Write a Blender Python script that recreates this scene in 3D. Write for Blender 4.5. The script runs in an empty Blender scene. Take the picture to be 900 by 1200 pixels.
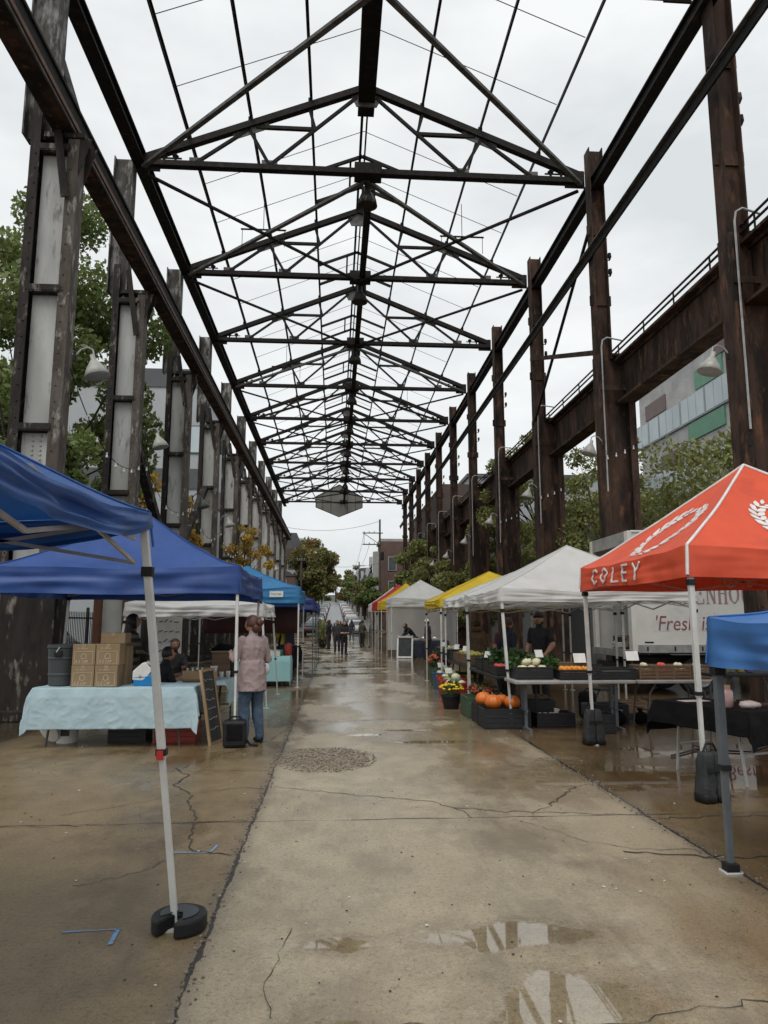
import bpy, bmesh, math, random
import numpy as np
from mathutils import Vector, Matrix, noise as mnoise
R = math.radians
PI = math.pi
scene = bpy.context.scene
col = scene.collection

# ------------------------------------------------------------------ camera
cam_data = bpy.data.cameras.new('camera')
cam = bpy.data.objects.new('camera', cam_data)
col.objects.link(cam)
scene.camera = cam
cam.location = (0, 0, 1.62)
cam.rotation_euler = (R(90 + 8.63), 0, R(-3.86))
cam_data.sensor_fit = 'VERTICAL'
cam_data.sensor_height = 36.0
cam_data.lens = 36.0 * 850 / 1200
cam_data.clip_start = 0.05
cam_data.clip_end = 3000

# ------------------------------------------------------------------ world and sun
SUN_EL, SUN_AZ = 58, 200
world = bpy.data.worlds.new('World')
scene.world = world
world.use_nodes = True
nt = world.node_tree
nt.nodes.clear()
N = nt.nodes.new
out = N('ShaderNodeOutputWorld')
bg = N('ShaderNodeBackground')
sky = N('ShaderNodeTexSky')
sky.sky_type = 'NISHITA'
sky.sun_disc = False
sky.sun_elevation = R(SUN_EL)
sky.sun_rotation = R(SUN_AZ)
sky.altitude = 200
sky.dust_density = 4
tc = N('ShaderNodeTexCoord')
mp = N('ShaderNodeMapping'); mp.inputs['Scale'].default_value = (1.0, 1.0, 2.6)
n1 = N('ShaderNodeTexNoise'); n1.inputs['Scale'].default_value = 2.2; n1.inputs['Detail'].default_value = 7; n1.inputs['Roughness'].default_value = .55
cr = N('ShaderNodeValToRGB')
cr.color_ramp.elements[0].position = .36; cr.color_ramp.elements[0].color = (7.6, 7.95, 8.1, 1)
cr.color_ramp.elements[1].position = .62; cr.color_ramp.elements[1].color = (9.9, 10.1, 10.1, 1)
mx = N('ShaderNodeMixRGB'); mx.inputs[0].default_value = .93
nt.links.new(tc.outputs['Generated'], mp.inputs[0]); nt.links.new(mp.outputs[0], n1.inputs['Vector'])
nt.links.new(n1.outputs['Fac'], cr.inputs[0])
nt.links.new(sky.outputs[0], mx.inputs[1]); nt.links.new(cr.outputs[0], mx.inputs[2])
nt.links.new(mx.outputs[0], bg.inputs[0]); bg.inputs[1].default_value = .093
nt.links.new(bg.outputs[0], out.inputs[0])

sl = bpy.data.lights.new('sun', 'SUN'); sl.energy = 1.5; sl.angle = R(35); sl.color = (1, .97, .92)
so = bpy.data.objects.new('sun', sl); col.objects.link(so)
so.rotation_euler = (R(90 - SUN_EL), 0, R(180 - SUN_AZ))
so.location = (0, -20, 60)
scene.view_settings.view_transform = 'Standard'
scene.view_settings.look = 'None'
scene.view_settings.exposure = 0.12
scene.view_settings.gamma = 1.0
scene.view_settings.use_curve_mapping = False
scene.cycles.max_bounces = 6
scene.cycles.diffuse_bounces = 3
scene.cycles.glossy_bounces = 3
scene.cycles.transmission_bounces = 4
scene.cycles.transparent_max_bounces = 8
scene.cycles.use_denoising = True
scene.cycles.caustics_reflective = False
scene.cycles.caustics_refractive = False

# ------------------------------------------------------------------ materials
MATS = {}
def pm(name, c, c2=None, scale=5, rough=.6, rvar=.12, metal=0, bump=0, bscale=40, stretch=(1, 1, 1), lo=.35, hi=.65,
       trans=0, c3=None, lo3=.55, hi3=.7, scale3=2, island=0, spec=.5):
    """procedural surface: two (or three) colours mixed by noise, roughness noise, bump, optional translucency"""
    if name in MATS: return MATS[name]
    m = bpy.data.materials.new(name); m.use_nodes = True
    t = m.node_tree; t.nodes.clear(); nn = t.nodes.new; ln = t.links.new
    o = nn('ShaderNodeOutputMaterial'); b = nn('ShaderNodeBsdfPrincipled')
    co = nn('ShaderNodeTexCoord'); oi = nn('ShaderNodeObjectInfo')
    mul = nn('ShaderNodeMath'); mul.operation = 'MULTIPLY'; mul.inputs[1].default_value = 37
    ln(oi.outputs['Random'], mul.inputs[0])
    add = nn('ShaderNodeVectorMath'); add.operation = 'ADD'
    ln(co.outputs['Object'], add.inputs[0]); ln(mul.outputs[0], add.inputs[1])
    mpn = nn('ShaderNodeMapping'); mpn.inputs['Scale'].default_value = stretch
    ln(add.outputs[0], mpn.inputs[0])
    def noise(sc, det=6, ro=.6):
        n = nn('ShaderNodeTexNoise'); n.inputs['Scale'].default_value = sc; n.inputs['Detail'].default_value = det
        n.inputs['Roughness'].default_value = ro; ln(mpn.outputs[0], n.inputs['Vector']); return n
    if c2 is None: c2 = tuple(x * .82 for x in c)
    na = noise(scale)
    mr = nn('ShaderNodeMapRange'); mr.inputs[1].default_value = lo; mr.inputs[2].default_value = hi
    ln(na.outputs['Fac'], mr.inputs[0])
    mix = nn('ShaderNodeMixRGB'); mix.inputs[1].default_value = (*c, 1); mix.inputs[2].default_value = (*c2, 1)
    ln(mr.outputs[0], mix.inputs[0])
    res = mix.outputs[0]
    if c3 is not None:
        nb = noise(scale3, 8, .65); m3 = nn('ShaderNodeMapRange'); m3.inputs[1].default_value = lo3; m3.inputs[2].default_value = hi3
        ln(nb.outputs['Fac'], m3.inputs[0])
        mix3 = nn('ShaderNodeMixRGB'); mix3.inputs[2].default_value = (*c3, 1); ln(res, mix3.inputs[1]); ln(m3.outputs[0], mix3.inputs[0]); res = mix3.outputs[0]
    if island:
        g = nn('ShaderNodeNewGeometry'); hs = nn('ShaderNodeHueSaturation')
        mrv = nn('ShaderNodeMapRange'); mrv.inputs[3].default_value = 1 - island; mrv.inputs[4].default_value = 1 + island
        ln(g.outputs['Random Per Island'], mrv.inputs[0]); ln(mrv.outputs[0], hs.inputs['Value'])
        mrh = nn('ShaderNodeMapRange'); mrh.inputs[3].default_value = .5 - island * .06; mrh.inputs[4].default_value = .5 + island * .05
        ln(g.outputs['Random Per Island'], mrh.inputs[0]); ln(mrh.outputs[0], hs.inputs['Hue'])
        ln(res, hs.inputs['Color']); res = hs.outputs[0]
    ln(res, b.inputs['Base Color'])
    rr = nn('ShaderNodeMapRange'); rr.inputs[3].default_value = max(.02, rough - rvar); rr.inputs[4].default_value = min(1, rough + rvar)
    nr = noise(scale * 2.3, 4); ln(nr.outputs['Fac'], rr.inputs[0]); ln(rr.outputs[0], b.inputs['Roughness'])
    b.inputs['Metallic'].default_value = metal
    b.inputs['Specular IOR Level'].default_value = spec
    if bump:
        nb2 = noise(bscale, 5); bp = nn('ShaderNodeBump'); bp.inputs['Strength'].default_value = min(1, bump); bp.inputs['Distance'].default_value = .02
        ln(nb2.outputs['Fac'], bp.inputs['Height']); ln(bp.outputs[0], b.inputs['Normal'])
    if trans:
        tr = nn('ShaderNodeBsdfTranslucent'); ln(res, tr.inputs[0])
        ms = nn('ShaderNodeMixShader'); ms.inputs[0].default_value = trans
        ln(b.outputs[0], ms.inputs[1]); ln(tr.outputs[0], ms.inputs[2]); ln(ms.outputs[0], o.inputs[0])
    else:
        ln(b.outputs[0], o.inputs[0])
    MATS[name] = m
    return m

def brick_mat(name, c1, c2, mortar, sx=4.2, sy=4.2):
    if name in MATS: return MATS[name]
    m = bpy.data.materials.new(name); m.use_nodes = True
    t = m.node_tree; b = t.nodes['Principled BSDF']; nn = t.nodes.new; ln = t.links.new
    co = nn('ShaderNodeTexCoord'); sp = nn('ShaderNodeSeparateXYZ'); cb = nn('ShaderNodeCombineXYZ'); ad = nn('ShaderNodeMath')
    ln(co.outputs['Object'], sp.inputs[0]); ln(sp.outputs[0], ad.inputs[0]); ln(sp.outputs[1], ad.inputs[1])
    ln(ad.outputs[0], cb.inputs[0]); ln(sp.outputs[2], cb.inputs[1])
    bt = nn('ShaderNodeTexBrick'); bt.inputs['Scale'].default_value = sx
    bt.inputs['Color1'].default_value = (*c1, 1); bt.inputs['Color2'].default_value = (*c2, 1); bt.inputs['Mortar'].default_value = (*mortar, 1)
    bt.inputs['Mortar Size'].default_value = .012
    ln(cb.outputs[0], bt.inputs['Vector'])
    n = nn('ShaderNodeTexNoise'); n.inputs['Scale'].default_value = .8; n.inputs['Detail'].default_value = 8; ln(co.outputs['Object'], n.inputs['Vector'])
    mxx = nn('ShaderNodeMixRGB'); mxx.blend_type = 'MULTIPLY'; mxx.inputs[0].default_value = .7
    ln(bt.outputs[0], mxx.inputs[1]); ln(n.outputs['Color'], mxx.inputs[2])
    mr = nn('ShaderNodeMapRange'); mr.inputs[3].default_value = .55; mr.inputs[4].default_value = 1.5; ln(n.outputs['Fac'], mr.inputs[0])
    mx2 = nn('ShaderNodeMixRGB'); mx2.blend_type = 'MULTIPLY'; mx2.inputs[0].default_value = 1; ln(bt.outputs[0], mx2.inputs[1]); ln(mr.outputs[0], mx2.inputs[2])
    ln(mx2.outputs[0], b.inputs['Base Color']); b.inputs['Roughness'].default_value = .8
    MATS[name] = m
    return m

M = dict(
    truss=pm('dark_painted_steel', (.009, .0085, .0085), (.02, .017, .015), 6, .75, .12, spec=.22, bump=.25, bscale=60, c3=(.06, .032, .018), lo3=.58, hi3=.74, scale3=3),
    truss_pale=pm('worn_grey_painted_steel', (.045, .044, .043), (.13, .13, .125), 5, .6, bump=.2, c3=(.05, .03, .02), lo3=.55, hi3=.7),
    colwhite=pm('stained_grey_white_paint', (.50, .50, .48), (.33, .33, .315), 1.6, .55, stretch=(1, 1, .22), lo=.38, hi=.62, c3=(.06, .05, .042), lo3=.56, hi3=.7, scale3=4.5, bump=.25, bscale=25),
    coldark=pm('black_rusty_steel', (.014, .012, .011), (.034, .027, .022), 5, .75, spec=.25, stretch=(1, 1, .3), c3=(.19, .175, .15), lo3=.565, hi3=.66, scale3=6, bump=.4, bscale=30),
    peel=pm('peeling_grey_paint', (.10, .097, .09), (.025, .021, .018), 3, .75, spec=.25, stretch=(1, 1, .3), c3=(.36, .355, .34), lo3=.5, hi3=.64, scale3=4, bump=.4, bscale=30),
    peelrust=pm('peeling_pale_rust', (.13, .115, .10), (.05, .036, .028), 3.5, .8, spec=.25, stretch=(1, 1, .35), c3=(.30, .28, .25), lo3=.54, hi3=.66, scale3=7, bump=.4, bscale=30),
    colrust=pm('brown_rusty_steel', (.072, .043, .032), (.020, .015, .013), 2.2, .85, spec=.2, lo=.40, hi=.58, stretch=(1, 1, .3), c3=(.15, .075, .042), lo3=.55, hi3=.68, scale3=4.5, bump=.4, bscale=40),
    redrust=pm('orange_rust_steel', (.15, .06, .03), (.06, .03, .02), 3, .8, stretch=(1, 1, .3), bump=.3),
    rail=pm('rust_brown_rail', (.15, .075, .045), (.09, .046, .03), 4, .7, bump=.3),
    conduit=pm('galvanised_conduit', (.42, .42, .42), (.3, .3, .3), 6, .4, metal=.3),
    lamp_white=pm('enamel_pale_shade', (.40, .40, .37), (.30, .30, .27), 6, .4),
    lamp_green=pm('enamel_dark_green', (.035, .05, .042), (.05, .06, .05), 6, .4),
    bulb=pm('clear_bulb', (.8, .8, .78), None, 6, .15, .05),
    black=pm('black_plastic', (.008, .008, .009), (.014, .014, .015), 8, .5, bump=.1, spec=.3),
    blackcloth=pm('black_cloth', (.005, .005, .006), (.009, .009, .010), 3, .9, bump=.25, bscale=14, spec=.12),
    navycloth=pm('navy_cloth', (.012, .016, .03), (.02, .024, .04), 3, .85, bump=.2),
    bagcloth=pm('grey_black_bag', (.022, .024, .025), (.042, .045, .046), 5, .65, bump=.6, bscale=16, spec=.25),
    legwhite=pm('white_powder_coat', (.62, .62, .60), (.5, .5, .48), 5, .38),
    leggrey=pm('grey_powder_coat', (.11, .125, .14), (.08, .09, .10), 5, .35),
    legdark=pm('dark_grey_steel', (.06, .06, .062), (.09, .09, .09), 5, .45),
    red=pm('red_clip', (.55, .03, .03), None, 5, .4),
    c_blue=pm('blue_canopy', (.018, .095, .33), (.013, .075, .27), 2.5, .42, c3=(.06, .15, .36), lo3=.54, hi3=.75, scale3=2.2, trans=.22, bump=.28, bscale=3.2, stretch=(1, 1, 1)),
    c_royal=pm('royal_blue_canopy', (.032, .088, .31), (.024, .07, .25), 2.5, .5, c3=(.055, .10, .28), lo3=.54, hi3=.75, scale3=1.7, trans=.2, bump=.28, bscale=3),
    c_light=pm('light_blue_canopy', (.045, .25, .52), (.035, .2, .44), 2.5, .55, trans=.25, bump=.25, bscale=4),
    c_low=pm('mid_blue_canopy', (.06, .2, .52), (.045, .165, .44), 2.5, .5, trans=.2, bump=.35, bscale=4),
    c_navy=pm('navy_canopy', (.03, .05, .2), (.022, .04, .16), 2.5, .6, trans=.15, bump=.2),
    c_white=pm('white_canopy', (.78, .78, .77), (.70, .70, .68), 2.2, .6, c3=(.56, .54, .49), lo3=.55, hi3=.8, scale3=1.6, trans=.4, bump=.25, bscale=5),
    c_orange=pm('orange_canopy', (.80, .105, .042), (.70, .088, .035), 2.2, .55, c3=(.52, .06, .028), lo3=.55, hi3=.8, scale3=1.8, trans=.2, bump=.28, bscale=4),
    c_yellow=pm('yellow_canopy', (.72, .52, .02), (.62, .44, .02), 2.2, .6, trans=.3, bump=.25),
    c_red=pm('red_canopy', (.55, .02, .03), (.46, .015, .025), 2.2, .6, trans=.25, bump=.25),
    c_wall=pm('white_tent_wall', (.86, .86, .87), (.78, .78, .79), 1.5, .7, trans=.7, bump=.2, bscale=3),
    print_white=pm('white_print', (.72, .70, .68), None, 6, .7),
    cloth_blue=pm('pale_blue_tablecloth', (.37, .48, .52), (.31, .42, .46), 3, .85, bump=.35, bscale=14),
    cardboard=pm('cardboard', (.26, .185, .105), (.22, .155, .085), 3, .85),
    card_print=pm('pale_print_on_card', (.62, .54, .42), None, 5, .8),
    barrel=pm('charcoal_plastic_barrel', (.035, .042, .046), (.045, .052, .056), 5, .5),
    whiteplast=pm('white_plastic', (.70, .70, .69), (.6, .6, .58), 6, .35),
    blueplast=pm('bright_blue_plastic', (.012, .22, .55), None, 5, .35),
    wood=pm('brown_wood', (.17, .10, .055), (.11, .063, .035), 3, .6, stretch=(1, 1, 9), bump=.2),
    palewood=pm('pale_wood', (.36, .25, .14), (.27, .18, .1), 3, .6, stretch=(1, 9, 1)),
    crate_wood=pm('weathered_crate_wood', (.17, .105, .06), (.12, .075, .045), 4, .8, stretch=(1, 1, 8), bump=.2),
    chalk=pm('chalkboard', (.022, .026, .026), (.05, .055, .055), 7, .8),
    chalkwriting=pm('chalk_line', (.45, .45, .44), None, 8, .9),
    paper=pm('white_paper', (.74, .74, .73), None, 6, .8),
    tabletop=pm('grey_plastic_table', (.36, .36, .35), (.28, .28, .27), 5, .5),
    crate_black=pm('black_crate', (.008, .009, .011), (.015, .016, .018), 6, .55),
    crate_green=pm('dark_green_tub', (.035, .075, .04), (.05, .09, .05), 6, .55),
    tub_red=pm('red_tub', (.36, .035, .025), (.28, .03, .022), 5, .45),
    tub_blue=pm('blue_tub', (.03, .09, .2), None, 5, .45),
    pumpkin=pm('pumpkin_skin', (.66, .17, .02), (.55, .13, .015), 3, .42, c3=(.45, .13, .03), scale3=6),
    tomato=pm('tomato_skin', (.52, .045, .03), (.6, .09, .05), 4, .3),
    pepper=pm('orange_pepper_skin', (.7, .22, .015), (.65, .32, .02), 4, .3),
    apple=pm('yellow_green_skin', (.5, .45, .08), (.42, .4, .08), 4, .35),
    squash=pm('pale_squash_skin', (.62, .6, .45), (.5, .52, .36), 3, .5),
    gourd=pm('green_squash_skin', (.12, .2, .07), (.3, .34, .16), 3, .5),
    cauli=pm('cream_curds', (.66, .62, .42), (.55, .52, .34), 14, .8, bump=.8, bscale=40),
    greens=pm('leafy_greens', (.07, .13, .035), (.04, .09, .025), 8, .6, trans=.2, island=.35),
    stemgreen=pm('dry_stem', (.12, .12, .045), None, 8, .8),
    mum_yellow=pm('yellow_petals', (.72, .52, .03), (.62, .42, .02), 9, .8, island=.2),
    mum_red=pm('rust_red_petals', (.28, .05, .025), (.2, .03, .02), 9, .8, island=.25),
    flower_red=pm('red_petals', (.5, .05, .04), (.55, .14, .06), 9, .8, island=.3),
    yellowbox=pm('yellow_plastic', (.66, .46, .02), None, 5, .45),
    skin=pm('skin', (.45, .26, .18), (.40, .22, .15), 6, .5, spec=.35),
    skin_dark=pm('skin_brown', (.20, .105, .065), None, 6, .5, spec=.35),
    hair=pm('dark_hair', (.012, .009, .008), (.02, .015, .012), 22, .5, stretch=(1, 1, .2), bump=.4),
    hair_red=pm('auburn_hair', (.085, .028, .014), (.05, .018, .01), 22, .5, stretch=(1, 1, .2), bump=.5),
    truckwhite=pm('white_truck_panel', (.62, .61, .58), (.54, .53, .49), 1.4, .45, c3=(.4, .37, .32), lo3=.6, hi3=.8, scale3=2.5),
    truckgrey=pm('grey_truck_rail', (.30, .30, .29), (.2, .2, .2), 4, .5),
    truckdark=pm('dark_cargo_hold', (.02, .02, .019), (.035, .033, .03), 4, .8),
    lettering=pm('burgundy_lettering', (.19, .055, .06), (.24, .09, .09), 5, .6),
    lettergrey=pm('faded_purple_lettering', (.24, .16, .165), (.3, .2, .2), 4, .7),
    rubber=pm('rubber', (.014, .014, .014), None, 6, .8),
    glass=pm('window_glass', (.06, .075, .085), (.10, .12, .13), .5, .08, .04),
    glass_sky=pm('painted_sky_glass', (.46, .54, .57), (.36, .43, .46), .4, .08, .04),  # bright sky reflection painted into the pane colour
    chrome=pm('bare_metal', (.5, .5, .5), None, 6, .3, metal=.8),
    fence=pm('black_fence', (.012, .012, .013), None, 5, .5),
    bark=pm('bark', (.06, .05, .04), (.035, .028, .022), 8, .9, stretch=(1, 1, .25), bump=.6),
    leaf_green=pm('green_leaf', (.20, .25, .075), (.135, .18, .055), .9, .55, trans=.4, island=.45),
    leaf_locust=pm('locust_leaf', (.27, .28, .095), (.185, .21, .07), .9, .55, trans=.4, c3=(.34, .25, .06), lo3=.58, hi3=.7, scale3=.9, island=.4),
    leaf_yellow=pm('golden_leaf', (.52, .34, .05), (.40, .29, .06), .9, .55, trans=.4, island=.35),
    leaf_olive=pm('olive_autumn_leaf', (.19, .18, .055), (.125, .125, .04), .4, .6, trans=.35, c3=(.30, .18, .06), lo3=.52, hi3=.7, scale3=.3, island=.4),
    siding_light=pm('grey_siding', (.36, .38, .39), (.32, .34, .35), .5, .6),
    siding_dark=pm('charcoal_siding', (.065, .07, .075), (.08, .085, .09), .7, .6),
    greenpanel=pm('green_panel', (.10, .27, .17), (.085, .23, .15), 2, .5),
    brownpanel=pm('brown_panel', (.16, .115, .105), None, 2, .6),
    stone=pm('pale_trim', (.40, .39, .36), (.3, .29, .27), 3, .7),
    roofing=pm('slate_roof', (.06, .062, .066), (.09, .09, .09), 3, .7),
    creamwall=pm('cream_wall', (.42, .38, .30), (.34, .31, .25), 1, .8),
    whitewall=pm('white_house_front', (.50, .51, .51), (.4, .41, .41), 1, .8),
    bluewall=pm('blue_grey_front', (.2, .25, .28), None, 1, .8),
    polewood=pm('utility_pole_wood', (.10, .08, .065), (.07, .055, .045), 4, .9, stretch=(1, 1, .2)),
    chalkblue=pm('blue_chalk', (.12, .30, .55), (.2, .22, .22), 30, .9, lo=.45, hi=.6),
    crackdark=pm('dark_crack', (.022, .02, .017), (.05, .044, .035), 25, .8),
    pebble=pm('pebbles', (.23, .19, .14), (.12, .10, .08), 3, .6, island=.5),
    litter=pm('pale_scrap', (.6, .59, .56), None, 9, .8),
    water=None)
M['brick'] = brick_mat('red_brick', (.125, .068, .053), (.09, .052, .042), (.2, .17, .14))
M['brickdark'] = brick_mat('sooty_brick', (.085, .055, .045), (.06, .042, .036), (.1, .09, .08))
M['greybrick'] = brick_mat('grey_tile_cladding', (.44, .44, .43), (.38, .38, .375), (.27, .27, .27), 2.2)
def cmat(key, c, rough=.8, bump=.25):
    return pm('fabric_' + key, c, tuple(x * .75 for x in c), 4, rough, bump=bump, bscale=12)
# ------------------------------------------------------------------ mesh helpers
class MB:
    def __init__(s): s.v, s.f, s.m = [], [], []; s.cur = 0
    def add(s, vs, fs):
        o = len(s.v); s.v.extend([tuple(p) for p in vs]); s.f.extend([tuple(i + o for i in f) for f in fs]); s.m.extend([s.cur] * len(fs)); return s
    def box(s, cx, cy, cz, sx, sy, sz, rz=0, rx=0, ry=0):
        hx, hy, hz = sx / 2, sy / 2, sz / 2
        vs = [Vector((x, y, z)) for x in (-hx, hx) for y in (-hy, hy) for z in (-hz, hz)]
        if rz or rx or ry:
            m = Matrix.Rotation(rz, 3, 'Z') @ Matrix.Rotation(ry, 3, 'Y') @ Matrix.Rotation(rx, 3, 'X'); vs = [m @ v for v in vs]
        return s.add([(v.x + cx, v.y + cy, v.z + cz) for v in vs], [(0, 1, 3, 2), (4, 6, 7, 5), (0, 4, 5, 1), (2, 3, 7, 6), (0, 2, 6, 4), (1, 5, 7, 3)])
    def bar(s, p, q, w, h=None, up=(0, 0, 1)):
        h = h or w; p, q = Vector(p), Vector(q); d = (q - p).normalized(); u = Vector(up)
        if abs(d.dot(u)) > .97: u = Vector((0, 1, 0)) if abs(d.y) < .9 else Vector((1, 0, 0))
        a = d.cross(u).normalized() * (w / 2); b = a.cross(d).normalized() * (h / 2)
        vs = [e + sx * a + sy * b for e in (p, q) for sx, sy in ((-1, -1), (1, -1), (1, 1), (-1, 1))]
        return s.add(vs, [(0, 1, 2, 3), (7, 6, 5, 4), (0, 4, 5, 1), (1, 5, 6, 2), (2, 6, 7, 3), (3, 7, 4, 0)])
    def tube(s, pts, r, n=8, cap=True):
        pts = [Vector(p) for p in pts]; k = len(pts); rs = r if isinstance(r, (list, tuple)) else [r] * k
        vs, fs = [], []; ref = None
        for i, p in enumerate(pts):
            d = (pts[min(i + 1, k - 1)] - pts[max(i - 1, 0)])
            d = d.normalized() if d.length > 1e-9 else Vector((0, 0, 1))
            if ref is None: ref = Vector((1, 0, 0)) if abs(d.x) < .8 else Vector((0, 1, 0))
            a = (ref - d * ref.dot(d)).normalized(); ref = a; b = d.cross(a)
            rr = rs[i]; ra, rb = rr if isinstance(rr, (tuple, list)) else (rr, rr)
            for j in range(n):
                t = 2 * PI * j / n; vs.append(p + a * (ra * math.cos(t)) + b * (rb * math.sin(t)))
        for i in range(k - 1):
            for j in range(n):
                j2 = (j + 1) % n; fs.append((i * n + j, i * n + j2, (i + 1) * n + j2, (i + 1) * n + j))
        if cap: fs.append(tuple(reversed(range(n)))); fs.append(tuple(range((k - 1) * n, k * n)))
        return s.add(vs, fs)
    def lathe(s, prof, c=(0, 0, 0), n=16, sx=1, sy=1, wob=None, M3=None):
        vs, fs = [], []; k = len(prof); c = Vector(c)
        for i, (r, z) in enumerate(prof):
            for j in range(n):
                t = 2 * PI * j / n; rr = r * (wob(t, z) if wob else 1)
                p = Vector((rr * math.cos(t) * sx, rr * math.sin(t) * sy, z))
                if M3: p = M3 @ p
                vs.append(p + c)
        for i in range(k - 1):
            for j in range(n):
                j2 = (j + 1) % n; fs.append((i * n + j, i * n + j2, (i + 1) * n + j2, (i + 1) * n + j))
        fs.append(tuple(reversed(range(n)))); fs.append(tuple(range((k - 1) * n, k * n)))
        return s.add(vs, fs)
    def ball(s, c, r, n=10, k=7, sq=(1, 1, 1), fn=None, M3=None):
        vs, fs = [], []; c = Vector(c)
        for i in range(k + 1):
            ph = PI * i / k
            for j in range(n):
                t = 2 * PI * j / n; d = Vector((math.sin(ph) * math.cos(t), math.sin(ph) * math.sin(t), math.cos(ph)))
                p = d * r * (fn(d) if fn else 1); p = Vector((p.x * sq[0], p.y * sq[1], p.z * sq[2]))
                if M3: p = M3 @ p
                vs.append(p + c)
        for i in range(k):
            for j in range(n):
                j2 = (j + 1) % n; fs.append((i * n + j, (i + 1) * n + j, (i + 1) * n + j2, i * n + j2))
        return s.add(vs, fs)
    def grid(s, fn, nu, nv):
        vs = [fn(i / nu, j / nv) for j in range(nv + 1) for i in range(nu + 1)]; w = nu + 1
        return s.add(vs, [(j * w + i, j * w + i + 1, (j + 1) * w + i + 1, (j + 1) * w + i) for j in range(nv) for i in range(nu)])
    def prism(s, pts, z0, z1):
        n = len(pts); vs = [(x, y, z0) for x, y in pts] + [(x, y, z1) for x, y in pts]
        return s.add(vs, [tuple(reversed(range(n))), tuple(range(n, 2 * n))] + [(i, (i + 1) % n, n + (i + 1) % n, n + i) for i in range(n)])
    def plate(s, pts3, off):
        """a flat polygon thickened by the vector off"""
        n = len(pts3); a = [Vector(p) for p in pts3]; o = Vector(off)
        return s.add([tuple(p) for p in a] + [tuple(p + o) for p in a], [tuple(reversed(range(n))), tuple(range(n, 2 * n))] + [(i, (i + 1) % n, n + (i + 1) % n, n + i) for i in range(n)])
    def build(s, name, mat, parent=None, loc=None, rz=0, smooth=False, bevel=0, solid=0, merge=False):
        me = bpy.data.meshes.new(name); me.from_pydata(s.v, [], s.f)
        mats = mat if isinstance(mat, (list, tuple)) else [mat]
        for m in mats: me.materials.append(M[m] if isinstance(m, str) else m)
        if len(mats) > 1: me.polygons.foreach_set('material_index', s.m)
        bm = bmesh.new(); bm.from_mesh(me)
        if merge: bmesh.ops.remove_doubles(bm, verts=bm.verts, dist=1e-5)
        bmesh.ops.recalc_face_normals(bm, faces=bm.faces); bm.to_mesh(me); bm.free()
        if smooth: me.polygons.foreach_set('use_smooth', [True] * len(me.polygons))
        me.update()
        o = bpy.data.objects.new(name, me); col.objects.link(o)
        if parent: o.parent = parent
        if loc: o.location = loc
        o.rotation_euler.z = rz
        if solid:
            md = o.modifiers.new('solidify', 'SOLIDIFY'); md.thickness = solid; md.offset = 0
        if bevel:
            md = o.modifiers.new('bevel', 'BEVEL'); md.width = bevel; md.segments = 2; md.limit_method = 'ANGLE'
        return o

def tag(o, label=None, cat=None, group=None, kind=None):
    if label: o['label'] = label
    if cat: o['category'] = cat
    if group: o['group'] = group
    if kind: o['kind'] = kind
    return o
def thing(name, label, cat, loc=(0, 0, 0), rz=0, group=None):
    o = bpy.data.objects.new(name, None); col.objects.link(o); o.empty_display_size = .2
    o.location = loc; o.rotation_euler = (0, 0, rz)
    return tag(o, label, cat, group)
def struct(o): return tag(o, kind='structure')
CHILD = {}
def copy_thing(root, loc=None, rz=None, label=None, scale=None):
    def rec(o, parent):
        c = o.copy(); col.objects.link(c); c.parent = parent
        for ch in list(o.children): rec(ch, c)
        return c
    c = rec(root, None)
    if loc is not None: c.location = loc
    if rz is not None: c.rotation_euler = (0, 0, rz)
    if scale is not None: c.scale = (scale,) * 3 if not isinstance(scale, tuple) else scale
    if label: c['label'] = label
    return c
ORD = ['nearest', 'second', 'third', 'fourth', 'fifth', 'sixth', 'seventh', 'eighth', 'ninth', 'tenth', 'eleventh', 'twelfth', 'thirteenth', 'fourteenth', 'fifteenth', 'sixteenth']

FONT_CACHE = {}
def text_mb(txt, size, fn, mb=None, shear=0, depth=.004, space=1.0):
    """write txt with the built in font; fn(x, y, d) places a letter point (d is height above the surface)"""
    cu = bpy.data.curves.new('writing', 'FONT'); cu.body = txt; cu.size = size; cu.shear = shear; cu.space_character = space; cu.resolution_u = 3
    o = bpy.data.objects.new('writing', cu); col.objects.link(o)
    dg = bpy.context.evaluated_depsgraph_get(); me = bpy.data.meshes.new_from_object(o.evaluated_get(dg))
    bpy.data.objects.remove(o); bpy.data.curves.remove(cu)
    bm = bmesh.new(); bm.from_mesh(me); bpy.data.meshes.remove(me)
    bmesh.ops.subdivide_edges(bm, edges=[e for e in bm.edges if e.calc_length() > size * .25], cuts=2)
    bmesh.ops.triangulate(bm, faces=bm.faces)
    mb = mb or MB()
    vs = [fn(v.co.x, v.co.y, depth) for v in bm.verts]; bm.verts.index_update()
    mb.add(vs, [tuple(v.index for v in f.verts) for f in bm.faces]); bm.free()
    return mb

# ------------------------------------------------------------------ ground
def gz(y):
    """height of the ground along the street: flat market, then the street climbs"""
    if y < 62: return 0.0
    if y < 92: return .042 * (y - 62) ** 2 / 60
    return .63 + .042 * (y - 92) if y < 330 else .63 + .042 * 238

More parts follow.
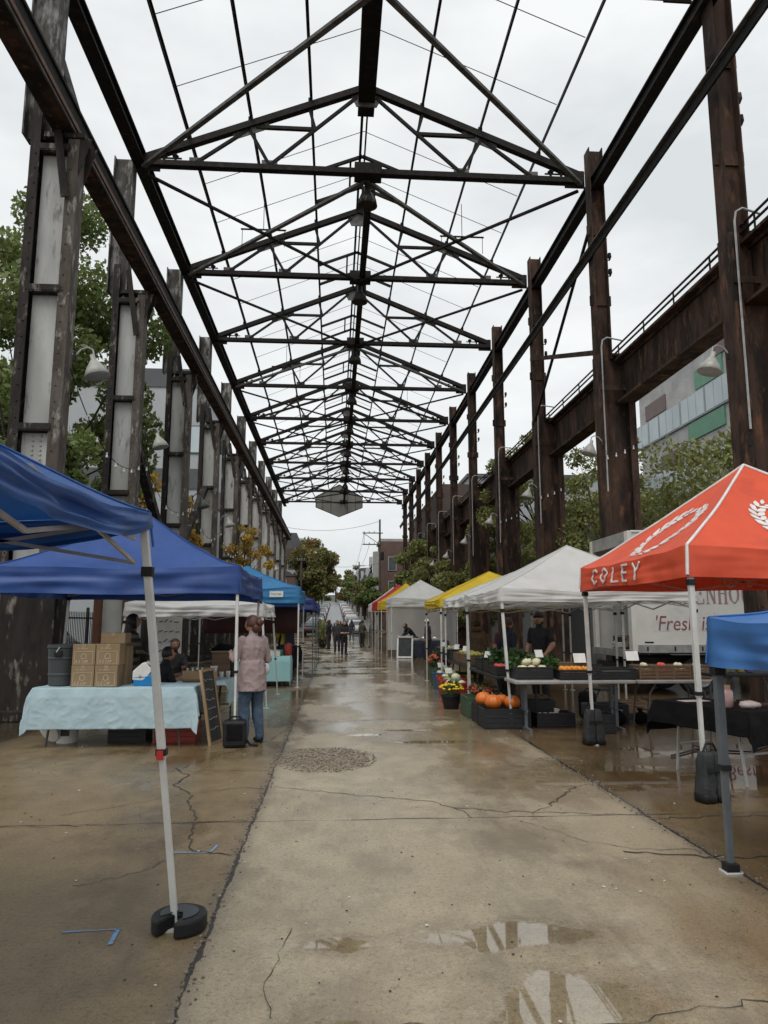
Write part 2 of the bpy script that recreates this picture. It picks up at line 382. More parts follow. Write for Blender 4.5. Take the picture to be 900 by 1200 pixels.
PUD = [(0.92, 4.02, .46, .17), (1.0, 3.1, .40, .58), (.06, 3.98, .22, .11), (.0, 3.08, .2, .22), (1.15, 11.3, .42, .10), (2.9, 7.9, .9, .7), (4.6, 7.6, 1.0, .8), (.9, 23.5, .8, .3),
       (1.4, 27, 1.2, .4), (1.7, 30.5, 1.1, .4), (1.35, 10.2, .5, .12), (.5, 10.9, .3, .1), (5, 9.3, 1.6, .5)]
def ground_mat():
    m = bpy.data.materials.new('wet_concrete'); m.use_nodes = True
    t = m.node_tree; t.nodes.clear(); nn = t.nodes.new; ln = t.links.new
    o = nn('ShaderNodeOutputMaterial'); b = nn('ShaderNodeBsdfPrincipled'); ln(b.outputs[0], o.inputs[0])
    g = nn('ShaderNodeNewGeometry'); P = g.outputs['Position']; sp = nn('ShaderNodeSeparateXYZ'); ln(P, sp.inputs[0])
    def math_(op, a, bb=None, c=None, clamp=False):
        n = nn('ShaderNodeMath'); n.operation = op; n.use_clamp = clamp
        for i, x in enumerate((a, bb, c)):
            if x is None: continue
            if isinstance(x, (int, float)): n.inputs[i].default_value = x
            else: ln(x, n.inputs[i])
        return n.outputs[0]
    def noise(sc, det=6, ro=.6, stretch=None):
        n = nn('ShaderNodeTexNoise'); n.inputs['Scale'].default_value = sc; n.inputs['Detail'].default_value = det; n.inputs['Roughness'].default_value = ro
        if stretch:
            mp_ = nn('ShaderNodeMapping'); mp_.inputs['Scale'].default_value = stretch; ln(P, mp_.inputs[0]); ln(mp_.outputs[0], n.inputs['Vector'])
        else: ln(P, n.inputs['Vector'])
        return n.outputs['Fac']
    def rng(x, a, bb, c=0, d=1, smooth=True):
        n = nn('ShaderNodeMapRange'); n.interpolation_type = 'SMOOTHSTEP' if smooth else 'LINEAR'
        for i, q in enumerate((a, bb, c, d)): n.inputs[i + 1].default_value = q
        ln(x, n.inputs[0]); return n.outputs[0]
    def mix(f, a, bb, mode='MIX'):
        n = nn('ShaderNodeMixRGB'); n.blend_type = mode
        if isinstance(f, (int, float)): n.inputs[0].default_value = f
        else: ln(f, n.inputs[0])
        for i, x in ((1, a), (2, bb)):
            if isinstance(x, tuple): n.inputs[i].default_value = (*x, 1)
            else: ln(x, n.inputs[i])
        return n.outputs[0]
    X, Y = sp.outputs[0], sp.outputs[1]
    big = noise(.55, 7, .6); mid = noise(3.1, 8, .65); fine = noise(38, 6, .7); grit = noise(160, 3, .7)
    c = mix(rng(mid, .3, .7), GC['a'], GC['b'])
    c = mix(rng(big, .4, .65), c, GC['c'])
    c = mix(rng(fine, .50, .70, 0, .7), c, (.085, .07, .05))
    c = mix(rng(grit, .55, .66, 0, .6), c, (.50, .45, .35)); c = mix(rng(noise(105, 3, .7), .55, .64, 0, .65), c, (.075, .062, .042)); c = mix(rng(noise(48, 4, .75), .56, .62, 0, .45), c, (.48, .42, .31))
    c = mix(rng(noise(9, 5, .75), .62, .7, 0, .6), c, (.06, .05, .037))
    c = mix(rng(noise(1.1, 9, .72, (1, .5, 1)), .46, .62, 0, .55), c, (.15, .122, .086)); c = mix(rng(noise(1.7, 9, .75), .56, .68, 0, .5), c, (.42, .37, .29))
    c = mix(rng(noise(75, 3, .8), .63, .69, 0, .7), c, (.05, .042, .03)); c = mix(rng(noise(21, 7, .8, (1, .7, 1)), .60, .66, 0, .5), c, (.09, .073, .052))
    # slabs: the two side strips are older, browner concrete
    left = rng(X, -.63, -.67); right = rng(X, 2.64, 2.68); side = math_('MAXIMUM', left, right)
    c = mix(side, c, GC['side'], 'MULTIPLY')
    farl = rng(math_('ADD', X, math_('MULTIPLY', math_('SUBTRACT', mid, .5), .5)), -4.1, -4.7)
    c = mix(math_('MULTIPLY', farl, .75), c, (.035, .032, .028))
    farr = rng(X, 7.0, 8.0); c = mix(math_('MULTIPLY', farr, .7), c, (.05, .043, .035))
    # wetness
    wetn = noise(.9, 5, .55, (1, .45, 1))
    wet = math_('ADD', wetn, math_('MULTIPLY', right, .13)); wet = math_('ADD', wet, rng(Y, 6.5, 13, 0, .12)); wet = math_('ADD', wet, rng(X, .4, 2.6, -.03, .05)); wetm = rng(wet, .47, .66)
    c = mix(math_('MULTIPLY', wetm, .8), c, GC['wet'], 'MULTIPLY')
    # puddles
    dist = nn('ShaderNodeTexNoise'); dist.inputs['Scale'].default_value = 3.4; dist.inputs['Detail'].default_value = 8; dist.inputs['Roughness'].default_value = .68; ln(P, dist.inputs['Vector'])
    pd = None
    for (px, py, rx, ry) in PUD:
        sb = nn('ShaderNodeVectorMath'); sb.operation = 'SUBTRACT'; ln(P, sb.inputs[0]); sb.inputs[1].default_value = (px, py, 0)
        ml = nn('ShaderNodeVectorMath'); ml.operation = 'MULTIPLY'; ln(sb.outputs[0], ml.inputs[0]); ml.inputs[1].default_value = (1 / rx, 1 / ry, 0)
        le = nn('ShaderNodeVectorMath'); le.operation = 'LENGTH'; ln(ml.outputs[0], le.inputs[0])
        pd = le.outputs['Value'] if pd is None else math_('MINIMUM', pd, le.outputs['Value'])
    pd = math_('ADD', pd, math_('MULTIPLY', math_('SUBTRACT', dist.outputs['Fac'], .5), 2.3)); pd = math_('ADD', pd, math_('MULTIPLY', math_('SUBTRACT', noise(26, 6, .75), .5), .9)); pd = math_('ADD', pd, math_('MULTIPLY', math_('SUBTRACT', grit, .5), .35))
    pdm = rng(pd, 1.10, .78); pdw = rng(pd, 1.75, .95)
    c = mix(math_('MULTIPLY', pdw, .6), c, (.66, .61, .53), 'MULTIPLY')
    # broken patch of loose gravel
    sb = nn('ShaderNodeVectorMath'); sb.operation = 'SUBTRACT'; ln(P, sb.inputs[0]); sb.inputs[1].default_value = (-.1, 9.05, 0)
    ml = nn('ShaderNodeVectorMath'); ml.operation = 'MULTIPLY'; ln(sb.outputs[0], ml.inputs[0]); ml.inputs[1].default_value = (1 / .6, 1 / .75, 0)
    le = nn('ShaderNodeVectorMath'); le.operation = 'LENGTH'; ln(ml.outputs[0], le.inputs[0])
    gp = rng(math_('ADD', le.outputs['Value'], math_('MULTIPLY', math_('SUBTRACT', mid, .5), 1.6)), 1.05, .85)
    c = mix(math_('MULTIPLY', gp, .9), c, mix(rng(noise(55, 4, .8), .4, .6), (.075, .058, .038), (.33, .25, .16)))
    # joints
    wob = math_('MULTIPLY', math_('SUBTRACT', noise(2.2, 8, .7), .5), .085)
    jag = math_('MULTIPLY', math_('SUBTRACT', noise(17, 5, .7), .5), .03)
    wx = math_('ADD', math_('ADD', X, wob), jag); wy = math_('ADD', math_('ADD', Y, wob), jag)
    wdt = rng(noise(1.3, 3), .3, .75, .004, .022)
    jl = math_('LESS_THAN', math_('ABSOLUTE', math_('ADD', wx, .65)), math_('MULTIPLY', wdt, .95))
    jr = math_('LESS_THAN', math_('ABSOLUTE', math_('SUBTRACT', wx, 2.66)), wdt)
    md = math_('SUBTRACT', math_('WRAP', math_('SUBTRACT', wy, 6.33), 3.05, -3.05), 0)
    jt = math_('LESS_THAN', math_('ABSOLUTE', md), math_('MULTIPLY', wdt, .8))
    jt = math_('MULTIPLY', jt, math_('LESS_THAN', math_('ABSOLUTE', math_('SUBTRACT', X, 1)), 7))
    joint = math_('MAXIMUM', math_('MAXIMUM', jl, jr), jt)
    hal = rng(math_('MINIMUM', math_('ABSOLUTE', math_('ADD', wx, .65)), math_('ABSOLUTE', math_('SUBTRACT', wx, 2.66))), .12, .0, 0, .45)
    c = mix(hal, c, (.1, .085, .065))
    c = mix(joint, c, (.022, .019, .015))
    # far: street asphalt
    c = mix(rng(Y, 84, 88), c, (.10, .10, .10))
    ln(c, b.inputs['Base Color'])
    rough = rng(math_('MAXIMUM', wetm, math_('MULTIPLY', pdw, .8)), 0, 1, .38, .10, False)
    rough = math_('ADD', rough, math_('MULTIPLY', math_('SUBTRACT', fine, .5), .25))
    n = nn('ShaderNodeMix'); n.data_type = 'FLOAT'; ln(pdm, n.inputs[0]); ln(rough, n.inputs[2]); n.inputs[3].default_value = .025
    ln(n.outputs[0], b.inputs['Roughness'])
    n2 = nn('ShaderNodeMix'); n2.data_type = 'FLOAT'; ln(pdm, n2.inputs[0]); n2.inputs[2].default_value = 1.5; n2.inputs[3].default_value = 1.9
    ln(n2.outputs[0], b.inputs['IOR'])
    h = math_('ADD', math_('MULTIPLY', fine, .35), math_('MULTIPLY', mid, .6)); h = math_('ADD', h, math_('MULTIPLY', grit, .16))
    h = math_('SUBTRACT', h, math_('MULTIPLY', joint, .9)); h = math_('ADD', h, math_('MULTIPLY', math_('MULTIPLY', gp, noise(55, 4, .8)), 1.4))
    dry = math_('SUBTRACT', 1, pdm)
    bp = nn('ShaderNodeBump'); bp.inputs['Distance'].default_value = .012
    ln(h, bp.inputs['Height']); ln(math_('MULTIPLY', dry, rng(wetm, 0, 1, .5, .2, False)), bp.inputs['Strength']); ln(bp.outputs[0], b.inputs['Normal'])
    return m
GC = dict(a=(.40, .335, .225), b=(.265, .215, .142), c=(.33, .272, .18), side=(.62, .55, .45), wet=(.66, .60, .51))
ys = [-60, -20] + list(range(0, 62, 31)) + list(range(62, 340, 8)) + [400, 600, 1500]
xs = [-900, -200, -60, -20, 0, 20, 60, 200, 900]
mb = MB(); vs = [(x, y, gz(y)) for y in ys for x in xs]; w = len(xs)
mb.add(vs, [(j * w + i, j * w + i + 1, (j + 1) * w + i + 1, (j + 1) * w + i) for j in range(len(ys) - 1) for i in range(w - 1)])
struct(mb.build('ground', ground_mat()))
# the public street beyond the frame: asphalt with kerbs and pavements
mb = MB()
yr = [86] + list(range(94, 340, 8))
mb.add([(x, y, gz(y) + .006) for y in yr for x in (-3.3, 3.4)], [(2 * i, 2 * i + 1, 2 * i + 3, 2 * i + 2) for i in range(len(yr) - 1)])
struct(mb.build('road', pm('wet_asphalt', (.085, .087, .09), (.065, .067, .07), .6, .33, .1, bump=.15)))
for nm, xa, xb in (('pavement', -6.2, -3.3), ('pavement', 3.4, 6.0)):
    mb = MB()
    for i in range(len(yr) - 1):
        a, bq = yr[i], yr[i + 1]
        mb.add([(xa, a, gz(a) + .13), (xb, a, gz(a) + .13), (xb, bq, gz(bq) + .13), (xa, bq, gz(bq) + .13), (xa, a, gz(a) - .05), (xb, a, gz(a) - .05), (xb, bq, gz(bq) - .05), (xa, bq, gz(bq) - .05)],
               [(0, 1, 2, 3), (0, 4, 5, 1), (1, 5, 6, 2), (3, 2, 6, 7), (0, 3, 7, 4)])
    struct(mb.build(nm, pm('damp_pavement', (.14, .13, .115), (.10, .095, .085), .8, .5, bump=.1)))
# far green hill closing the street
mb = MB()
mb.grid(lambda u, v: ((u - .5) * 1600, 420 + 400 * v, 10 + 26 * math.sin(PI * min(1, v * 1.2) * .5) * (.75 + .25 * math.sin(u * 19) + .15 * math.sin(u * 47 + 1)) + random.uniform(-1, 1)), 90, 8)
struct(mb.build('hill', pm('far_wooded_hill', (.055, .062, .03), (.035, .045, .022), .02, .9), smooth=True))

# cracks in the concrete, as irregular ribbons a few millimetres proud
random.seed(3)
def crack(pts, w=.012, name='pavement_crack', mat='crackdark', jit=.03, z=.004):
    P = []
    for a, bq in zip(pts[:-1], pts[1:]):
        L = math.hypot(bq[0] - a[0], bq[1] - a[1]); k = max(2, int(L / .07))
        for i in range(k):
            t = i / k; P.append((a[0] + (bq[0] - a[0]) * t + random.uniform(-jit, jit), a[1] + (bq[1] - a[1]) * t + random.uniform(-jit, jit)))
    P.append(pts[-1]); mb = MB(); vs = []
    for i, p in enumerate(P):
        q = P[min(i + 1, len(P) - 1)]; r = P[max(i - 1, 0)]; d = Vector((q[0] - r[0], q[1] - r[1], 0)).normalized(); n = Vector((-d.y, d.x, 0)) * w * random.uniform(.25, 1) * .5
        vs += [(p[0] + n.x, p[1] + n.y, z), (p[0] - n.x, p[1] - n.y, z)]
    mb.add(vs, [(2 * i, 2 * i + 1, 2 * i + 3, 2 * i + 2) for i in range(len(P) - 1)])
    return struct(mb.build(name, mat))
crack([(-1.75, 8.6), (-1.55, 8.2), (-1.6, 7.7), (-1.35, 7.35), (-1.3, 6.9), (-1.1, 6.33), (-1.1, 5.9), (-1.0, 5.6), (-.7, 5.45)], .022)
crack([(-1.35, 7.35), (-.9, 7.6), (-.68, 7.5)], .012); crack([(-1.35, 7.4), (-1.9, 6.9), (-2.3, 6.6)], .01); crack([(-2.2, 8.5), (-1.6, 8.45), (-.7, 8.4)], .012)
crack([(-1.7, 8.6), (-1.3, 9.6), (-.9, 10.4), (-.7, 11.5)], .015); crack([(-1.6, 4.9), (-1.2, 5.2), (-1.1, 5.5)], .008)
crack([(-.6, 7.6), (.2, 7.2), (.9, 6.9), (1.1, 6.6), (1.15, 6.35)], .014); crack([(1.1, 6.65), (1.5, 6.5), (2.1, 6.4), (2.66, 6.3)], .02)
crack([(1.7, 6.4), (2.1, 6.9), (2.4, 7.4)], .02); crack([(1.55, 6.2), (1.9, 5.6), (2.2, 5.4), (2.6, 5.35), (2.75, 5.1)], .009)
crack([(-.45, 3.2), (-.1, 3.15), (.4, 3.22), (.8, 3.1), (1.2, 3.15), (1.8, 3.3), (2.4, 3.25)], .009)
crack([(2.1, 5.35), (2.6, 5.2), (3.2, 5.15), (4.2, 5.2)], .028); crack([(2.7, 6.2), (4, 6.25), (6, 6.2)], .02)
crack([(-.2, 4.2), (-.3, 3.6), (-.25, 3.3)], .006, jit=.015); crack([(-.62, 12.5), (.1, 12.3), (.9, 12.6), (2.6, 12.3)], .02)
crack([(-3.6, 6.2), (-2, 6.3), (-.7, 6.35)], .014)
for a in ([(-1.42, 4.22), (-1.12, 4.24)], [(-1.13, 4.24), (-1.12, 4.05)], [(-1.15, 5.55), (-.86, 5.52)], [(-.87, 5.52), (-.84, 5.7)]):
    crack(a, .03, 'chalk_mark', 'chalkblue', .004)
# loose gravel of the broken patch and scraps on the concrete
rng_ = random.Random(8); mb = MB()
for i in range(1100):
    a = rng_.uniform(0, 2 * PI); r = math.sqrt(rng_.random()); x = -.1 + .62 * r * math.cos(a); y = 9.05 + .8 * r * math.sin(a); s_ = rng_.uniform(.005, .016)
    mb.ball((x, y, s_ * .3), s_, 5, 3, (1, rng_.uniform(.6, 1.2), .4))
for i in range(500):
    y = rng_.uniform(3, 14); x = -.65 + rng_.gauss(0, .035) - .02; s_ = rng_.uniform(.004, .012)
    mb.ball((x, y, s_ * .4), s_, 5, 3, (1, rng_.uniform(.6, 1.2), .6))
for i in range(260):
    t = rng_.random(); x = 2.66 + rng_.gauss(0, .05); y = 4 + 5 * t; s_ = rng_.uniform(.004, .012)
    mb.ball((x, y, s_ * .4), s_, 5, 3, (1, rng_.uniform(.6, 1.2), .6))
tag(mb.build('gravel', 'pebble'), 'loose brown gravel in the broken concrete and along its joints', 'gravel', kind='stuff')
mb = MB()
for i in range(120):
    x = rng_.uniform(-3.5, 3.4); y = rng_.uniform(2.8, 15); s_ = rng_.uniform(.006, .018)
    mb.box(x, y, .006, s_, s_ * rng_.uniform(.4, 1.2), .004, rng_.uniform(0, 3), .1, .1)
tag(mb.build('litter', ['litter']), 'small pale scraps scattered over the wet concrete', 'litter', kind='stuff')
mb = MB()
for i in range(260):
    x = rng_.uniform(-3.5, 3.4); y = rng_.uniform(2.8, 12); s_ = rng_.uniform(.004, .013)
    mb.box(x, y, .004, s_, s_ * rng_.uniform(.4, 1.2), .003, rng_.uniform(0, 3), .15, .15)
tag(mb.build('debris', ['crackdark']), 'dark leaf crumbs lying on the wet concrete', 'debris', kind='stuff')
# ------------------------------------------------------------------ the steel hall frame
BAY, Y1 = 6.6, 13.0
YS = [Y1 + BAY * k for k in range(11)]          # 13.4 ... 81.4
XL, XR, XC, ZE, ZR = -5.7, 7.3, .8, 14.7, 17.45
def lerp(a, b, t): return tuple(a[i] + (b[i] - a[i]) * t for i in range(3))
def make_left_column():
    root = thing('steel_column', '', 'column', (-5.26, Y1, 0), 0, 'riveted steel columns on the blue canopy side')
    mb = MB(); mb.box(-.07, 0, 6.5, .52, .03, 8.2); mb.build('web_plate', 'colwhite', root)
    for x, w, zt in ((-.42, .16, 11.5), (.27, .19, 10.62)):
        mb = MB(); sg = 1 if x > 0 else -1
        zc, hh = (zt + 2.3) / 2, zt - 2.3; mb.box(x + sg * w * .5, 0, zc, .03, .36, hh); mb.box(x, -.165, zc, w, .03, hh); mb.box(x, .165, zc, w, .03, hh)
        for z in range(27):
            mb.ball((x - sg * w * .1, -.183, 2.5 + z * .3), .018, 6, 4)
        mb.build('flange', 'coldark' if x < 0 else 'peelrust', root)
    for z in (3.3, 5.0, 7.6, 10.4):
        mb = MB(); mb.box(-.06, -.10, z, .55, .2, .08); mb.box(-.06, -.2, z + .04, .55, .02, .11); mb.build('stiffener', 'coldark', root)
    mb = MB(); mb.box(-.06, -.025, 4.6, .4, .02, .7)
    for i in range(8):
        for sx in (-.07, .07): mb.ball((-.06 + sx, -.04, 4.3 + i * .085), .022, 6, 4)
    mb.build('splice_plate', 'colwhite', root)
    mb = MB(); mb.box(0, 0, 1.2, 1.1, .6, 2.4); mb.box(0, 0, .09, 1.3, .8, .18); mb.box(0, 0, 2.43, 1.06, .54, .08); mb.build('base_casing', 'coldark', root, bevel=.02)
    mb = MB(); mb.box(-.42, 0, 12.75, .5, .02, 4.1); mb.box(-.68, 0, 12.75, .03, .36, 4.1); mb.box(-.16, 0, 12.75, .03, .36, 4.1)
    mb.build('upper_post', 'peel', root)
    mb = MB(); mb.box(.10, -.02, 10.69, .74, .36, .1); mb.plate([(.385, -.17, 9.9), (.60, -.17, 10.64), (.385, -.17, 10.64)], (0, .03, 0)); mb.plate([(.385, .14, 9.9), (.60, .14, 10.64), (.385, .14, 10.64)], (0, .03, 0))
    mb.build('girder_bracket', 'coldark', root)
    mb = MB(); mb.bar((.2, -.24, 9.4), (-.1, -.24, 11.3), .14, .03); mb.build('gusset_strap', 'coldark', root)
    return root
LROW = 'riveted column with grey white web panels, {} back along the blue canopy row'
lc = make_left_column(); lc['label'] = 'riveted column with grey white web panels, nearest of the blue canopy row'
LCOLS = [lc]
for k in range(1, 11):
    LCOLS.append(copy_thing(lc, (-5.26 - .45 * min(1, k), YS[k], 0), None, LROW.format(ORD[k])))
o2 = LCOLS[1]
for ch in list(o2.children):
    if ch.name.startswith('base_casing'): bpy.data.objects.remove(ch)
mb = MB(); mb.box(-.06, -.02, 1.3, .56, .05, 2.4); mb.build('lower_panel', pm('clean_white_panel', (.5, .5, .48), (.4, .4, .38), 2, .6), o2)
for x_, w_ in ((-.42, .17), (.36, .28)):
    mb = MB(); mb.box(x_, -.05, 1.25, w_, .4, 2.5); mb.build('lower_flange', 'redrust', o2)
def make_right_column():
    root = thing('steel_column', '', 'column', (7.95, Y1, 0), 0, 'brown rusted steel columns on the truck side')
    mb = MB(); mb.box(0, 0, 4.6, .96, .03, 9.0)
    mb.build('web_plate', 'colrust', root)
    for sg in (-1, 1):
        mb = MB(); mb.box(sg * .5, 0, 4.6, .03, .46, 9.2); mb.box(sg * .41, -.21, 4.6, .18, .03, 9.2); mb.box(sg * .41, .21, 4.6, .18, .03, 9.2)
        for z in range(30): mb.ball((sg * .42, -.228, .4 + z * .3), .018, 6, 4)
        mb.build('flange', 'colrust', root)
    mb = MB(); mb.box(0, 0, .1, 1.4, .8, .2); mb.box(0, -.19, .6, .9, .04, .8); mb.build('base_plate', 'colrust', root)
    mb = MB(); mb.box(-.29, 0, 12.4, .38, .03, 6.6); mb.box(-.49, 0, 12.4, .03, .4, 6.6); mb.box(-.09, 0, 12.4, .03, .4, 6.6)
    for z in (10.9, 13.1): mb.box(-.29, -.03, z, .62, .06, .3)
    mb.build('upper_post', 'colrust', root)
    mb = MB(); mb.box(-.05, -.25, 8.2, .9, .03, .14); mb.box(.2, 0, 9.2, .6, .5, .06); mb.build('splice_plate', 'colrust', root)
    mb = MB(); mb.bar((.55, .3, 6.8), (.55, 1.0, 8.0), .16); mb.build('knee_brace', 'colrust', root)
    mb = MB()
    for z in (11.7, 12.2): mb.tube([(-.1, 0, z), (.06, 0, z), (.06, 0, z + .1), (.06, 0, z + .22)], [.02, .02, .06, .05], 7)
    mb.build('insulator', 'coldark', root)
    mb = MB(); mb.tube([(-.42, -.28, 5.2), (-.42, -.28, 9.4), (-.38, -.28, 9.6), (-.25, -.28, 9.68), (.25, -.1, 9.68)], .023, 6); mb.build('conduit', 'conduit', root)
    return root
rc = make_right_column(); rc.location.x = 8.17; rc['label'] = 'brown rusted column on the truck side, nearest of the row, beside the orange canopy'
RCOLS = [rc]
for k in range(1, 11):
    RCOLS.append(copy_thing(rc, (7.95, YS[k], 0), None, 'brown rusted column on the truck side, %s back along its row' % ORD[k]))

def make_truss():
    root = thing('roof_truss', '', 'roof truss', (0, Y1, 0), 0, 'open steel roof trusses over the street')
    mb = MB()
    mb.bar((XL, -.07, ZE), (XR, -.07, ZE - .02), .09, .16); mb.bar((XL, .07, ZE + .003), (XR, .07, ZE - .017), .09, .16); mb.build('bottom_chord', 'truss', root)
    for sx, xe in ((-1, XL), (1, XR)):
        e = (xe, 0, ZE + .12); r = (XC, 0, ZR)
        mb = MB(); mb.bar(e, r, .2, .19); mb.build('top_chord', 'truss', root)
        P = lambda t, up=0: lerp(e, r, t)[:2] + (lerp(e, r, t)[2] + up,)
        B = lambda t: (xe + (XC - xe) * t, 0, ZE + .1)
        g = P(.47, -.12)
        for a, b in ((B(.242), g), (g, B(.565)), (B(.565), P(.955, -.2))):
            mb = MB(); mb.bar(a, b, .085, .085); mb.build('web_member', 'truss', root)
        dm = lerp(B(.565), P(.955, -.2), .52); s = (xe + (XC - xe) * .50, 0, dm[2])
        mb = MB(); mb.bar(s, dm, .1, .1); mb.bar(dm, P(.74, -.1), .08, .08); mb.build('web_strut', 'truss', root)
        mb = MB(); mb.bar(P(.40, -.18), P(.56, -.18), .03, .24); mb.build('gusset_plate', 'truss_pale', root)
        mb = MB(); mb.box(B(.242)[0], 0, ZE + .14, .42, .03, .22); mb.build('gusset_plate', 'truss_pale', root)
        mb = MB(); mb.box(B(.565)[0], 0, ZE + .14, .46, .03, .24); mb.build('gusset_plate', 'truss_pale', root)
        mb = MB(); mb.box(xe - sx * .25, 0, ZE + .05, .6, .05, .55); mb.build('end_plate', 'truss', root)
        mb = MB()
        for i in range(3):
            x = B(.1)[0] - sx * .0 + (i - 1) * .32; mb.tube([(x, 0, ZE + .12), (x, 0, ZE + .2), (x, 0, ZE + .27), (x, 0, ZE + .33)], [.03, .05, .1, .04], 8)
        mb.box(B(.1)[0], 0, ZE + .2, 1.0, .05, .03); mb.build('insulator', 'truss', root)
    mb = MB(); mb.plate([(XC - .55, -.02, ZR - .1), (XC - .3, -.02, ZR - .62), (XC + .3, -.02, ZR - .62), (XC + .55, -.02, ZR - .1), (XC, -.02, ZR + .1)], (0, .04, 0)); mb.build('ridge_plate', 'truss_pale', root)
    mb = MB(); mb.box(XC + .05, 0, ZE, .8, .5, .34); mb.build('centre_plate', 'truss', root)
    return root
tr = make_truss(); tr['label'] = 'nearest open steel roof truss, overhead between the nearest columns'
for k in range(1, 11):
    copy_thing(tr, (0, YS[k], 0), None, 'open steel roof truss, %s back along the street%s' % (ORD[k], ', carrying the pale gable panel' if k == 10 else ''))

def make_lamp_bell():
    root = thing('pendant_lamp', '', 'lamp', (XC + .05, Y1 + .35, ZE), 0, 'bell shaped lamps hung under the roof ridge')
    mb = MB(); mb.lathe([(.28, -.86), (.30, -.85), (.27, -.68), (.20, -.5), (.12, -.42), (.10, -.4)], n=18); mb.build('lamp_shade', 'coldark', root, smooth=True)
    mb = MB(); mb.tube([(0, 0, -.42), (0, 0, -.15)], .1, 10); mb.build('socket', 'black', root)
    return root
pl_ = make_lamp_bell(); pl_.location.y = YS[1] + .35; pl_['label'] = 'black bell lamp hung below the roof centre at the end of the thick ridge beam'
for k in range(2, 9): copy_thing(pl_, (XC + .05, YS[k] + .35, ZE), None, 'black bell lamp hung below the roof centre at the %s truss' % ORD[k])

# long members along the street
def purlin(t, side, label):
    xe = XL if side < 0 else XR; x = xe + (XC - xe) * t; z = ZE + .12 + (ZR - ZE - .12) * t + .22
    root = thing('purlin', label, 'purlin', (x, Y1 - 1.2, z), 0, 'roof purlins running along the street')
    mb = MB(); mb.box(0, 35.2, 0, .03, 70.4, .12); mb.box(.03, 35.2, .05, .07, 70.4, .02); mb.build('channel', 'truss', root)
    mb = MB()
    for k in range(11): mb.box(0, 1.2 + BAY * k, -.05, .12, .14, .12)
    mb.build('cleat', 'truss', root)
for side, nm in ((-1, 'blue canopy'), (1, 'truck')):
    for t, w in ((.205, 'outermost'), (.475, 'middle'), (.743, 'innermost')):
        purlin(t, side, '%s roof purlin on the %s side of the ridge' % (w, nm))
root = thing('ridge_beam', 'thick black ridge beam overhead ending at a truss plate', 'beam', (XC, 10.5, ZR), 0)
mb = MB(); mb.box(0, 4.85, .02, .5, 9.7, .05); mb.build('flange', 'truss', root); mb = MB(); mb.box(0, 4.85, -.46, .5, 9.7, .05); mb.build('flange', 'truss', root)
mb = MB(); mb.box(0, 4.85, -.22, .3, 9.7, .43); mb.build('web_plate', 'truss', root)
root = thing('ridge_purlin', 'slim ridge purlin along the top of the far trusses', 'purlin', (XC, 20.3, ZR + .16), 0)
mb = MB(); mb.box(-.08, 30.6, 0, .08, 61.2, .22); mb.box(.08, 30.6, .0, .05, 61.2, .18); mb.build('channel', 'truss', root)
root = thing('centre_strut', 'black lengthwise strut under the roof centre that carries the bell lamps', 'beam', (XC + .12, 20.3, ZE - .03), 0)
mb = MB(); mb.box(0, 30.6, 0, .22, 61.2, .2); mb.build('channel', 'truss', root)
mb = MB()
for k in range(10): mb.box(0, BAY * k + .4, .03, .4, .4, .3)
mb.build('joint_plate', 'truss', root)

def long_beam(name, label, cat, x, z, secs, y0=4, y1=82, parts=()):
    root = thing(name, label, cat, (x, y0, z))
    for nm, mt, ox, oz, sx, sz in secs:
        mb = MB(); mb.box(ox, (y1 - y0) / 2, oz, sx, y1 - y0, sz); mb.build(nm, mt, root)
    return root
long_beam('eave_beam', 'dark eave beam on top of the grey white columns', 'beam', -5.72, 14.8, [('top_flange', 'truss', 0, .17, .34, .05), ('web_plate', 'truss', .05, 0, .05, .3), ('bottom_flange', 'truss', 0, -.17, .34, .05)])
long_beam('eave_beam', 'dark eave beam on top of the brown rusted columns', 'beam', 7.68, 14.62, [('top_flange', 'truss', 0, .17, .3, .05), ('web_plate', 'truss', -.05, 0, .05, .3), ('bottom_flange', 'truss', 0, -.17, .3, .05)])
long_beam('strut_beam', 'thin long strut crossing the upper shafts of the brown columns', 'beam', 7.38, 12.3, [('channel', 'truss', 0, 0, .05, .28), ('lip', 'truss_pale', -.06, .12, .1, .03)])
cg = long_beam('crane_girder', 'long black crane girder on brackets along the grey white columns', 'crane girder', -5.16, 10.98,
               [('web_plate', 'truss', .02, .05, .3, .42), ('bottom_flange', 'colrust', -.02, -.19, .40, .06), ('top_flange', 'truss', .0, .29, .42, .06), ('rust_angle', 'rail', .20, -.13, .06, .09), ('plate_edge', 'truss_pale', .185, -.215, .03, .05), ('crane_rail', 'rail', 0, .38, .09, .12)])
root = thing('crane_girder', 'deep brown plate girder between the rusted columns on the truck side', 'crane girder', (8.22, 4, 0))
L_ = 58
mb = MB(); mb.box(0, L_ / 2, 8.45, .04, L_, 1.2); mb.build('web_plate', 'colrust', root)
for z, sx in ((9.08, .5), (7.82, .5)):
    mb = MB(); mb.box(0, L_ / 2, z, sx, L_, .07); mb.build('flange', 'colrust', root)
mb = MB()
mb.bar((-.04, 0, 9.0), (-.04, L_, 9.0), .1, .08); mb.bar((-.04, 0, 7.9), (-.04, L_, 7.9), .1, .08)
mb.build('flange_angle', 'colrust', root)
for z in (9.3, 9.45):
    mb = MB(); mb.tube([(-.2, 0, z), (-.2, L_, z)], .028, 6)
    if z > 9.4:
        for i in range(int(L_ / 1.7)): mb.bar((-.2, i * 1.7, 9.1), (-.2, i * 1.7, 9.45), .03)
    mb.build('cable_pipe', 'coldark', root)

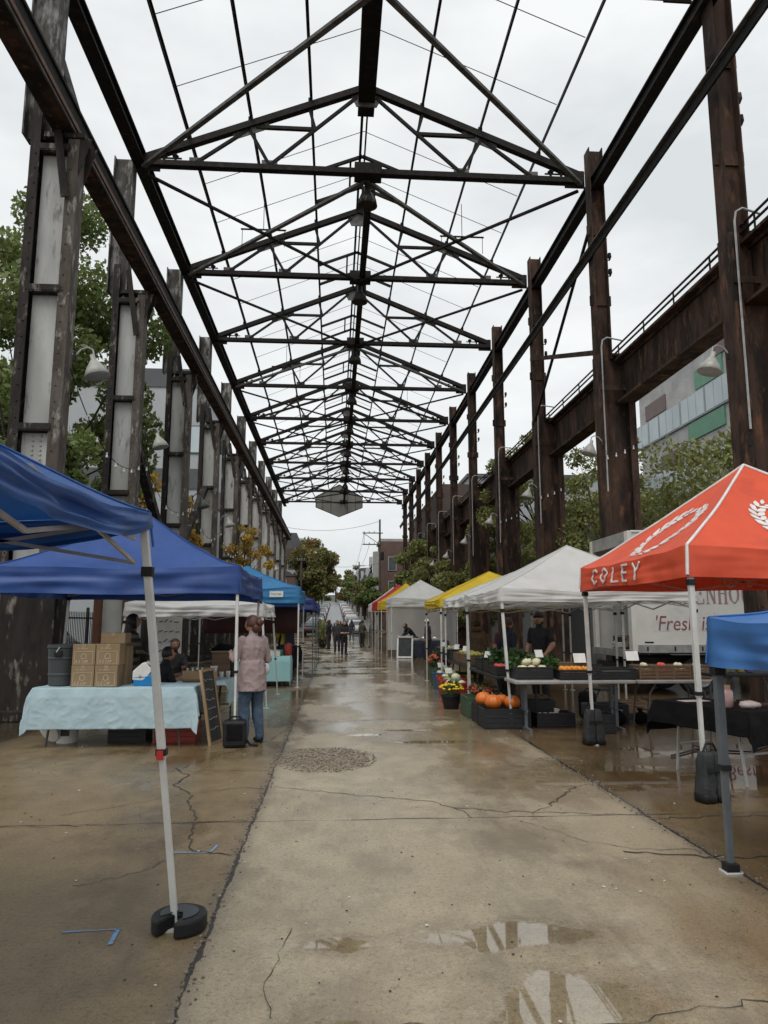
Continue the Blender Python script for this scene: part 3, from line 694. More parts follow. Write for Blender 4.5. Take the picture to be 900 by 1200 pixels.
# bracing bay by bay
for k in range(10):
    y0, y1 = YS[k], YS[k + 1]
    root = thing('bay_bracing', 'flat cross bracing and sag rods in the %s roof bay' % ORD[k], 'bracing', (0, y0, 0), 0, 'roof bracing between trusses')
    z = ZE - .16; A = {0: 'c', 2: 'e', 3: 'c'}.get(k, 'ce')
    for xe in (XL + .1, XR - .1):
        if 'c' in A:
            mb = MB(); mb.bar((XC, .15, z), (xe, BAY - .1, z), .13, .09); mb.build('brace', 'truss_pale' if k in (0, 1, 3) else 'truss', root)
        if 'e' in A:
            mb = MB(); mb.bar((xe, .15, z - .06), (XC, BAY - .1, z - .06), .09, .07); mb.build('brace', 'truss', root)
        for yy in (2.2, 4.5):
            mb = MB(); pts = []
            for t in (.205, .475, .743, 1):
                pts.append((xe + (XC - xe) * t, yy, ZE + .3 + (ZR - ZE - .1) * t))
            mb.tube(pts, .011, 5); mb.build('sag_rod', 'truss', root)
    if k:
        for yy in (3.4, 5.2):
            for xe in (XL, XR):
                mb = MB(); a = (xe + (XC - xe) * .75, yy, ZE + .15 + (ZR - ZE) * .75 + .0); b = (XC, yy, ZR + .12)
                mb.bar(a, b, .09, .1)
                if yy < 4: mb.bar(lerp(a, b, .75), (lerp(a, b, .75)[0], 5.2, lerp(a, b, .75)[2]), .07)
                mb.build('ridge_frame', 'truss', root)
# diagonal stays between the columns
def stay(label, p, q, w, mat, name='diagonal_strut', cat='strut'):
    mb = MB(); p = Vector(p); q = Vector(q); mb.bar((0, 0, 0), q - p, w, w); o = mb.build(name, mat, None, p); tag(o, label, cat); return o
stay('slender black stay rod rising between the second and third brown columns', (7.45, 26.2, 9.0), (7.45, 19.6, 13.2), .08, 'truss')
stay('rusted strut sloping down between the second and third brown columns', (7.45, 26.2, 11.6), (7.5, 19.8, 9.4), .14, 'colrust')
stay('heavy dark brace crossing low behind the second grey white column', (-5.9, 20.0, 7.6), (-5.8, 26.0, 3.4), .26, 'coldark')
stay('heavy dark brace rising behind the third grey white column', (-5.9, 26.5, 3.4), (-5.9, 32.7, 7.6), .26, 'coldark')
for k in range(0, 6):
    stay('short knee strut between crane girder and upper post at the %s grey white column' % ORD[k], (-5.2, YS[k] + .9, 11.3), (-5.55 - (.4 if k else 0), YS[k] + .1, 12.7), .16, 'truss_pale', 'knee_strut')

# gable panel at the far truss
root = thing('gable_panel', 'pale translucent six sided gable panel hung on the farthest truss', 'panel', (.38, 78.8, 0))
hexa = [(-2.55, 15.25), (0, 16.6), (2.55, 15.25), (2.55, 14.05), (0, 13.0), (-2.55, 14.05)]
mb = MB(); mb.plate([(x, 0, z) for x, z in hexa], (0, .05, 0)); mb.build('sheet', pm('weathered_translucent_sheet', (.40, .385, .35), (.32, .31, .28), .8, .7, trans=.5), root)
mb = MB()
for i in range(6): a, b = hexa[i], hexa[(i + 1) % 6]; mb.bar((a[0], -.03, a[1]), (b[0], -.03, b[1]), .06)
for x in (-1.8, -.9, .9, 1.8): mb.bar((x, -.03, 14.05 - 1.05 * (1 - abs(x) / 2.55)), (x, -.03, 15.25 + 1.35 * (1 - abs(x) / 2.55)), .04)
mb.bar((-2.55, -.04, 14.65), (2.55, -.04, 14.65), .05); mb.build('frame', 'truss', root)

# hanging trapeze bars seen under the purlins
for x, k in ((-2.5, 1), (4.2, 1), (-2.6, 3), (4.3, 4)):
    root = thing('hanging_bar', 'thin %s trapeze bar hung under the roof, by the %s truss' % ('blue canopy side' if x < 0 else 'truck side', ORD[k]), 'hanging bar', (x, YS[k] + 3.2, 14.6))
    mb = MB(); mb.tube([(-.75, 0, 0), (.75, 0, 0)], .03, 6); mb.build('bar', 'truss', root)
    mb = MB(); mb.tube([(0, 0, 0), (0, 0, 1.2)], .012, 5); mb.tube([(-.7, 0, 0), (-.7, 0, -.6)], .01, 4); mb.tube([(.7, 0, 0), (.7, 0, -.6)], .01, 4); mb.build('hanger', 'truss', root)

# gooseneck lamps on the columns
def make_gooseneck(mat):
    root = thing('gooseneck_lamp', '', 'lamp', (0, 0, 0), 0, 'gooseneck lamps on the columns')
    mb = MB(); mb.tube([(0, 0, .15), (.14, 0, .32), (.3, 0, .38), (.42, 0, .32), (.46, 0, .18)], .022, 7); mb.build('arm', 'conduit' if mat == 'lamp_white' else 'coldark', root)
    mb = MB(); mb.box(.0, 0, .12, .05, .14, .22); mb.build('wall_box', 'coldark', root)
    rt = Matrix.Rotation(R(-16), 3, 'Y'); mb = MB()
    mb.lathe([(.30, -.40), (.31, -.395), (.24, -.22), (.10, .0), (.065, .04), (.06, .17), (.02, .19)], (.46, 0, .02), 20, M3=rt); mb.build('lamp_shade', mat, root, smooth=True)
    mb = MB(); mb.ball((.52, 0, -.27), .06, 8, 6); mb.build('bulb', 'bulb', root)
    return root
gw, gg = make_gooseneck('lamp_white'), make_gooseneck('lamp_green')
Lm = [(gw, -4.66, 12.7, 6.2, 0, 'pale gooseneck lamp on the nearest grey white column'), (gw, -5.1, 19.3, 6.5, 0, 'pale gooseneck lamp on the second grey white column'),
      (gg, -5.1, 25.9, 5.9, 0, 'dark green gooseneck lamp on the third grey white column'), (gw, -5.1, 32.5, 6.1, 0, 'pale gooseneck lamp on the fourth grey white column'),
      (gg, -5.1, 39.1, 6.2, 0, 'dark green gooseneck lamp on the fifth grey white column'), (gg, -5.1, 45.7, 6.0, 0, 'dark gooseneck lamp on the sixth grey white column'), (gw, -5.1, 58.9, 6.0, 0, 'pale gooseneck lamp far along the grey white columns'),
      (gw, 7.42, 12.7, 6.55, PI, 'pale gooseneck lamp on the nearest brown column above the orange canopy'), (gw, 7.42, 19.3, 6.5, PI, 'pale gooseneck lamp on the second brown column'),
      (gw, 7.42, 25.9, 6.4, PI, 'pale gooseneck lamp on the third brown column'), (gw, 7.42, 32.5, 6.3, PI, 'pale gooseneck lamp on the fourth brown column'), (gw, 7.42, 39.1, 6.1, PI, 'pale gooseneck lamp on the fifth brown column'),
      (gw, 7.42, 45.7, 5.9, PI, 'pale gooseneck lamp on the sixth brown column'), (gw, 7.42, 52.3, 5.9, PI, 'pale gooseneck lamp on the seventh brown column')]
used = set()
for src, x, y, z, rz, lb in Lm:
    if id(src) not in used:
        used.add(id(src)); src.location = (x, y, z); src.rotation_euler.z = rz; src['label'] = lb; o = src
    else: o = copy_thing(src, (x, y, z), rz, lb)
    o.scale = (.72,) * 3
# strings of festoon bulbs
def string_light(p, q, sag, n, label):
    root = thing('string_light', label, 'string lights', p, 0, 'festoon strings between the columns')
    d = Vector(q) - Vector(p); pts = [tuple(d * t + Vector((0, 0, -sag * 4 * t * (1 - t)))) for t in [i / 20 for i in range(21)]]
    mb = MB(); mb.tube(pts, .010, 5); mb.build('wire', 'black', root)
    for i in range(n):
        t = (i + .5) / n; c = d * t + Vector((0, 0, -sag * 4 * t * (1 - t)))
        mb = MB(); mb.tube([c, c - Vector((0, 0, .06))], .016, 6); mb.ball(c - Vector((0, 0, .09)), .03, 8, 6); mb.build('bulb', 'bulb', root)
for k in range(0, 6):
    string_light((-4.75 if k == 0 else -5.15, YS[k] - .25, 6.1 - .1 * k), (-5.15, YS[k + 1] - .3, 5.8 - .1 * k), .75, 8, 'festoon string sagging between the %s and %s grey white columns' % (ORD[k], ORD[k + 1]))
for k in range(1, 4):
    string_light((7.44, YS[k] - .26, 6.2), (8.45, YS[k] - .26, 6.6), .05, 4, 'short festoon string across the face of the %s brown column' % ORD[k])
# ------------------------------------------------------------------ buildings, trees, street beyond
def wallbox(mb, x0, x1, y0, y1, z0, z1): return mb.box((x0 + x1) / 2, (y0 + y1) / 2, (z0 + z1) / 2, x1 - x0, y1 - y0, z1 - z0)
# green panelled building, its long side facing the market
b = thing('office_building', 'modern grey tiled block with green panels and window bands behind the brown columns', 'building', (21.5, 44, 0))
mb = MB(); wallbox(mb, 0, 14, -22, 4.6, 0, 17.6); mb.build('wall', 'greybrick', b)
mb = MB(); wallbox(mb, -.12, 14.1, -22.1, 4.7, 17.6, 17.85); mb.build('parapet', 'siding_light', b)
rr = random.Random(5)
for z0, z1 in ((13.65, 15.2), (9.3, 11.4), (5.0, 7.1)):
    y = -21
    while y < 3:
        wn = rr.choice((1.6, 2.2, 3.0)); f = MB(); f.box(-.06, y + wn / 2, (z0 + z1) / 2, .14, wn - .05, z1 - z0 + .1); fo = f.build('window_frame', 'siding_light', b)
        k = max(1, int(wn / 1.0)); pw = (wn - .2) / k; g = MB()
        for i in range(k): g.box(-.14, y + .1 + pw * (i + .5), (z0 + z1) / 2, .03, pw - .07, z1 - z0 - .06)
        g.build('pane', 'glass_sky', fo); y += wn
for y, wd, z0, z1, mt in ((-5, 3.1, 15.35, 16.5, 'greenpanel'), (-7.2, 2.8, 16.55, 17.55, 'brownpanel'), (-4.4, 4.2, 12.45, 13.5, 'greenpanel'), (0, 3, 11.5, 12.4, 'brownpanel'), (-10, 4, 11.6, 12.7, 'greenpanel'), (-14, 4, 11.6, 12.8, 'brownpanel'), (2, 3, 15.35, 16.4, 'brownpanel'), (-4, 5, 7.3, 8.8, 'greenpanel'), (-16, 4, 15.4, 16.6, 'greenpanel')):
    mb = MB(); mb.box(-.04, y, (z0 + z1) / 2, .1, wd, z1 - z0); mb.build('cladding_panel', mt, b)
b = thing('warehouse', 'low charcoal warehouse with a shallow pitched roof behind the white canopies', 'building', (20, 40, 0))
mb = MB(); wallbox(mb, -7.2, 14, -4, 6, 0, 7.3); mb.build('wall', 'siding_dark', b)
mb = MB(); mb.add([(-7.5, -4.2, 7.3), (3.4, -4.2, 9.0), (14.3, -4.2, 7.3), (-7.5, 6.2, 7.3), (3.4, 6.2, 9.0), (14.3, 6.2, 7.3), (-7.5, -4.2, 7.1), (14.3, -4.2, 7.1), (-7.5, 6.2, 7.1), (14.3, 6.2, 7.1)], [(0, 1, 4, 3), (1, 2, 5, 4), (0, 6, 7, 2, 1), (3, 4, 5, 9, 8), (6, 8, 9, 7), (0, 3, 8, 6), (2, 7, 9, 5)]); mb.build('roof', 'siding_dark', b)
b = thing('warehouse', 'tall pale grey flat roofed hall far behind the brown columns', 'building', (22, 66, 0))
mb = MB(); wallbox(mb, -10, 24, -2, 20, 0, 14.6); mb.build('wall', 'siding_light', b)
mb = MB(); wallbox(mb, -10.15, 24.1, -2.15, 20.1, 14.6, 14.95); mb.build('parapet', 'siding_dark', b)
mb = MB(); wallbox(mb, -10.05, 24.05, -2.06, -2.0, 0, 10.5); mb.build('lower_cladding', 'siding_dark', b)
b = thing('warehouse', 'old sooty brick works building at the far end of the brown columns', 'building', (8.9, 74, 0))
mb = MB(); wallbox(mb, 0, 3, -14, 10, 0, 13.2); mb.build('wall', 'brickdark', b)
for y in (-11, -7, -3, 1, 5):
    for z in (3, 7.4):
        f = MB(); f.box(-.02, y, z + 1.4, .1, 1.7, 2.9); fo = f.build('window_frame', 'stone', b); g = MB()
        g.box(-.08, y, z + 1.4, .03, 1.5, 2.7); g.build('pane', 'glass', fo)
b = thing('apartment_building', 'grey block with a dark top band behind the trees on the blue canopy side', 'building', (-11.5, 60, 0))
mb = MB(); wallbox(mb, -36, 0, 0, 16, 0, 21.2); mb.build('wall', 'siding_light', b)
mb = MB(); wallbox(mb, -36.1, .1, -.1, 16.1, 21.2, 22.8); mb.build('parapet', 'siding_dark', b)
mb = MB(); wallbox(mb, -36.1, .12, -.1, 16, 12.5, 14.2); mb.build('band', 'siding_dark', b)
for z in (4, 8.8, 15.5):
    for x in range(-34, 0, 4):
        f = MB(); f.box(x + 1, -.04, z + 1.2, 2.6, .1, 2.4); fo = f.build('window_frame', 'siding_dark', b); g = MB(); g.box(x + 1, -.1, z + 1.2, 2.4, .03, 2.2); g.build('pane', 'glass_sky', fo)
# picket fence behind the nearest columns, with parked cars beyond
fr = thing('picket_fence', 'black metal picket fence behind the royal blue canopy', 'fence', (-8.2, 10, 0))
mb = MB()
for z in (.3, 1.75): mb.box(0, 20, z, .04, 40, .05)
mb.build('rail', 'fence', fr)
mb = MB()
for i in range(260): mb.box(0, .07 + i * .154, 1.0, .02, .02, 1.9)
mb.build('picket', 'fence', fr)
for i in range(14):
    mb = MB(); mb.box(0, i * 3, 1.05, .08, .08, 2.1); mb.build('post', 'fence', fr)

# ---- trees
def leaves_np(centers, radii, n, size, seed, flat=.8):
    r = np.random.RandomState(seed); cs = []; k = len(centers)
    w = np.array([q ** 1.6 for q in radii]); idx = r.choice(k, n, p=w / w.sum())
    d = r.normal(size=(n, 3)); d /= np.linalg.norm(d, axis=1)[:, None]; rad = r.uniform(.0, 1, n) ** .45
    C_ = np.array(centers)[idx] + d * rad[:, None] * np.array(radii)[idx][:, None] * np.array([1, 1, flat])
    a = r.normal(size=(n, 3)); a[:, 2] -= .3; a /= np.linalg.norm(a, axis=1)[:, None]
    b = np.cross(a, r.normal(size=(n, 3))); b /= np.linalg.norm(b, axis=1)[:, None]
    s = size * r.uniform(.4, 1.5, n)[:, None]
    v = np.stack([C_ - a * s * .6, C_ + b * s * .33, C_ + a * s * .6, C_ - b * s * .33], 1).reshape(-1, 3)
    return v
def leaf_mesh(name, v, mat, parent):
    n = len(v) // 4; me = bpy.data.meshes.new(name); me.vertices.add(len(v)); me.vertices.foreach_set('co', v.astype(np.float32).ravel())
    me.loops.add(4 * n); me.loops.foreach_set('vertex_index', np.arange(4 * n, dtype=np.int32)); me.polygons.add(n)
    me.polygons.foreach_set('loop_start', np.arange(0, 4 * n, 4, dtype=np.int32)); me.update(calc_edges=True); me.validate()
    me.materials.append(M[mat]); o = bpy.data.objects.new(name, me); col.objects.link(o); o.parent = parent; return o
def tree(label, x, y, h, cz, rx, rz_, mat, nleaf, size, seed, trunk_r=.16, group='trees beside the market', nclump=26, clump=.30, lean=(0, 0), z=0):
    rn = random.Random(seed); t = thing('tree', label, 'tree', (x, y, z), 0, group)
    cents, rads = [], []
    for i in range(nclump):
        for _ in range(30):
            d = Vector((rn.gauss(0, 1), rn.gauss(0, 1), rn.gauss(0, 1))).normalized() * (rn.random() ** .4)
            if d.z > -.85: break
        sc = 1 - .25 * max(0, d.z); c = Vector((d.x * rx * sc + lean[0], d.y * rx * sc + lean[1], cz + d.z * rz_))
        cents.append(tuple(c)); rads.append(rx * clump * rn.uniform(.6, 1.3))
    top = Vector((lean[0] * .7, lean[1] * .7, cz + rz_ * .55)); fork = cz - rz_ * .75
    mb = MB(); pts = [(0, 0, -.1), (lean[0] * .1 + .03, .02, fork * .55), (lean[0] * .3, lean[1] * .3, fork), tuple(top * .6 + Vector((0, 0, fork * .4))), tuple(top)]
    mb.tube(pts, [trunk_r * 1.25, trunk_r, trunk_r * .8, trunk_r * .45, trunk_r * .12], 8)
    for c in cents:
        c = Vector(c); s0 = Vector((lean[0] * .3, lean[1] * .3, fork + rn.random() * max(.3, (c.z - fork) * .55))); m = s0.lerp(c, .5) + Vector((rn.uniform(-.2, .2), rn.uniform(-.2, .2), -.1)) * rx * .2
        mb.tube([s0, m, c], [trunk_r * .34, trunk_r * .2, trunk_r * .05], 5)
    mb.build('trunk', 'bark', t, smooth=True)
    leaf_mesh('crown', leaves_np(cents, rads, int(nleaf * (1.5 if y < 60 else 1)), size * (.78 if y < 60 else 1), seed), mat, t)
    return t
tree('tall green leafy tree behind the nearest grey white column', -9.4, 23.5, 16, 9.4, 3.7, 6.0, 'leaf_green', 22000, .21, 1, .2)
tree('second green tree filling the gap behind the nearest grey white columns', -7.9, 18.2, 8, 5.4, 1.9, 2.9, 'leaf_green', 7000, .18, 2)
tree('small green tree leaning between the first two grey white columns', -6.6, 16.2, 6.5, 4.6, 1.1, 1.6, 'leaf_green', 4500, .17, 22, .1, nclump=16)
tree('golden tree behind the third grey white column', -7.6, 30.0, 9, 5.2, 2.0, 3.4, 'leaf_yellow', 7000, .2, 3)
tree('golden tree farther back beyond the fourth grey white column', -7.5, 37, 9, 4.6, 1.7, 3.2, 'leaf_yellow', 6000, .2, 31)
tree('small golden tree growing in front of the far grey white columns', -4.9, 39.5, 7.4, 5.2, 1.4, 1.9, 'leaf_yellow', 2400, .17, 4, .06, nclump=26, clump=.25)
tree('low golden shrub tree in front of the grey white columns', -4.7, 45, 4.6, 3.2, .9, 1.1, 'leaf_yellow', 1200, .18, 41, .06, nclump=9, clump=.4)
for i, (lb, x, y, cz, rx, rz_, n, s_) in enumerate((
    ('feathery locust tree in front of the green panelled block', 12.3, 21.5, 5.1, 3.0, 2.4, 7500, .17),
    ('feathery locust tree rising behind the orange canopy', 15.5, 26.5, 4.6, 2.8, 2.2, 4500, .18),
    ('yellowing locust tree between the second and third brown columns', 10.6, 27.5, 5.4, 2.6, 3.4, 8000, .18),
    ('locust tree reaching above the brown plate girder', 10.4, 36.5, 8.2, 2.7, 3.6, 8500, .2),
    ('dense green locust behind the yellow canopy', 9.6, 42, 5.2, 2.6, 4.0, 9000, .22),
    ('dense green locust far along the brown columns', 7.0, 55, 5.4, 2.4, 3.8, 8000, .24),
    ('dark green locust near the end of the brown columns', 6.6, 65, 5.2, 2.1, 3.6, 6000, .26),
    ('bushy low locust behind the white walled canopy', 7.4, 47, 3.6, 2.3, 2.6, 7000, .22))):
    tree(lb, x, y, 9, cz, rx, rz_, 'leaf_locust', n, s_, 50 + i, .13, nclump=30, clump=.27)
tree('big olive autumn tree over the parked cars at the end of the market', -4.6, 108, 13, 7.7, 3.9, 4.6, 'leaf_olive', 15000, .36, 70, .35, nclump=34, clump=.34, lean=(1.2, 0), z=gz(108))
tree('dark green street tree by the far row houses', 4.6, 88, 6, 4.2, 1.9, 2.2, 'leaf_green', 5000, .3, 71, .15, z=gz(88))
tree('slim dark street tree farther up the hill', 5.0, 122, 7, 4.6, 1.9, 2.6, 'leaf_olive', 4000, .35, 72, .15, z=gz(122))
tree('round olive street tree high up the hill', -4.6, 150, 9, 6, 3.0, 3.4, 'leaf_olive', 4500, .45, 73, .2, z=gz(150))
for i, (x, y, h_, lf) in enumerate(((-5.2, 128, 8, 'leaf_green'), (5.4, 140, 8, 'leaf_olive'), (-4.9, 172, 10, 'leaf_green'), (5.2, 168, 8, 'leaf_green'), (-5, 196, 10, 'leaf_olive'), (4.9, 205, 9, 'leaf_olive'), (-5, 228, 11, 'leaf_green'), (5, 240, 10, 'leaf_green'), (-4.6, 262, 11, 'leaf_olive'), (4.8, 275, 11, 'leaf_olive'))):
    tree('%s street tree, %s up the hill on the %s side, past the big olive' % ('green' if lf == 'leaf_green' else 'olive', ORD[i // 2].replace('nearest', 'first'), 'houses' if x < 0 else 'utility pole'), x, y, h_, h_ * .62, 2.6, h_ * .38, lf, 2200, .5, 200 + i, .18, z=gz(y), nclump=18)
for i, x in enumerate((-14, -6, 0.5, 7, 15)):
    tree('big tree crowning the crest of the street, %s from the houses side' % ORD[i].replace('nearest', 'first'), x, 338 + 4 * (i % 2), 16, 7.0, 5.5, 7.0, ('leaf_olive', 'leaf_green')[i % 2], 3500, .85, 230 + i, .35, z=gz(345), nclump=20)
tree('olive tree closing the top of the street', 9, 300, 14, 9, 6, 6, 'leaf_olive', 4000, .8, 74, .3, z=gz(300)); tree('broad dark tree on the crest beside the road', -11, 290, 14, 9, 7, 6, 'leaf_green', 4000, .8, 75, .3, z=gz(290))

# ---- row houses climbing the street
def row_house(name, label, x, y, w, d, h, side, wallm, roofkind, group, z):
    """side -1: house on the blue canopy side, front facing +x; side 1: front facing -x"""
    b = thing(name, label, 'house', (x, y, z), 0, group); s = side
    X = lambda a: s * a
    mb = MB(); mb.box(X(d / 2), w / 2, h / 2 - 1, d, w, h + 2); mb.build('wall', wallm, b)
    if roofkind == 'gable':
        mb = MB(); zz = h; q = [(X(-.25), zz), (X(d / 2), zz + 2.6), (X(d + .25), zz)]
        mb.add([(p[0], yy, p[1]) for yy in (-.1, w + .1) for p in q], [(0, 1, 2), (3, 5, 4), (0, 3, 4, 1), (1, 4, 5, 2), (0, 2, 5, 3)]); rf = mb.build('roof', 'roofing', b)
    elif roofkind == 'mansard':
        mb = MB(); mb.add([(X(-.2), 0, h), (X(.8), .0, h + 2.4), (X(d), 0, h + 2.6), (X(d), 0, h), (X(-.2), w, h), (X(.8), w, h + 2.4), (X(d), w, h + 2.6), (X(d), w, h)], [(0, 1, 2, 3), (4, 7, 6, 5), (0, 4, 5, 1), (1, 5, 6, 2), (2, 6, 7, 3)]); rf = mb.build('roof', 'roofing', b)
        mb = MB(); mb.box(X(.15), w / 2, h + 1.1, .9, 1.4, 1.7); mb.build('dormer', 'whitewall', rf)
        mb = MB(); mb.box(X(-.33), w / 2, h + 1.1, .05, .9, 1.2); mb.build('dormer_window', 'glass', rf)
    else:
        mb = MB(); mb.box(X(d / 2), w / 2, h + .15, d + .4, w + .02, .35); rf = mb.build('cornice', 'stone', b)
    mb = MB(); mb.box(X(d * .6), w * .85, h + 1.9, .9, .7, 3.2); mb.build('chimney', 'brick', rf)
    fl = max(2, int(h / 3.2))
    for f in range(fl):
        for k in (0.27, .73):
            if f == 0 and k > .5: continue
            zz = 1.2 + f * 3.1 + .9; mb = MB(); mb.box(X(-.03), w * k, zz, .12, 1.25, 1.95); fo = mb.build('window', 'stone', b)
            mb = MB(); mb.box(X(-.10), w * k, zz, .03, 1.0, 1.7); mb.build('pane', 'glass', fo)
        for kx in (.16, .42, .70):
            mb = MB(); mb.box(X(d * kx), -.03, 1.2 + f * 3.1 + .9, 1.1, .12, 1.8); fo = mb.build('window', 'stone', b)
            mb = MB(); mb.box(X(d * kx), -.1, 1.2 + f * 3.1 + .9, .9, .03, 1.6); mb.build('pane', 'glass', fo)
    mb = MB(); mb.box(X(-.04), w * .73, 1.25, .12, 1.0, 2.3); mb.build('door', 'wood', b)
    return b
big = row_house('brick_house', 'tall red brick corner house with bay window beside the utility pole', 5.9, 93, 7, 9, 11.2, 1, 'brick', 'flat', 'row houses up the street', gz(95))
for zz in (2.2, 6.4):
    mb = MB(); mb.prism([(-.9, 1.6), (.1, .9), (.1, 4.1), (-.9, 3.4)], zz, zz + 3.6); o = mb.build('bay_window', 'stone', big)
    mb = MB(); mb.box(-.93, 2.5, zz + 1.9, .04, 1.3, 2.2); mb.build('pane', 'glass', o)
kinds = [('whitewall', 'gable'), ('brick', 'mansard'), ('bluewall', 'gable'), ('creamwall', 'mansard'), ('brick', 'gable'), ('whitewall', 'mansard'), ('brickdark', 'flat'), ('bluewall', 'gable'), ('creamwall', 'gable'), ('brick', 'mansard'), ('whitewall', 'gable'), ('brickdark', 'gable')]
desc = {'whitewall': 'white fronted', 'brick': 'red brick', 'bluewall': 'blue grey', 'creamwall': 'cream', 'brickdark': 'dark brick'}
y = 101
for i, (wm, rk) in enumerate(kinds + kinds[:4]):
    w = 5.6 + (i % 3) * .7
    row_house('row_house', '%s %s roofed row house, %s up the hill past the tall brick corner house' % (desc[wm], rk, (ORD + ['seventeenth', 'eighteenth', 'nineteenth', 'twentieth'])[i].replace('nearest', 'first')), 5.9 + (i % 2) * .25, y, w, 9, 6.6 + (i % 4) * .7, 1, wm, rk, 'row houses up the street', gz(y + w / 2)); y += w + .3
lk = [('brick', 'gable'), ('whitewall', 'flat'), ('brickdark', 'mansard'), ('creamwall', 'gable'), ('brick', 'flat'), ('bluewall', 'mansard'), ('whitewall', 'gable'), ('brick', 'mansard'), ('creamwall', 'flat'), ('brickdark', 'gable')]
y = 92
for i, (wm, rk) in enumerate(lk):
    w = 6 + (i % 3) * .8
    row_house('row_house', '%s %s roofed house, %s along the street behind the grey white columns' % (desc[wm], rk, ORD[i].replace('nearest', 'first')), (-5.0 if i != 1 else -5.6), y, w, 10, (6.6, 7.2, 11, 7, 7.6, 6.6, 7.4, 7, 6.8, 7.2)[i], -1, wm, rk, 'houses on the blue canopy side', gz(y + w / 2)); y += w + (4 if i in (1, 4) else .4)

# ---- utility poles and wires
def upole(label, x, y, h, arms, z):
    t = thing('utility_pole', label, 'utility pole', (x, y, z), 0, 'utility poles')
    mb = MB(); mb.tube([(0, 0, 0), (.03, 0, h)], [.17, .11], 10); mb.build('pole', 'polewood', t)
    for zz, x0, x1 in arms:
        mb = MB(); mb.box((x0 + x1) / 2, -.14, zz, x1 - x0, .1, .12); a = mb.build('crossarm', 'polewood', t)
        for k in range(4):
            mb = MB(); xx = x0 + (x1 - x0) * (k + .3) / 4; mb.tube([(xx, -.14, zz + .06), (xx, -.14, zz + .16), (xx, -.14, zz + .26)], [.03, .06, .03], 7); mb.build('insulator', 'stone', a)
    return t
p1 = upole('utility pole with a double cantilever arm above the canopies', 5.4, 88, 13.6, [(11.9, -2.1, .4), (10.5, -2.1, .4)], gz(88))
mb = MB(); mb.bar((-2.0, -.14, 11.9), (0, -.14, 10.5), .07); mb.bar((-1.9, -.14, 10.5), (-1.9, -.14, 11.9), .05); mb.build('arm_brace', 'polewood', p1)
mb = MB(); mb.tube([(.3, 0, 8.6), (.3, 0, 9.6)], .24, 12); mb.build('transformer', 'coldark', p1)
p2 = upole('utility pole with one crossarm standing farther up the hill', 4.6, 140, 10.5, [(9.7, -1.3, 1.3)], gz(140))
p3_ = upole('distant utility pole near the top of the street', 4.8, 195, 10.5, [(9.7, -1.2, 1.2)], gz(195))
p4_ = upole('slim utility pole beside the big olive tree', -4.5, 97, 9.5, [(8.9, -.6, .6)], gz(97))
def wire(label, p, q, sag, r=.02):
    p, q = Vector(p), Vector(q); d = q - p
    mb = MB(); mb.tube([d * (i / 16) + Vector((0, 0, -sag * 4 * (i / 16) * (1 - i / 16))) for i in range(17)], r, 5); o = mb.build('overhead_wire', 'black', None, p); tag(o, label, 'wire', 'overhead wires')
wire('wire from the near cantilever pole to the second pole, outer line', (3.5, 87.9, gz(88) + 12), (3.6, 139.9, gz(140) + 9.9), 1.2); wire('wire from the near cantilever pole to the second pole, lower line', (4.2, 87.9, gz(88) + 10.7), (4.3, 139.9, gz(140) + 9.9), 1.2)
wire('wire climbing from the second pole to the third pole', (4.0, 140, gz(140) + 9.9), (4.2, 195, gz(195) + 9.9), 1.4); wire('service wire crossing the street in front of the big olive tree', (5.4, 88, gz(88) + 8.2), (-4.5, 97, gz(97) + 8.8), .6)
wire('high wire crossing the street beyond the last truss', (5.4, 88, gz(88) + 13.4), (-6.2, 84, 12.6), .8); wire('low telephone wire crossing the street to the houses', (5.4, 88, gz(88) + 6.6), (-5, 104, gz(104) + 6.6), .5)

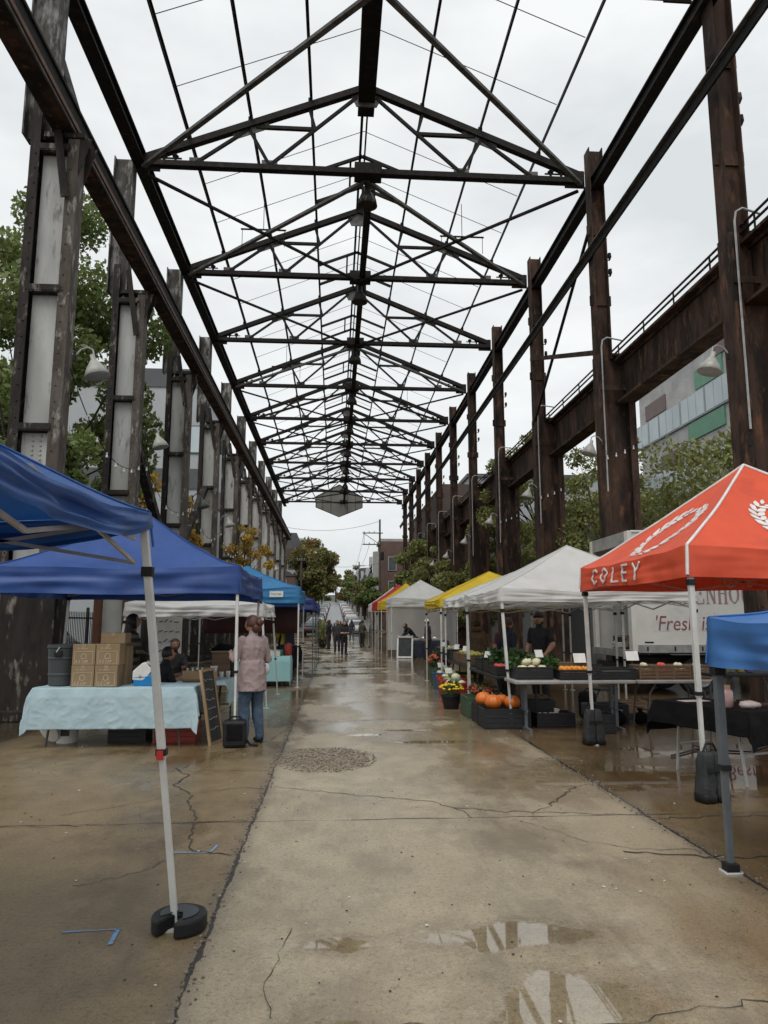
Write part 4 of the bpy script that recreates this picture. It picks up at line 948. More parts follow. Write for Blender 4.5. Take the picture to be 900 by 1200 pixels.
# ---- parked cars
def make_car(paint):
    t = thing('parked_car', '', 'car', (0, 0, 0), 0, 'cars parked along the far street')
    prof = [(-2.15, .38), (-2.2, .62), (-2.1, .92), (-1.95, 1.0), (-1.3, 1.42), (-.9, 1.50), (.35, 1.48), (.75, 1.36), (1.35, .98), (2.0, .86), (2.2, .66), (2.2, .38)]
    mb = MB(); n = len(prof); vs = []
    for k, xx in enumerate((-.86, -.88, .88, .86)):
        for (yy, zz) in prof:
            tuck = .16 if zz > 1.05 else 0
            vs.append((math.copysign(abs(xx) - tuck, xx), yy, zz if k in (1, 2) or zz < .5 else zz))
    fs = [tuple(range(n, 2 * n)), tuple(reversed(range(2 * n, 3 * n)))]
    fs += [(n + i, n + (i + 1) % n, 2 * n + (i + 1) % n, 2 * n + i) for i in range(n)]
    mb.add(vs, fs); mb.build('body', paint, t, bevel=.05)
    mb = MB(); mb.plate([(-.62, -1.42, 1.40), (.62, -1.42, 1.40), (.7, -1.88, 1.06), (-.7, -1.88, 1.06)], (0, -.03, .02)); mb.build('rear_window', 'glass', t)
    mb = MB(); mb.plate([(-.62, .80, 1.36), (.62, .80, 1.36), (.7, 1.28, 1.06), (-.7, 1.28, 1.06)], (0, .03, .02)); mb.build('windscreen', 'glass', t)
    for sx in (-1, 1):
        mb = MB(); mb.plate([(sx * .75, -1.3, 1.34), (sx * .75, .6, 1.36), (sx * .80, .98, 1.06), (sx * .80, -1.6, 1.06)], (sx * .04, 0, 0)); mb.build('side_window', 'glass', t)
        for yy in (-1.35, 1.4):
            mb = MB(); mb.lathe([(.0, -.11), (.28, -.11), (.33, -.08), (.33, .08), (.28, .11), (0, .11)], (sx * .8, yy, .33), 16, M3=Matrix.Rotation(PI / 2, 3, 'Y')); w = mb.build('wheel', 'rubber', t)
            mb = MB(); mb.lathe([(0, -.02), (.2, -.02), (.2, .02), (0, .02)], (sx * .91, yy, .33), 12, M3=Matrix.Rotation(PI / 2, 3, 'Y')); mb.build('rim', 'chrome', w)
        mb = MB(); mb.box(sx * .62, 2.17, .74, .36, .08, .14); mb.build('headlight', 'bulb', t); mb = MB(); mb.box(sx * .66, -2.17, .8, .3, .08, .16); mb.build('taillight', 'red', t)
    return t
paints = {'white': pm('white_car_paint', (.6, .6, .6), None, 3, .25), 'black': pm('black_car_paint', (.015, .015, .017), None, 3, .2), 'silver': pm('silver_car_paint', (.35, .36, .37), None, 3, .25, metal=.5), 'red': pm('dark_red_car_paint', (.25, .03, .03), None, 3, .25), 'blue': pm('blue_car_paint', (.05, .09, .16), None, 3, .25)}
protos = {k: make_car(v) for k, v in paints.items()}
seen = set()
def car(c, x, y, rz, lb, z=None):
    if c not in seen: seen.add(c); o = protos[c]; o.location = (x, y, gz(y) if z is None else z); o.rotation_euler.z = rz; o['label'] = lb
    else: o = copy_thing(protos[c], (x, y, gz(y) if z is None else z), rz, lb)
    sl_ = math.atan((gz(y + 2) - gz(y - 2)) / 4); o.rotation_euler.x = sl_ if abs(rz) < 1 else -sl_ if abs(rz) > 2 else 0
for i, (c, y) in enumerate((('white', 84), ('black', 91), ('silver', 98), ('white', 105), ('red', 112), ('silver', 119), ('black', 126), ('white', 134), ('silver', 143), ('red', 153), ('white', 164), ('black', 176), ('silver', 190), ('white', 206), ('blue', 226), ('silver', 250))):
    car(c, 2.35, y, PI, '%s car parked on the truck side kerb, %s in the line up the hill' % (c, ORD[i].replace('nearest', 'first')))
for i, (c, y) in enumerate((('black', 78), ('silver', 86), ('white', 94), ('silver', 102), ('black', 110), ('white', 119), ('red', 128), ('silver', 138), ('white', 150), ('blue', 164), ('silver', 180), ('white', 200), ('black', 222), ('silver', 246))):
    car(c, -2.3, y, 0, '%s car parked on the blue canopy side kerb, %s in the line up the hill' % (c, ORD[i].replace('nearest', 'first')))
car('blue', -10.4, 20.5, 0, 'blue car parked beyond the black picket fence'); car('white', -10.4, 26.5, 0, 'white car parked beyond the black picket fence')
car('silver', 10.9, 23.4, R(80), 'silver car parked beyond the brown columns, seen under the canopies')
# ------------------------------------------------------------------ canopies
def make_roof_fn(hx, hy, ze, zp, conc, sag, seed, droop=.05):
    rn = random.Random(seed); ph = [rn.uniform(0, 6.28) for _ in range(6)]
    def fn(u, v):
        m = max(abs(u), abs(v)); mn = min(abs(u), abs(v)); q = mn / m if m > 1e-6 else 1
        z = ze + (zp - ze) * (1 - m) ** conc - sag * 4 * m * (1 - m) * (1 - q * q) - droop * m ** 4 * (1 - q ** 2)
        z += .008 * math.sin(7 * u + 3 * v + ph[0]) * m + .006 * math.sin(13 * v - 5 * u + ph[1]) * m
        n_ = mnoise.noise(Vector((u * 3.1 + seed, v * 3.1, seed * 1.7))); z += (.016 * (1 - abs(n_)) ** 4 - .012 * abs(mnoise.noise(Vector((u * 6 + v * 2, v * 5, seed))))) * min(1, 3 * (1 - m)) * (1 - q ** 6); z += .011 * ((1 - abs(mnoise.noise(Vector((u * 5.5 - v * 3 + seed * 3, v * 6.5 + u * 2, seed + 4.4))))) ** 6 - .2) * min(1, 5 * (1 - m)) * (1 - q ** 4)
        return (u * hx, v * hy, z)
    return fn
def canopy(label, cat, cx, cy, hx, hy, zb, ze, zp, fab, legs=None, legmat='legwhite', conc=1.15, sag=.05, droop=.05, seed=1, group='market canopies', lift=None, legw=.038, valmat=None, trims=None, skip_frame=False, n=28, wave=.018, rz=0, foldamp=.065):
    """legs: {(sx, sy): (dx, dy)} foot offsets from the corner"""
    t = thing('canopy_tent', label, cat, (cx, cy, 0), rz, group)
    fn = make_roof_fn(hx, hy, ze, zp, conc, sag, seed, droop); rn = random.Random(seed)
    mb = MB()
    for q in range(4):
        def facet(a, b, q=q):
            m = max(.0, 1 - b); c = (2 * a - 1) * m
            return fn(*((c, -m), (m, c), (-c, m), (-m, -c))[q])
        mb.grid(facet, 44, 24)
    mb.build('canopy_top', fab, t, smooth=True, merge=True)
    ph = rn.uniform(0, 6)
    per = []
    k = 40
    for s in range(4):
        for i in range(k):
            a = -1 + 2 * i / k; per.append(((a, -1), (1, a), (-a, 1), (-1, -a))[s])
    def vfn(u, v, w):
        if True:
            x, y, z = fn(u, v); crn = min(abs(u), abs(v))
            zbot = zb + (lift.get((round(math.copysign(1, u)), round(math.copysign(1, v))), 0) * max(0, (crn - .45) / .55) ** 2 if lift else 0)
            zbot += .018 * (1 - crn ** 2) * math.sin(3 * (u + v) + ph)
            fold = mnoise.noise(Vector(((u if abs(v) >= 1 else v) * 1.6 + (0 if abs(v) >= 1 else 9), w * 4.2 + seed, seed))); off = foldamp * fold * math.sin(PI * min(1, w * 1.0)) * (1 - crn ** 6) + (wave * math.sin(9 * (u if abs(v) >= 1 else v) + ph + 2 * w) + wave * .6 * math.sin(21 * (u if abs(v) >= 1 else v) + 3 * w)) * w * (1 - crn ** 6) + .012 * w
            nx, ny = (math.copysign(1, u) if abs(u) >= 1 else 0), (math.copysign(1, v) if abs(v) >= 1 else 0)
            return (x + nx * (off + .004), y + ny * (off + .004), (z + .002) * (1 - w) + zbot * w)
    rows = 12; mb = MB(); vs = [vfn(u, v, r / rows) for r in range(rows + 1) for (u, v) in per]; fn.val = vfn
    P_ = len(per)
    mb.add(vs, [(r * P_ + i, r * P_ + (i + 1) % P_, (r + 1) * P_ + (i + 1) % P_, (r + 1) * P_ + i) for r in range(rows) for i in range(P_)])
    mb.build('valance', valmat or fab, t, smooth=True)
    trim_r = .016 if trims else .007
    trims = trims or fab
    if trims:
        for sx in (-1, 1):
            for sy in (-1, 1):
                mb = MB(); pts = []
                for i in range(21):
                    m = i / 20 * .995; p = fn(sx * m, sy * m); pts.append((p[0], p[1], p[2] + .006))
                pts.append((sx * (hx + .02), sy * (hy + .02), zb + .02)); mb.tube(pts, trim_r, 6); mb.build('seam_trim', trims, t)
    # folding frame
    if not skip_frame:
        zt = ze - .07
        for s in range(4):
            mb = MB(); c = [(-1, -1), (1, -1), (1, 1), (-1, 1)]; a, b = c[s], c[(s + 1) % 4]; ix, iy = (hx - .06), (hy - .06)
            A = Vector((a[0] * ix, a[1] * iy, zt)); B = Vector((b[0] * ix, b[1] * iy, zt)); mid = (A + B) / 2; dn = Vector((0, 0, -.24))
            for p, q in ((A, mid + dn), (A + dn, mid), (mid, B + dn), (mid + dn, B)): mb.bar(p, q, .014, .02)
            mb.build('scissor_bar', 'leggrey' if legmat != 'legwhite' else 'conduit', t)
        mb = MB()
        for sx in (-1, 1):
            for sy in (-1, 1): mb.bar((sx * (hx - .06), sy * (hy - .06), zt - .1), (0, 0, zp - .32), .02, .026)
        mb.tube([(0, 0, zp - .5), (0, 0, zp - .02)], .022, 8); mb.build('peak_frame', 'conduit' if legmat == 'legwhite' else 'leggrey', t)
    if legs is None: legs = {(sx, sy): (0, 0) for sx in (-1, 1) for sy in (-1, 1)}
    for (sx, sy), ft in legs.items():
        top = Vector((sx * (hx - .03), sy * (hy - .03), ze - .06)); foot = Vector((sx * (hx - .03) + ft[0], sy * (hy - .03) + ft[1], .0)); d = top - foot
        mb = MB(); mb.bar(foot + d * .40, top, legw, legw, (0, 1, 0)); lg = mb.build('leg', legmat, t, bevel=.003)
        mb = MB(); mb.bar(foot + d * .01, foot + d * .43, legw * .74, legw * .74, (0, 1, 0)); mb.build('lower_tube', legmat, lg)
        mb = MB(); mb.box(foot.x, foot.y, .006, .1, .1, .012); mb.build('foot', legmat, lg)
        mb = MB(); p = foot + d * .415; mb.box(p.x, p.y, p.z, legw * 1.35, legw * 1.35, .035); mb.build('clip', 'black', lg); mb = MB(); p = foot + d * (1 - .3 / d.length); mb.box(p.x, p.y, p.z, legw * 1.45, legw * 1.45, .055); mb.build('clip', 'black', lg)
    t['_'] = 0; del t['_']
    return t, fn
# blue canopy side, from the camera up the street
t1, _ = canopy('plain blue canopy whose pole stands in a round black disc weight', 'canopy', -2.6, 2.71, 1.53, 1.53, 2.03, 2.26, 3.0, 'c_blue', {(1, 1): (.27, .02), (-1, 1): (0, 0), (-1, -1): (0, 0)}, 'legwhite', conc=1.3, sag=.09, droop=.11, seed=3, lift={(1, 1): .13}, legw=.042)
mb = MB(); mb.tube([(1.5, 1.2, 2.15), (1.5, 1.5, 2.15)], .03, 8); mb.build('corner_bracket', 'conduit', t1)
mb = MB(); mb.box(1.655, 1.49, .90, .035, .03, .05); mb.build('height_clip', 'red', t1)
canopy('royal blue canopy over the pale blue cloth tables and cardboard boxes', 'canopy', -2.95, 11.5, 1.66, 1.52, 2.0, 2.38, 3.3, 'c_royal', {(1, -1): (0.02, 0), (1, 1): (-.1, 0), (-1, 1): (-.1, 0), (-1, -1): (-.02, 0)}, 'legwhite', conc=1.3, sag=.07, seed=4, lift={(1, 1): -.06})
canopy('low white canopy with slanted legs beside the pink shirted shopper', 'canopy', -2.7, 15.6, 1.32, 1.25, 1.73, 1.98, 2.25, 'c_white', {(1, -1): (.14, -.1), (1, 1): (.14, .15), (-1, -1): (-.2, 0), (-1, 1): (-.2, .1)}, 'legwhite', conc=.9, sag=.05, seed=5, wave=.05)
t4, f4 = canopy('light blue canopy with a white label on its valance', 'canopy', -2.4, 20.1, 1.52, 1.5, 2.1, 2.5, 3.15, 'c_light', None, 'legwhite', conc=1.3, sag=.07, seed=6)
mb = MB(); mb.box(.93, -1.545, 2.32, .34, .012, .15, rx=0); lbl = mb.build('label_patch', 'paper', t4)
mb = text_mb('Fresh Table', .055, lambda x, y, d: (.80 + x, -1.553 - d, 2.305 + y)); mb.build('writing', 'navycloth', lbl)
canopy('navy canopy with a sharp peak just past the light blue canopy', 'canopy', -2.1, 23.8, 1.48, 1.5, 1.98, 2.3, 3.05, 'c_navy', None, 'leggrey', conc=1.2, seed=7)
canopy('mid blue canopy, last of the row on the houses side of the market', 'canopy', -2.1, 28.2, 1.5, 1.5, 2.0, 2.3, 3.0, 'c_royal', None, 'leggrey', conc=1.2, seed=8)

# truck side
to, fo = canopy('orange canopy with white lettering and wheat wreath prints', 'canopy', 4.93, 8.3, 1.54, 1.53, 2.05, 2.36, 3.5, 'c_orange', {(-1, -1): (.02, 0), (-1, 1): (.05, .02), (1, 1): (0, 0), (1, -1): (0, 0)}, 'legwhite', conc=1.12, sag=.07, seed=9, trims='print_white', lift={(-1, 1): -.02}, legw=.048, foldamp=.028)
HX, HY = 1.54, 1.53
def street_face(lx, t, d=.008):
    """point on the street side slope: lx along the street (left to right seen from the street), t from eave to peak"""
    m = 1 - t; u = -m; v = max(-m, min(m, -lx / HY)); p = Vector(fo(u, v)); return (p.x - d * .55, p.y, p.z + d * .83 + .002)
def camera_face(lx, t, d=.008):
    m = 1 - t; v = -m; u = max(-m, min(m, lx / HX)); p = Vector(fo(u, v)); return (p.x, p.y - d * .55, p.z + d * .83 + .002)
def leaf_print(mb, face, c, ang, L, W):
    ca, sa = math.cos(ang), math.sin(ang); pr = [(-.5, 0), (-.2, .42), (.15, .5), (.5, 0), (.15, -.5), (-.2, -.42)]
    top = [face(c[0] + (x * L * ca - y * W * sa), c[1] + (x * L * sa + y * W * ca) / 1.75, .012) for x, y in pr]
    bot = [face(c[0] + (x * L * ca - y * W * sa), c[1] + (x * L * sa + y * W * ca) / 1.75, .002) for x, y in pr]
    n = 6; mb.add(bot + top, [tuple(range(6, 12)), tuple(reversed(range(6)))] + [(i, (i + 1) % n, n + (i + 1) % n, n + i) for i in range(n)])
for face, nm in ((street_face, 'a'), (camera_face, 'b')):
    mb = MB()
    for sgn in (-1, 1):
        for i in range(11):
            ph = R(-78 + i * 14.5); r = .42; cx_ = sgn * r * math.cos(ph); cy_ = .36 + (r * math.sin(ph)) / 1.75
            tg = ph + PI / 2 if sgn > 0 else PI - (ph + PI / 2)
            for sd in (-1, 1):
                a = tg + sd * .55; s_ = .72 if i in (0, 10) else 1
                leaf_print(mb, face, (cx_ + math.cos(tg + sd * PI / 2) * .04, cy_ + math.sin(tg + sd * PI / 2) * .04 / 1.75), a, .15 * s_, .06 * s_)
        leaf_print(mb, face, (sgn * .42 * math.cos(R(80)), .36 + .42 * math.sin(R(80)) / 1.75), PI / 2 + sgn * .8, .14, .055)
    mb.build('wreath_print', 'print_white', to)
# capital letters on the street side valance, drawn as strokes
STK = {'C': [[(.9, .82), (.6, 1), (.3, .95), (.08, .7), (.05, .35), (.25, .06), (.55, 0), (.88, .15)]], 'O': [[(.5, 1), (.15, .82), (.05, .5), (.15, .18), (.5, 0), (.85, .18), (.95, .5), (.85, .82), (.5, 1)]],
       'L': [[(.12, 1), (.12, 0), (.85, 0)]], 'E': [[(.85, 1), (.12, 1), (.12, 0), (.85, 0)], [(.12, .52), (.7, .52)]], 'Y': [[(.05, 1), (.5, .42), (.95, 1)], [(.5, .42), (.5, 0)]]}
def valance_pt(lx, lz):
    v = max(-1, min(1, -lx / HY)); zt = fo(-1, v)[2]; w = max(0, min(1, (zt - lz) / (zt - 2.05))); x, y, z = fo.val(-1, v, w)
    return Vector((x - .016, y, z))
for ch, lx in (('C', -1.02), ('O', -.70), ('L', -.36), ('E', -.06), ('Y', .26)):
    mb, mi = MB(), MB()
    for st in STK[ch]:
        for a, b in zip(st[:-1], st[1:]):
            for k in range(4):
                p_, q_ = [(a[0] + (b[0] - a[0]) * t, a[1] + (b[1] - a[1]) * t) for t in (k / 4, (k + 1.12) / 4)]
                mb.bar(valance_pt(lx + p_[0] * .2, 2.10 + p_[1] * .18), valance_pt(lx + q_[0] * .2, 2.10 + q_[1] * .18), .024, .012, (1, 0, 0))
            pa, pb = [Vector((-lx - q[0] * .2, 1.55, 2.10 + q[1] * .18)) for q in (a, b)]; mi.bar(pa, pb, .024, .006, (0, 1, 0))
    mb.build('letter', 'print_white', to); mi.build('letter', 'print_white', to)
canopy('light blue canopy set low on a grey pole at the frame edge', 'canopy', 4.12, 3.38, 1.54, 1.54, 1.32, 1.65, 2.35, 'c_low', {(-1, 1): (.0, .0), (1, 1): (0, 0), (1, -1): (0, 0)}, 'leggrey', conc=1.75, sag=.06, seed=10, legw=.052, wave=.03)
canopy('white canopy over the grey produce table beside the orange canopy', 'canopy', 4.22, 12.95, 1.62, 1.55, 1.95, 2.16, 3.0, 'c_white', {(-1, -1): (.14, .05), (-1, 1): (.05, 0), (1, -1): (-.1, 0), (1, 1): (0, 0)}, 'legwhite', conc=1.1, sag=.07, seed=11, legw=.045)
canopy('white canopy squeezed between the yellow canopy and another white canopy', 'canopy', 4.2, 16.1, 1.56, 1.48, 1.95, 2.15, 2.8, 'c_white', None, 'legwhite', conc=1.0, sag=.1, seed=12, wave=.05)
ty, _ = canopy('yellow canopy beside the fruit and squash tubs', 'canopy', 4.1, 19.15, 1.54, 1.45, 1.98, 2.2, 2.95, 'c_yellow', None, 'legwhite', conc=1.0, sag=.05, seed=13)
tw, _ = canopy('tall white canopy with white side walls far up the market', 'canopy', 4.15, 35.2, 1.56, 1.5, 2.32, 2.75, 3.65, 'c_white', None, 'legwhite', conc=1.15, sag=.05, seed=14)
mb = MB(); mb.grid(lambda u, v: (-1.5 + 3.0 * u, 1.46 + .04 * math.sin(u * 17), .25 + 2.3 * v), 30, 4); mb.build('wall_panel', 'c_wall', tw, smooth=True)
mb = MB(); mb.grid(lambda u, v: (1.48 + .04 * math.sin(u * 19), -1.46 + 2.9 * u, .25 + 2.3 * v), 30, 4); mb.build('wall_panel', 'c_wall', tw, smooth=True)
canopy('yellow canopy far up the market between a white and a red canopy', 'canopy', 4.0, 41.0, 1.5, 1.45, 2.3, 2.75, 3.8, 'c_yellow', None, 'legwhite', seed=15)
canopy('red canopy far up the market', 'canopy', 3.9, 44.4, 1.55, 1.5, 2.3, 2.8, 3.9, 'c_red', None, 'legwhite', seed=16)
canopy('white canopy at the far end of the truck side stalls', 'canopy', 3.85, 48.2, 1.55, 1.5, 2.3, 2.8, 3.9, 'c_white', None, 'legwhite', seed=17)

# weights on the canopy feet
def weight_bag(label, x, y, w, h, mat, rz=0):
    t = thing('weight_bag', label, 'weight bag', (x, y, 0), rz, 'weights on the canopy legs')
    for sx in (-1, 1):
        mb = MB(); lean_ = sx * w * .10
        mb.lathe([(.40, 0.03), (.46, .05), (.48, .22), (.46, .45), (.42, .62), (.40, .8), (.36, .95), (.30, 1.0), (.1, 1.0)], (0, 0, 0), 24, w * .52, w * .62, lambda a, z: (1 / max(abs(math.cos(a)), abs(math.sin(a)))) ** .8 * (1 + .05 * math.sin(3 * a + 11 * z + sx) + .035 * math.sin(8 * a + 17 * z)))
        mb.v = [(a + sx * w * .30 - lean_ * c, b, c * h) for a, b, c in mb.v]; mb.build('sand_pouch', mat, t, smooth=True)
        mb = MB(); mb.lathe([(.40, .0), (.50, .02), (.505, .18), (.49, .185)], (0, 0, 0), 24, w * .52, w * .62, lambda a, z: (1 / max(abs(math.cos(a)), abs(math.sin(a)))) ** .8)
        mb.v = [(a + sx * w * .30 - lean_ * c, b, c * h) for a, b, c in mb.v]; mb.build('base_panel', 'black', t, smooth=True)
    mb = MB(); mb.box(0, -w * .31, h * .66, w * .8, .012, .03); mb.build('strap', 'black', t)
    mb = MB(); mb.tube([(-w * .3, 0, h), (-w * .15, 0, h + .07), (w * .15, 0, h + .07), (w * .3, 0, h)], .012, 6); mb.build('handle', 'black', t)
    return t
weight_bag('grey black double weight bag under the near leg of the orange canopy', 3.46, 6.72, .26, .44, 'bagcloth', R(15))
weight_bag('black double weight bag under the far leg of the orange canopy', 3.48, 9.84, .25, .46, 'bagcloth', R(10))
t = thing('weight_bag', 'square black weight bag with a loose strap under the royal blue canopy leg', 'weight bag', (-1.29, 9.95, 0), R(5), 'weights on the canopy legs')
mb = MB(); mb.box(0, 0, .18, .30, .2, .34); mb.build('sand_pouch', 'black', t, bevel=.035); mb = MB(); mb.box(0, -.105, .2, .2, .02, .2); mb.build('pocket', 'blackcloth', t, bevel=.008)
mb = MB(); mb.tube([(.13, 0, .12), (.2, .0, .03), (.3, .02, .015)], .016, 6); mb.build('strap', 'black', t)
mb = MB(); mb.tube([(-.1, 0, .34), (-.04, 0, .39), (.05, 0, .39), (.1, 0, .34)], .012, 6); mb.build('handle', 'black', t)
t = thing('weight_disc', 'round black slotted weight at the foot of the plain blue canopy pole', 'weight', (-.81, 4.22, 0), R(-20), 'weights on the canopy legs')
mb = MB(); pts = []
for i in range(41):
    a = R(-90 + 18) + (2 * PI - R(36)) * i / 40; pts.append((.145 * math.cos(a), .145 * math.sin(a)))
pts += [(-.03, -.02), (.0, .0), (.03, -.02)]
mb.prism(pts, 0.004, .085); mb.build('disc', 'black', t, bevel=.014)
mb = MB(); mb.prism([(.10 * math.cos(a), .10 * math.sin(a)) for a in [R(-50 + 280 * i / 24) for i in range(25)]] + [(-.02, 0), (.02, 0)], .085, .092); mb.build('raised_face', 'barrel', t, bevel=.003)
t = thing('leg_band', 'black foot cup with pale tape around the low blue canopy pole', 'foot cup', (2.61, 4.89, 0))
mb = MB(); mb.box(0, 0, .035, .085, .085, .05); mb.build('cup', 'black', t, bevel=.006); mb = MB(); mb.box(.0, 0, .006, .11, .1, .01); mb.build('pad', 'paper', t)
# ------------------------------------------------------------------ people
STAND = dict(pelvis=(0, 0, .96), waist=(0, .005, 1.10), chest=(0, .0, 1.30), neck=(0, .0, 1.47), head=(0, .03, 1.60),
             shoulder_l=(-.185, 0, 1.41), elbow_l=(-.235, -.03, 1.12), wrist_l=(-.235, .05, .87), shoulder_r=(.185, 0, 1.41), elbow_r=(.235, -.03, 1.12), wrist_r=(.235, .05, .87),
             hip_l=(-.09, 0, .93), knee_l=(-.10, .02, .50), ankle_l=(-.105, -.01, .085), hip_r=(.09, 0, .93), knee_r=(.10, .02, .50), ankle_r=(.105, -.01, .085))
SIT = dict(STAND, pelvis=(0, 0, .56), waist=(0, .02, .70), chest=(0, .03, .90), neck=(0, .05, 1.07), head=(0, .09, 1.20), shoulder_l=(-.18, .03, 1.01), elbow_l=(-.23, .10, .76), wrist_l=(-.15, .32, .78), shoulder_r=(.18, .03, 1.01), elbow_r=(.23, .10, .76), wrist_r=(.15, .32, .78),
           hip_l=(-.09, 0, .54), knee_l=(-.11, .42, .53), ankle_l=(-.11, .42, .09), hip_r=(.09, 0, .54), knee_r=(.11, .42, .53), ankle_r=(.11, .42, .09))
def person(label, x, y, face, height=1.72, pose=None, base=STAND, top='c', bottom='c', skin='skin', hair='hair', hairstyle='short', sleeve=1.0, hem=.90, shoe='black', look=0, tilt=0, wide=1.0, vox=.017, group='people at the market', z=0, extras=()):
    """face: heading in degrees, 0 faces up the street, 90 faces towards the blue canopies"""
    t = thing('person', label, 'person', (x, y, z), R(face), group); J = {k: Vector(v) for k, v in {**base, **(pose or {})}.items()}; s = height / 1.72
    mb = MB()
    bones = []   # (a, b, ra, rb, region)
    def limb(a, b, ra, rb, reg, n=10):
        mb.tube([a, a.lerp(b, .35), b], [ra, (ra * 1.02 + rb * .0) if ra > rb else ra, rb], n); mb.ball(a, ra * .98, 8, 6); mb.ball(b, rb * .98, 8, 6); bones.append((a, b, ra, rb, reg))
    for sd in ('l', 'r'):
        limb(J['shoulder_' + sd] * 1.0 + Vector((-.018 if sd == 'r' else .018, 0, -.012)), J['elbow_' + sd], .056 * wide, .047 * wide, 'sleeve'); limb(J['elbow_' + sd], J['wrist_' + sd], .046 * wide, .031, 'fore')
        limb(J['hip_' + sd], J['knee_' + sd], .098 * wide, .075, 'leg'); limb(J['knee_' + sd], J['ankle_' + sd], .074, .058, 'leg')
        an = J['ankle_' + sd]; kn = J['knee_' + sd]; fd = Vector((0, 1, 0)); toe = an + fd * .15 + Vector((math.copysign(.02, an.x), 0, -.05 if an.z > .05 else 0)); heel = an + Vector((0, -.05, -.045))
        mb.tube([heel, an + Vector((0, .03, -.035)), toe], [.036, .045, .034], 9); mb.ball(toe, .034, 8, 6); bones.append((heel, toe, .045, .03, 'shoe'))
    # torso: elliptical rings
    pe, wa, ch, ne = J['pelvis'], J['waist'], J['chest'], J['neck']
    ax = (J['shoulder_r'] - J['shoulder_l']).normalized()
    rings = [(pe + (pe - wa).normalized() * .10, .135, .095), (pe, .165 * wide, .118 * wide), (wa, .155 * wide, .112 * wide), (wa.lerp(ch, .55), .165 * wide, .115 * wide), (ch, .18 * wide, .115 * wide), (ch.lerp(ne, .55), .165, .095), (ch.lerp(ne, .80), .10, .075), (ne, .056, .058)]
    vs, n = [], 16
    for i, (c, rx, ry) in enumerate(rings):
        d = (rings[min(i + 1, len(rings) - 1)][0] - rings[max(i - 1, 0)][0]).normalized(); a = (ax - d * ax.dot(d)).normalized(); b = d.cross(a)
        for j in range(n): q = 2 * PI * j / n; vs.append(c + a * rx * math.cos(q) + b * ry * math.sin(q))
    fs = [(i * n + j, i * n + (j + 1) % n, (i + 1) * n + (j + 1) % n, (i + 1) * n + j) for i in range(len(rings) - 1) for j in range(n)]
    mb.add(vs, fs + [tuple(reversed(range(n))), tuple(range((len(rings) - 1) * n, len(rings) * n))])
    bones.append((pe + (pe - wa).normalized() * .1, wa, .14, .14, 'hip')); bones.append((wa, ch.lerp(ne, .7), .15, .12, 'torso'))
    if hem < .88 and base is STAND:
        mb.tube([wa, pe, Vector((pe.x, pe.y - .0, hem))], [(.17 * wide, .125 * wide), (.185 * wide, .135 * wide), (.20 * wide, .15 * wide)], 18)
    hd = J['head']; up = (hd - ne).normalized()
    limb(ne - up * .03, hd - up * .03, .056, .052, 'neck')
    bmo = mb.build('body_tmp', 'skin'); md = bmo.modifiers.new('r', 'REMESH'); md.mode = 'VOXEL'; md.voxel_size = vox; md2 = bmo.modifiers.new('s', 'SMOOTH'); md2.factor = .5; md2.iterations = 3
    dg = bpy.context.evaluated_depsgraph_get(); me = bpy.data.meshes.new_from_object(bmo.evaluated_get(dg)); bpy.data.objects.remove(bmo)
    if vox < .018:
        nrm = [v.normal.copy() for v in me.vertices]
        for v, nn_ in zip(me.vertices, nrm):
            c_ = v.co.copy()
            if .12 < c_.z < ne.z - .04 and (c_ - J['wrist_l']).length > .12 and (c_ - J['wrist_r']).length > .12:
                a_ = mnoise.noise(Vector((c_.x * 9, c_.y * 9, c_.z * 5 + height * 7))); b_ = mnoise.noise(Vector((c_.x * 16 + c_.z * 9, c_.y * 16, c_.z * 14)))
                v.co = c_ + nn_ * (.013 * ((1 - abs(a_)) ** 4 - .35) + .006 * ((1 - abs(b_)) ** 4 - .3))
    V = [tuple(v.co) for v in me.vertices]; Fc = [tuple(p.vertices) for p in me.polygons]; bpy.data.meshes.remove(me)
    regs = []
    A = np.array([[*b[0]] for b in bones]); Bq = np.array([[*b[1]] for b in bones]); ra = np.array([b[2] for b in bones]); rb = np.array([b[3] for b in bones])
    Vn = np.array(V); cen = np.array([Vn[list(f)].mean(0) for f in Fc]); AB = Bq - A; L2 = (AB ** 2).sum(1)
    tt = np.clip(((cen[:, None] - A[None]) * AB[None]).sum(2) / L2[None], 0, 1); D = np.linalg.norm(cen[:, None] - (A[None] + tt[..., None] * AB[None]), axis=2) - (ra + (rb - ra) * tt)
    bi = D.argmin(1); mats = []
    for i, k in enumerate(bi):
        rg = bones[k][4]; tv = tt[i, k]; zc = cen[i][2]
        if rg == 'shoe': m_ = 3
        elif rg == 'neck': m_ = 2
        elif rg == 'torso': m_ = 0
        elif rg == 'sleeve': m_ = 0 if tv < sleeve * 2 else 2
        elif rg == 'fore': m_ = 0 if tv < (sleeve - .5) * 2 * .97 else 2
        elif rg == 'hip': m_ = 0 if (base is not STAND or zc > hem) else 1
        else: m_ = 0 if (base is STAND and zc > hem + .005) else 1
        mats.append(m_)
    ob = MB(); ob.add(V, Fc); ob.m = mats
    # head, ears, nose: shaped ball joined to the same body mesh
    ob.cur = 2; Rh = Matrix.Rotation(R(look), 3, 'Z') @ Matrix.Rotation(R(-tilt), 3, 'X')
    def headfn(d):
        r = 1.0
        if d.z < -.1: r *= 1 - .17 * (-d.z - .1) * (1 if d.y > 0 else .5)
        if d.y > .75 and abs(d.x) < .35 and -.45 < d.z < .12: r *= 1.06
        if d.y > .6 and .05 < d.z < .3 and .15 < abs(d.x) < .5: r *= .965
        if d.y > .5 and -.75 < d.z < -.5: r *= 1.05
        return r
    ob.ball(hd, .112, 20, 16, (.76, .90, 1.08), headfn, Rh)
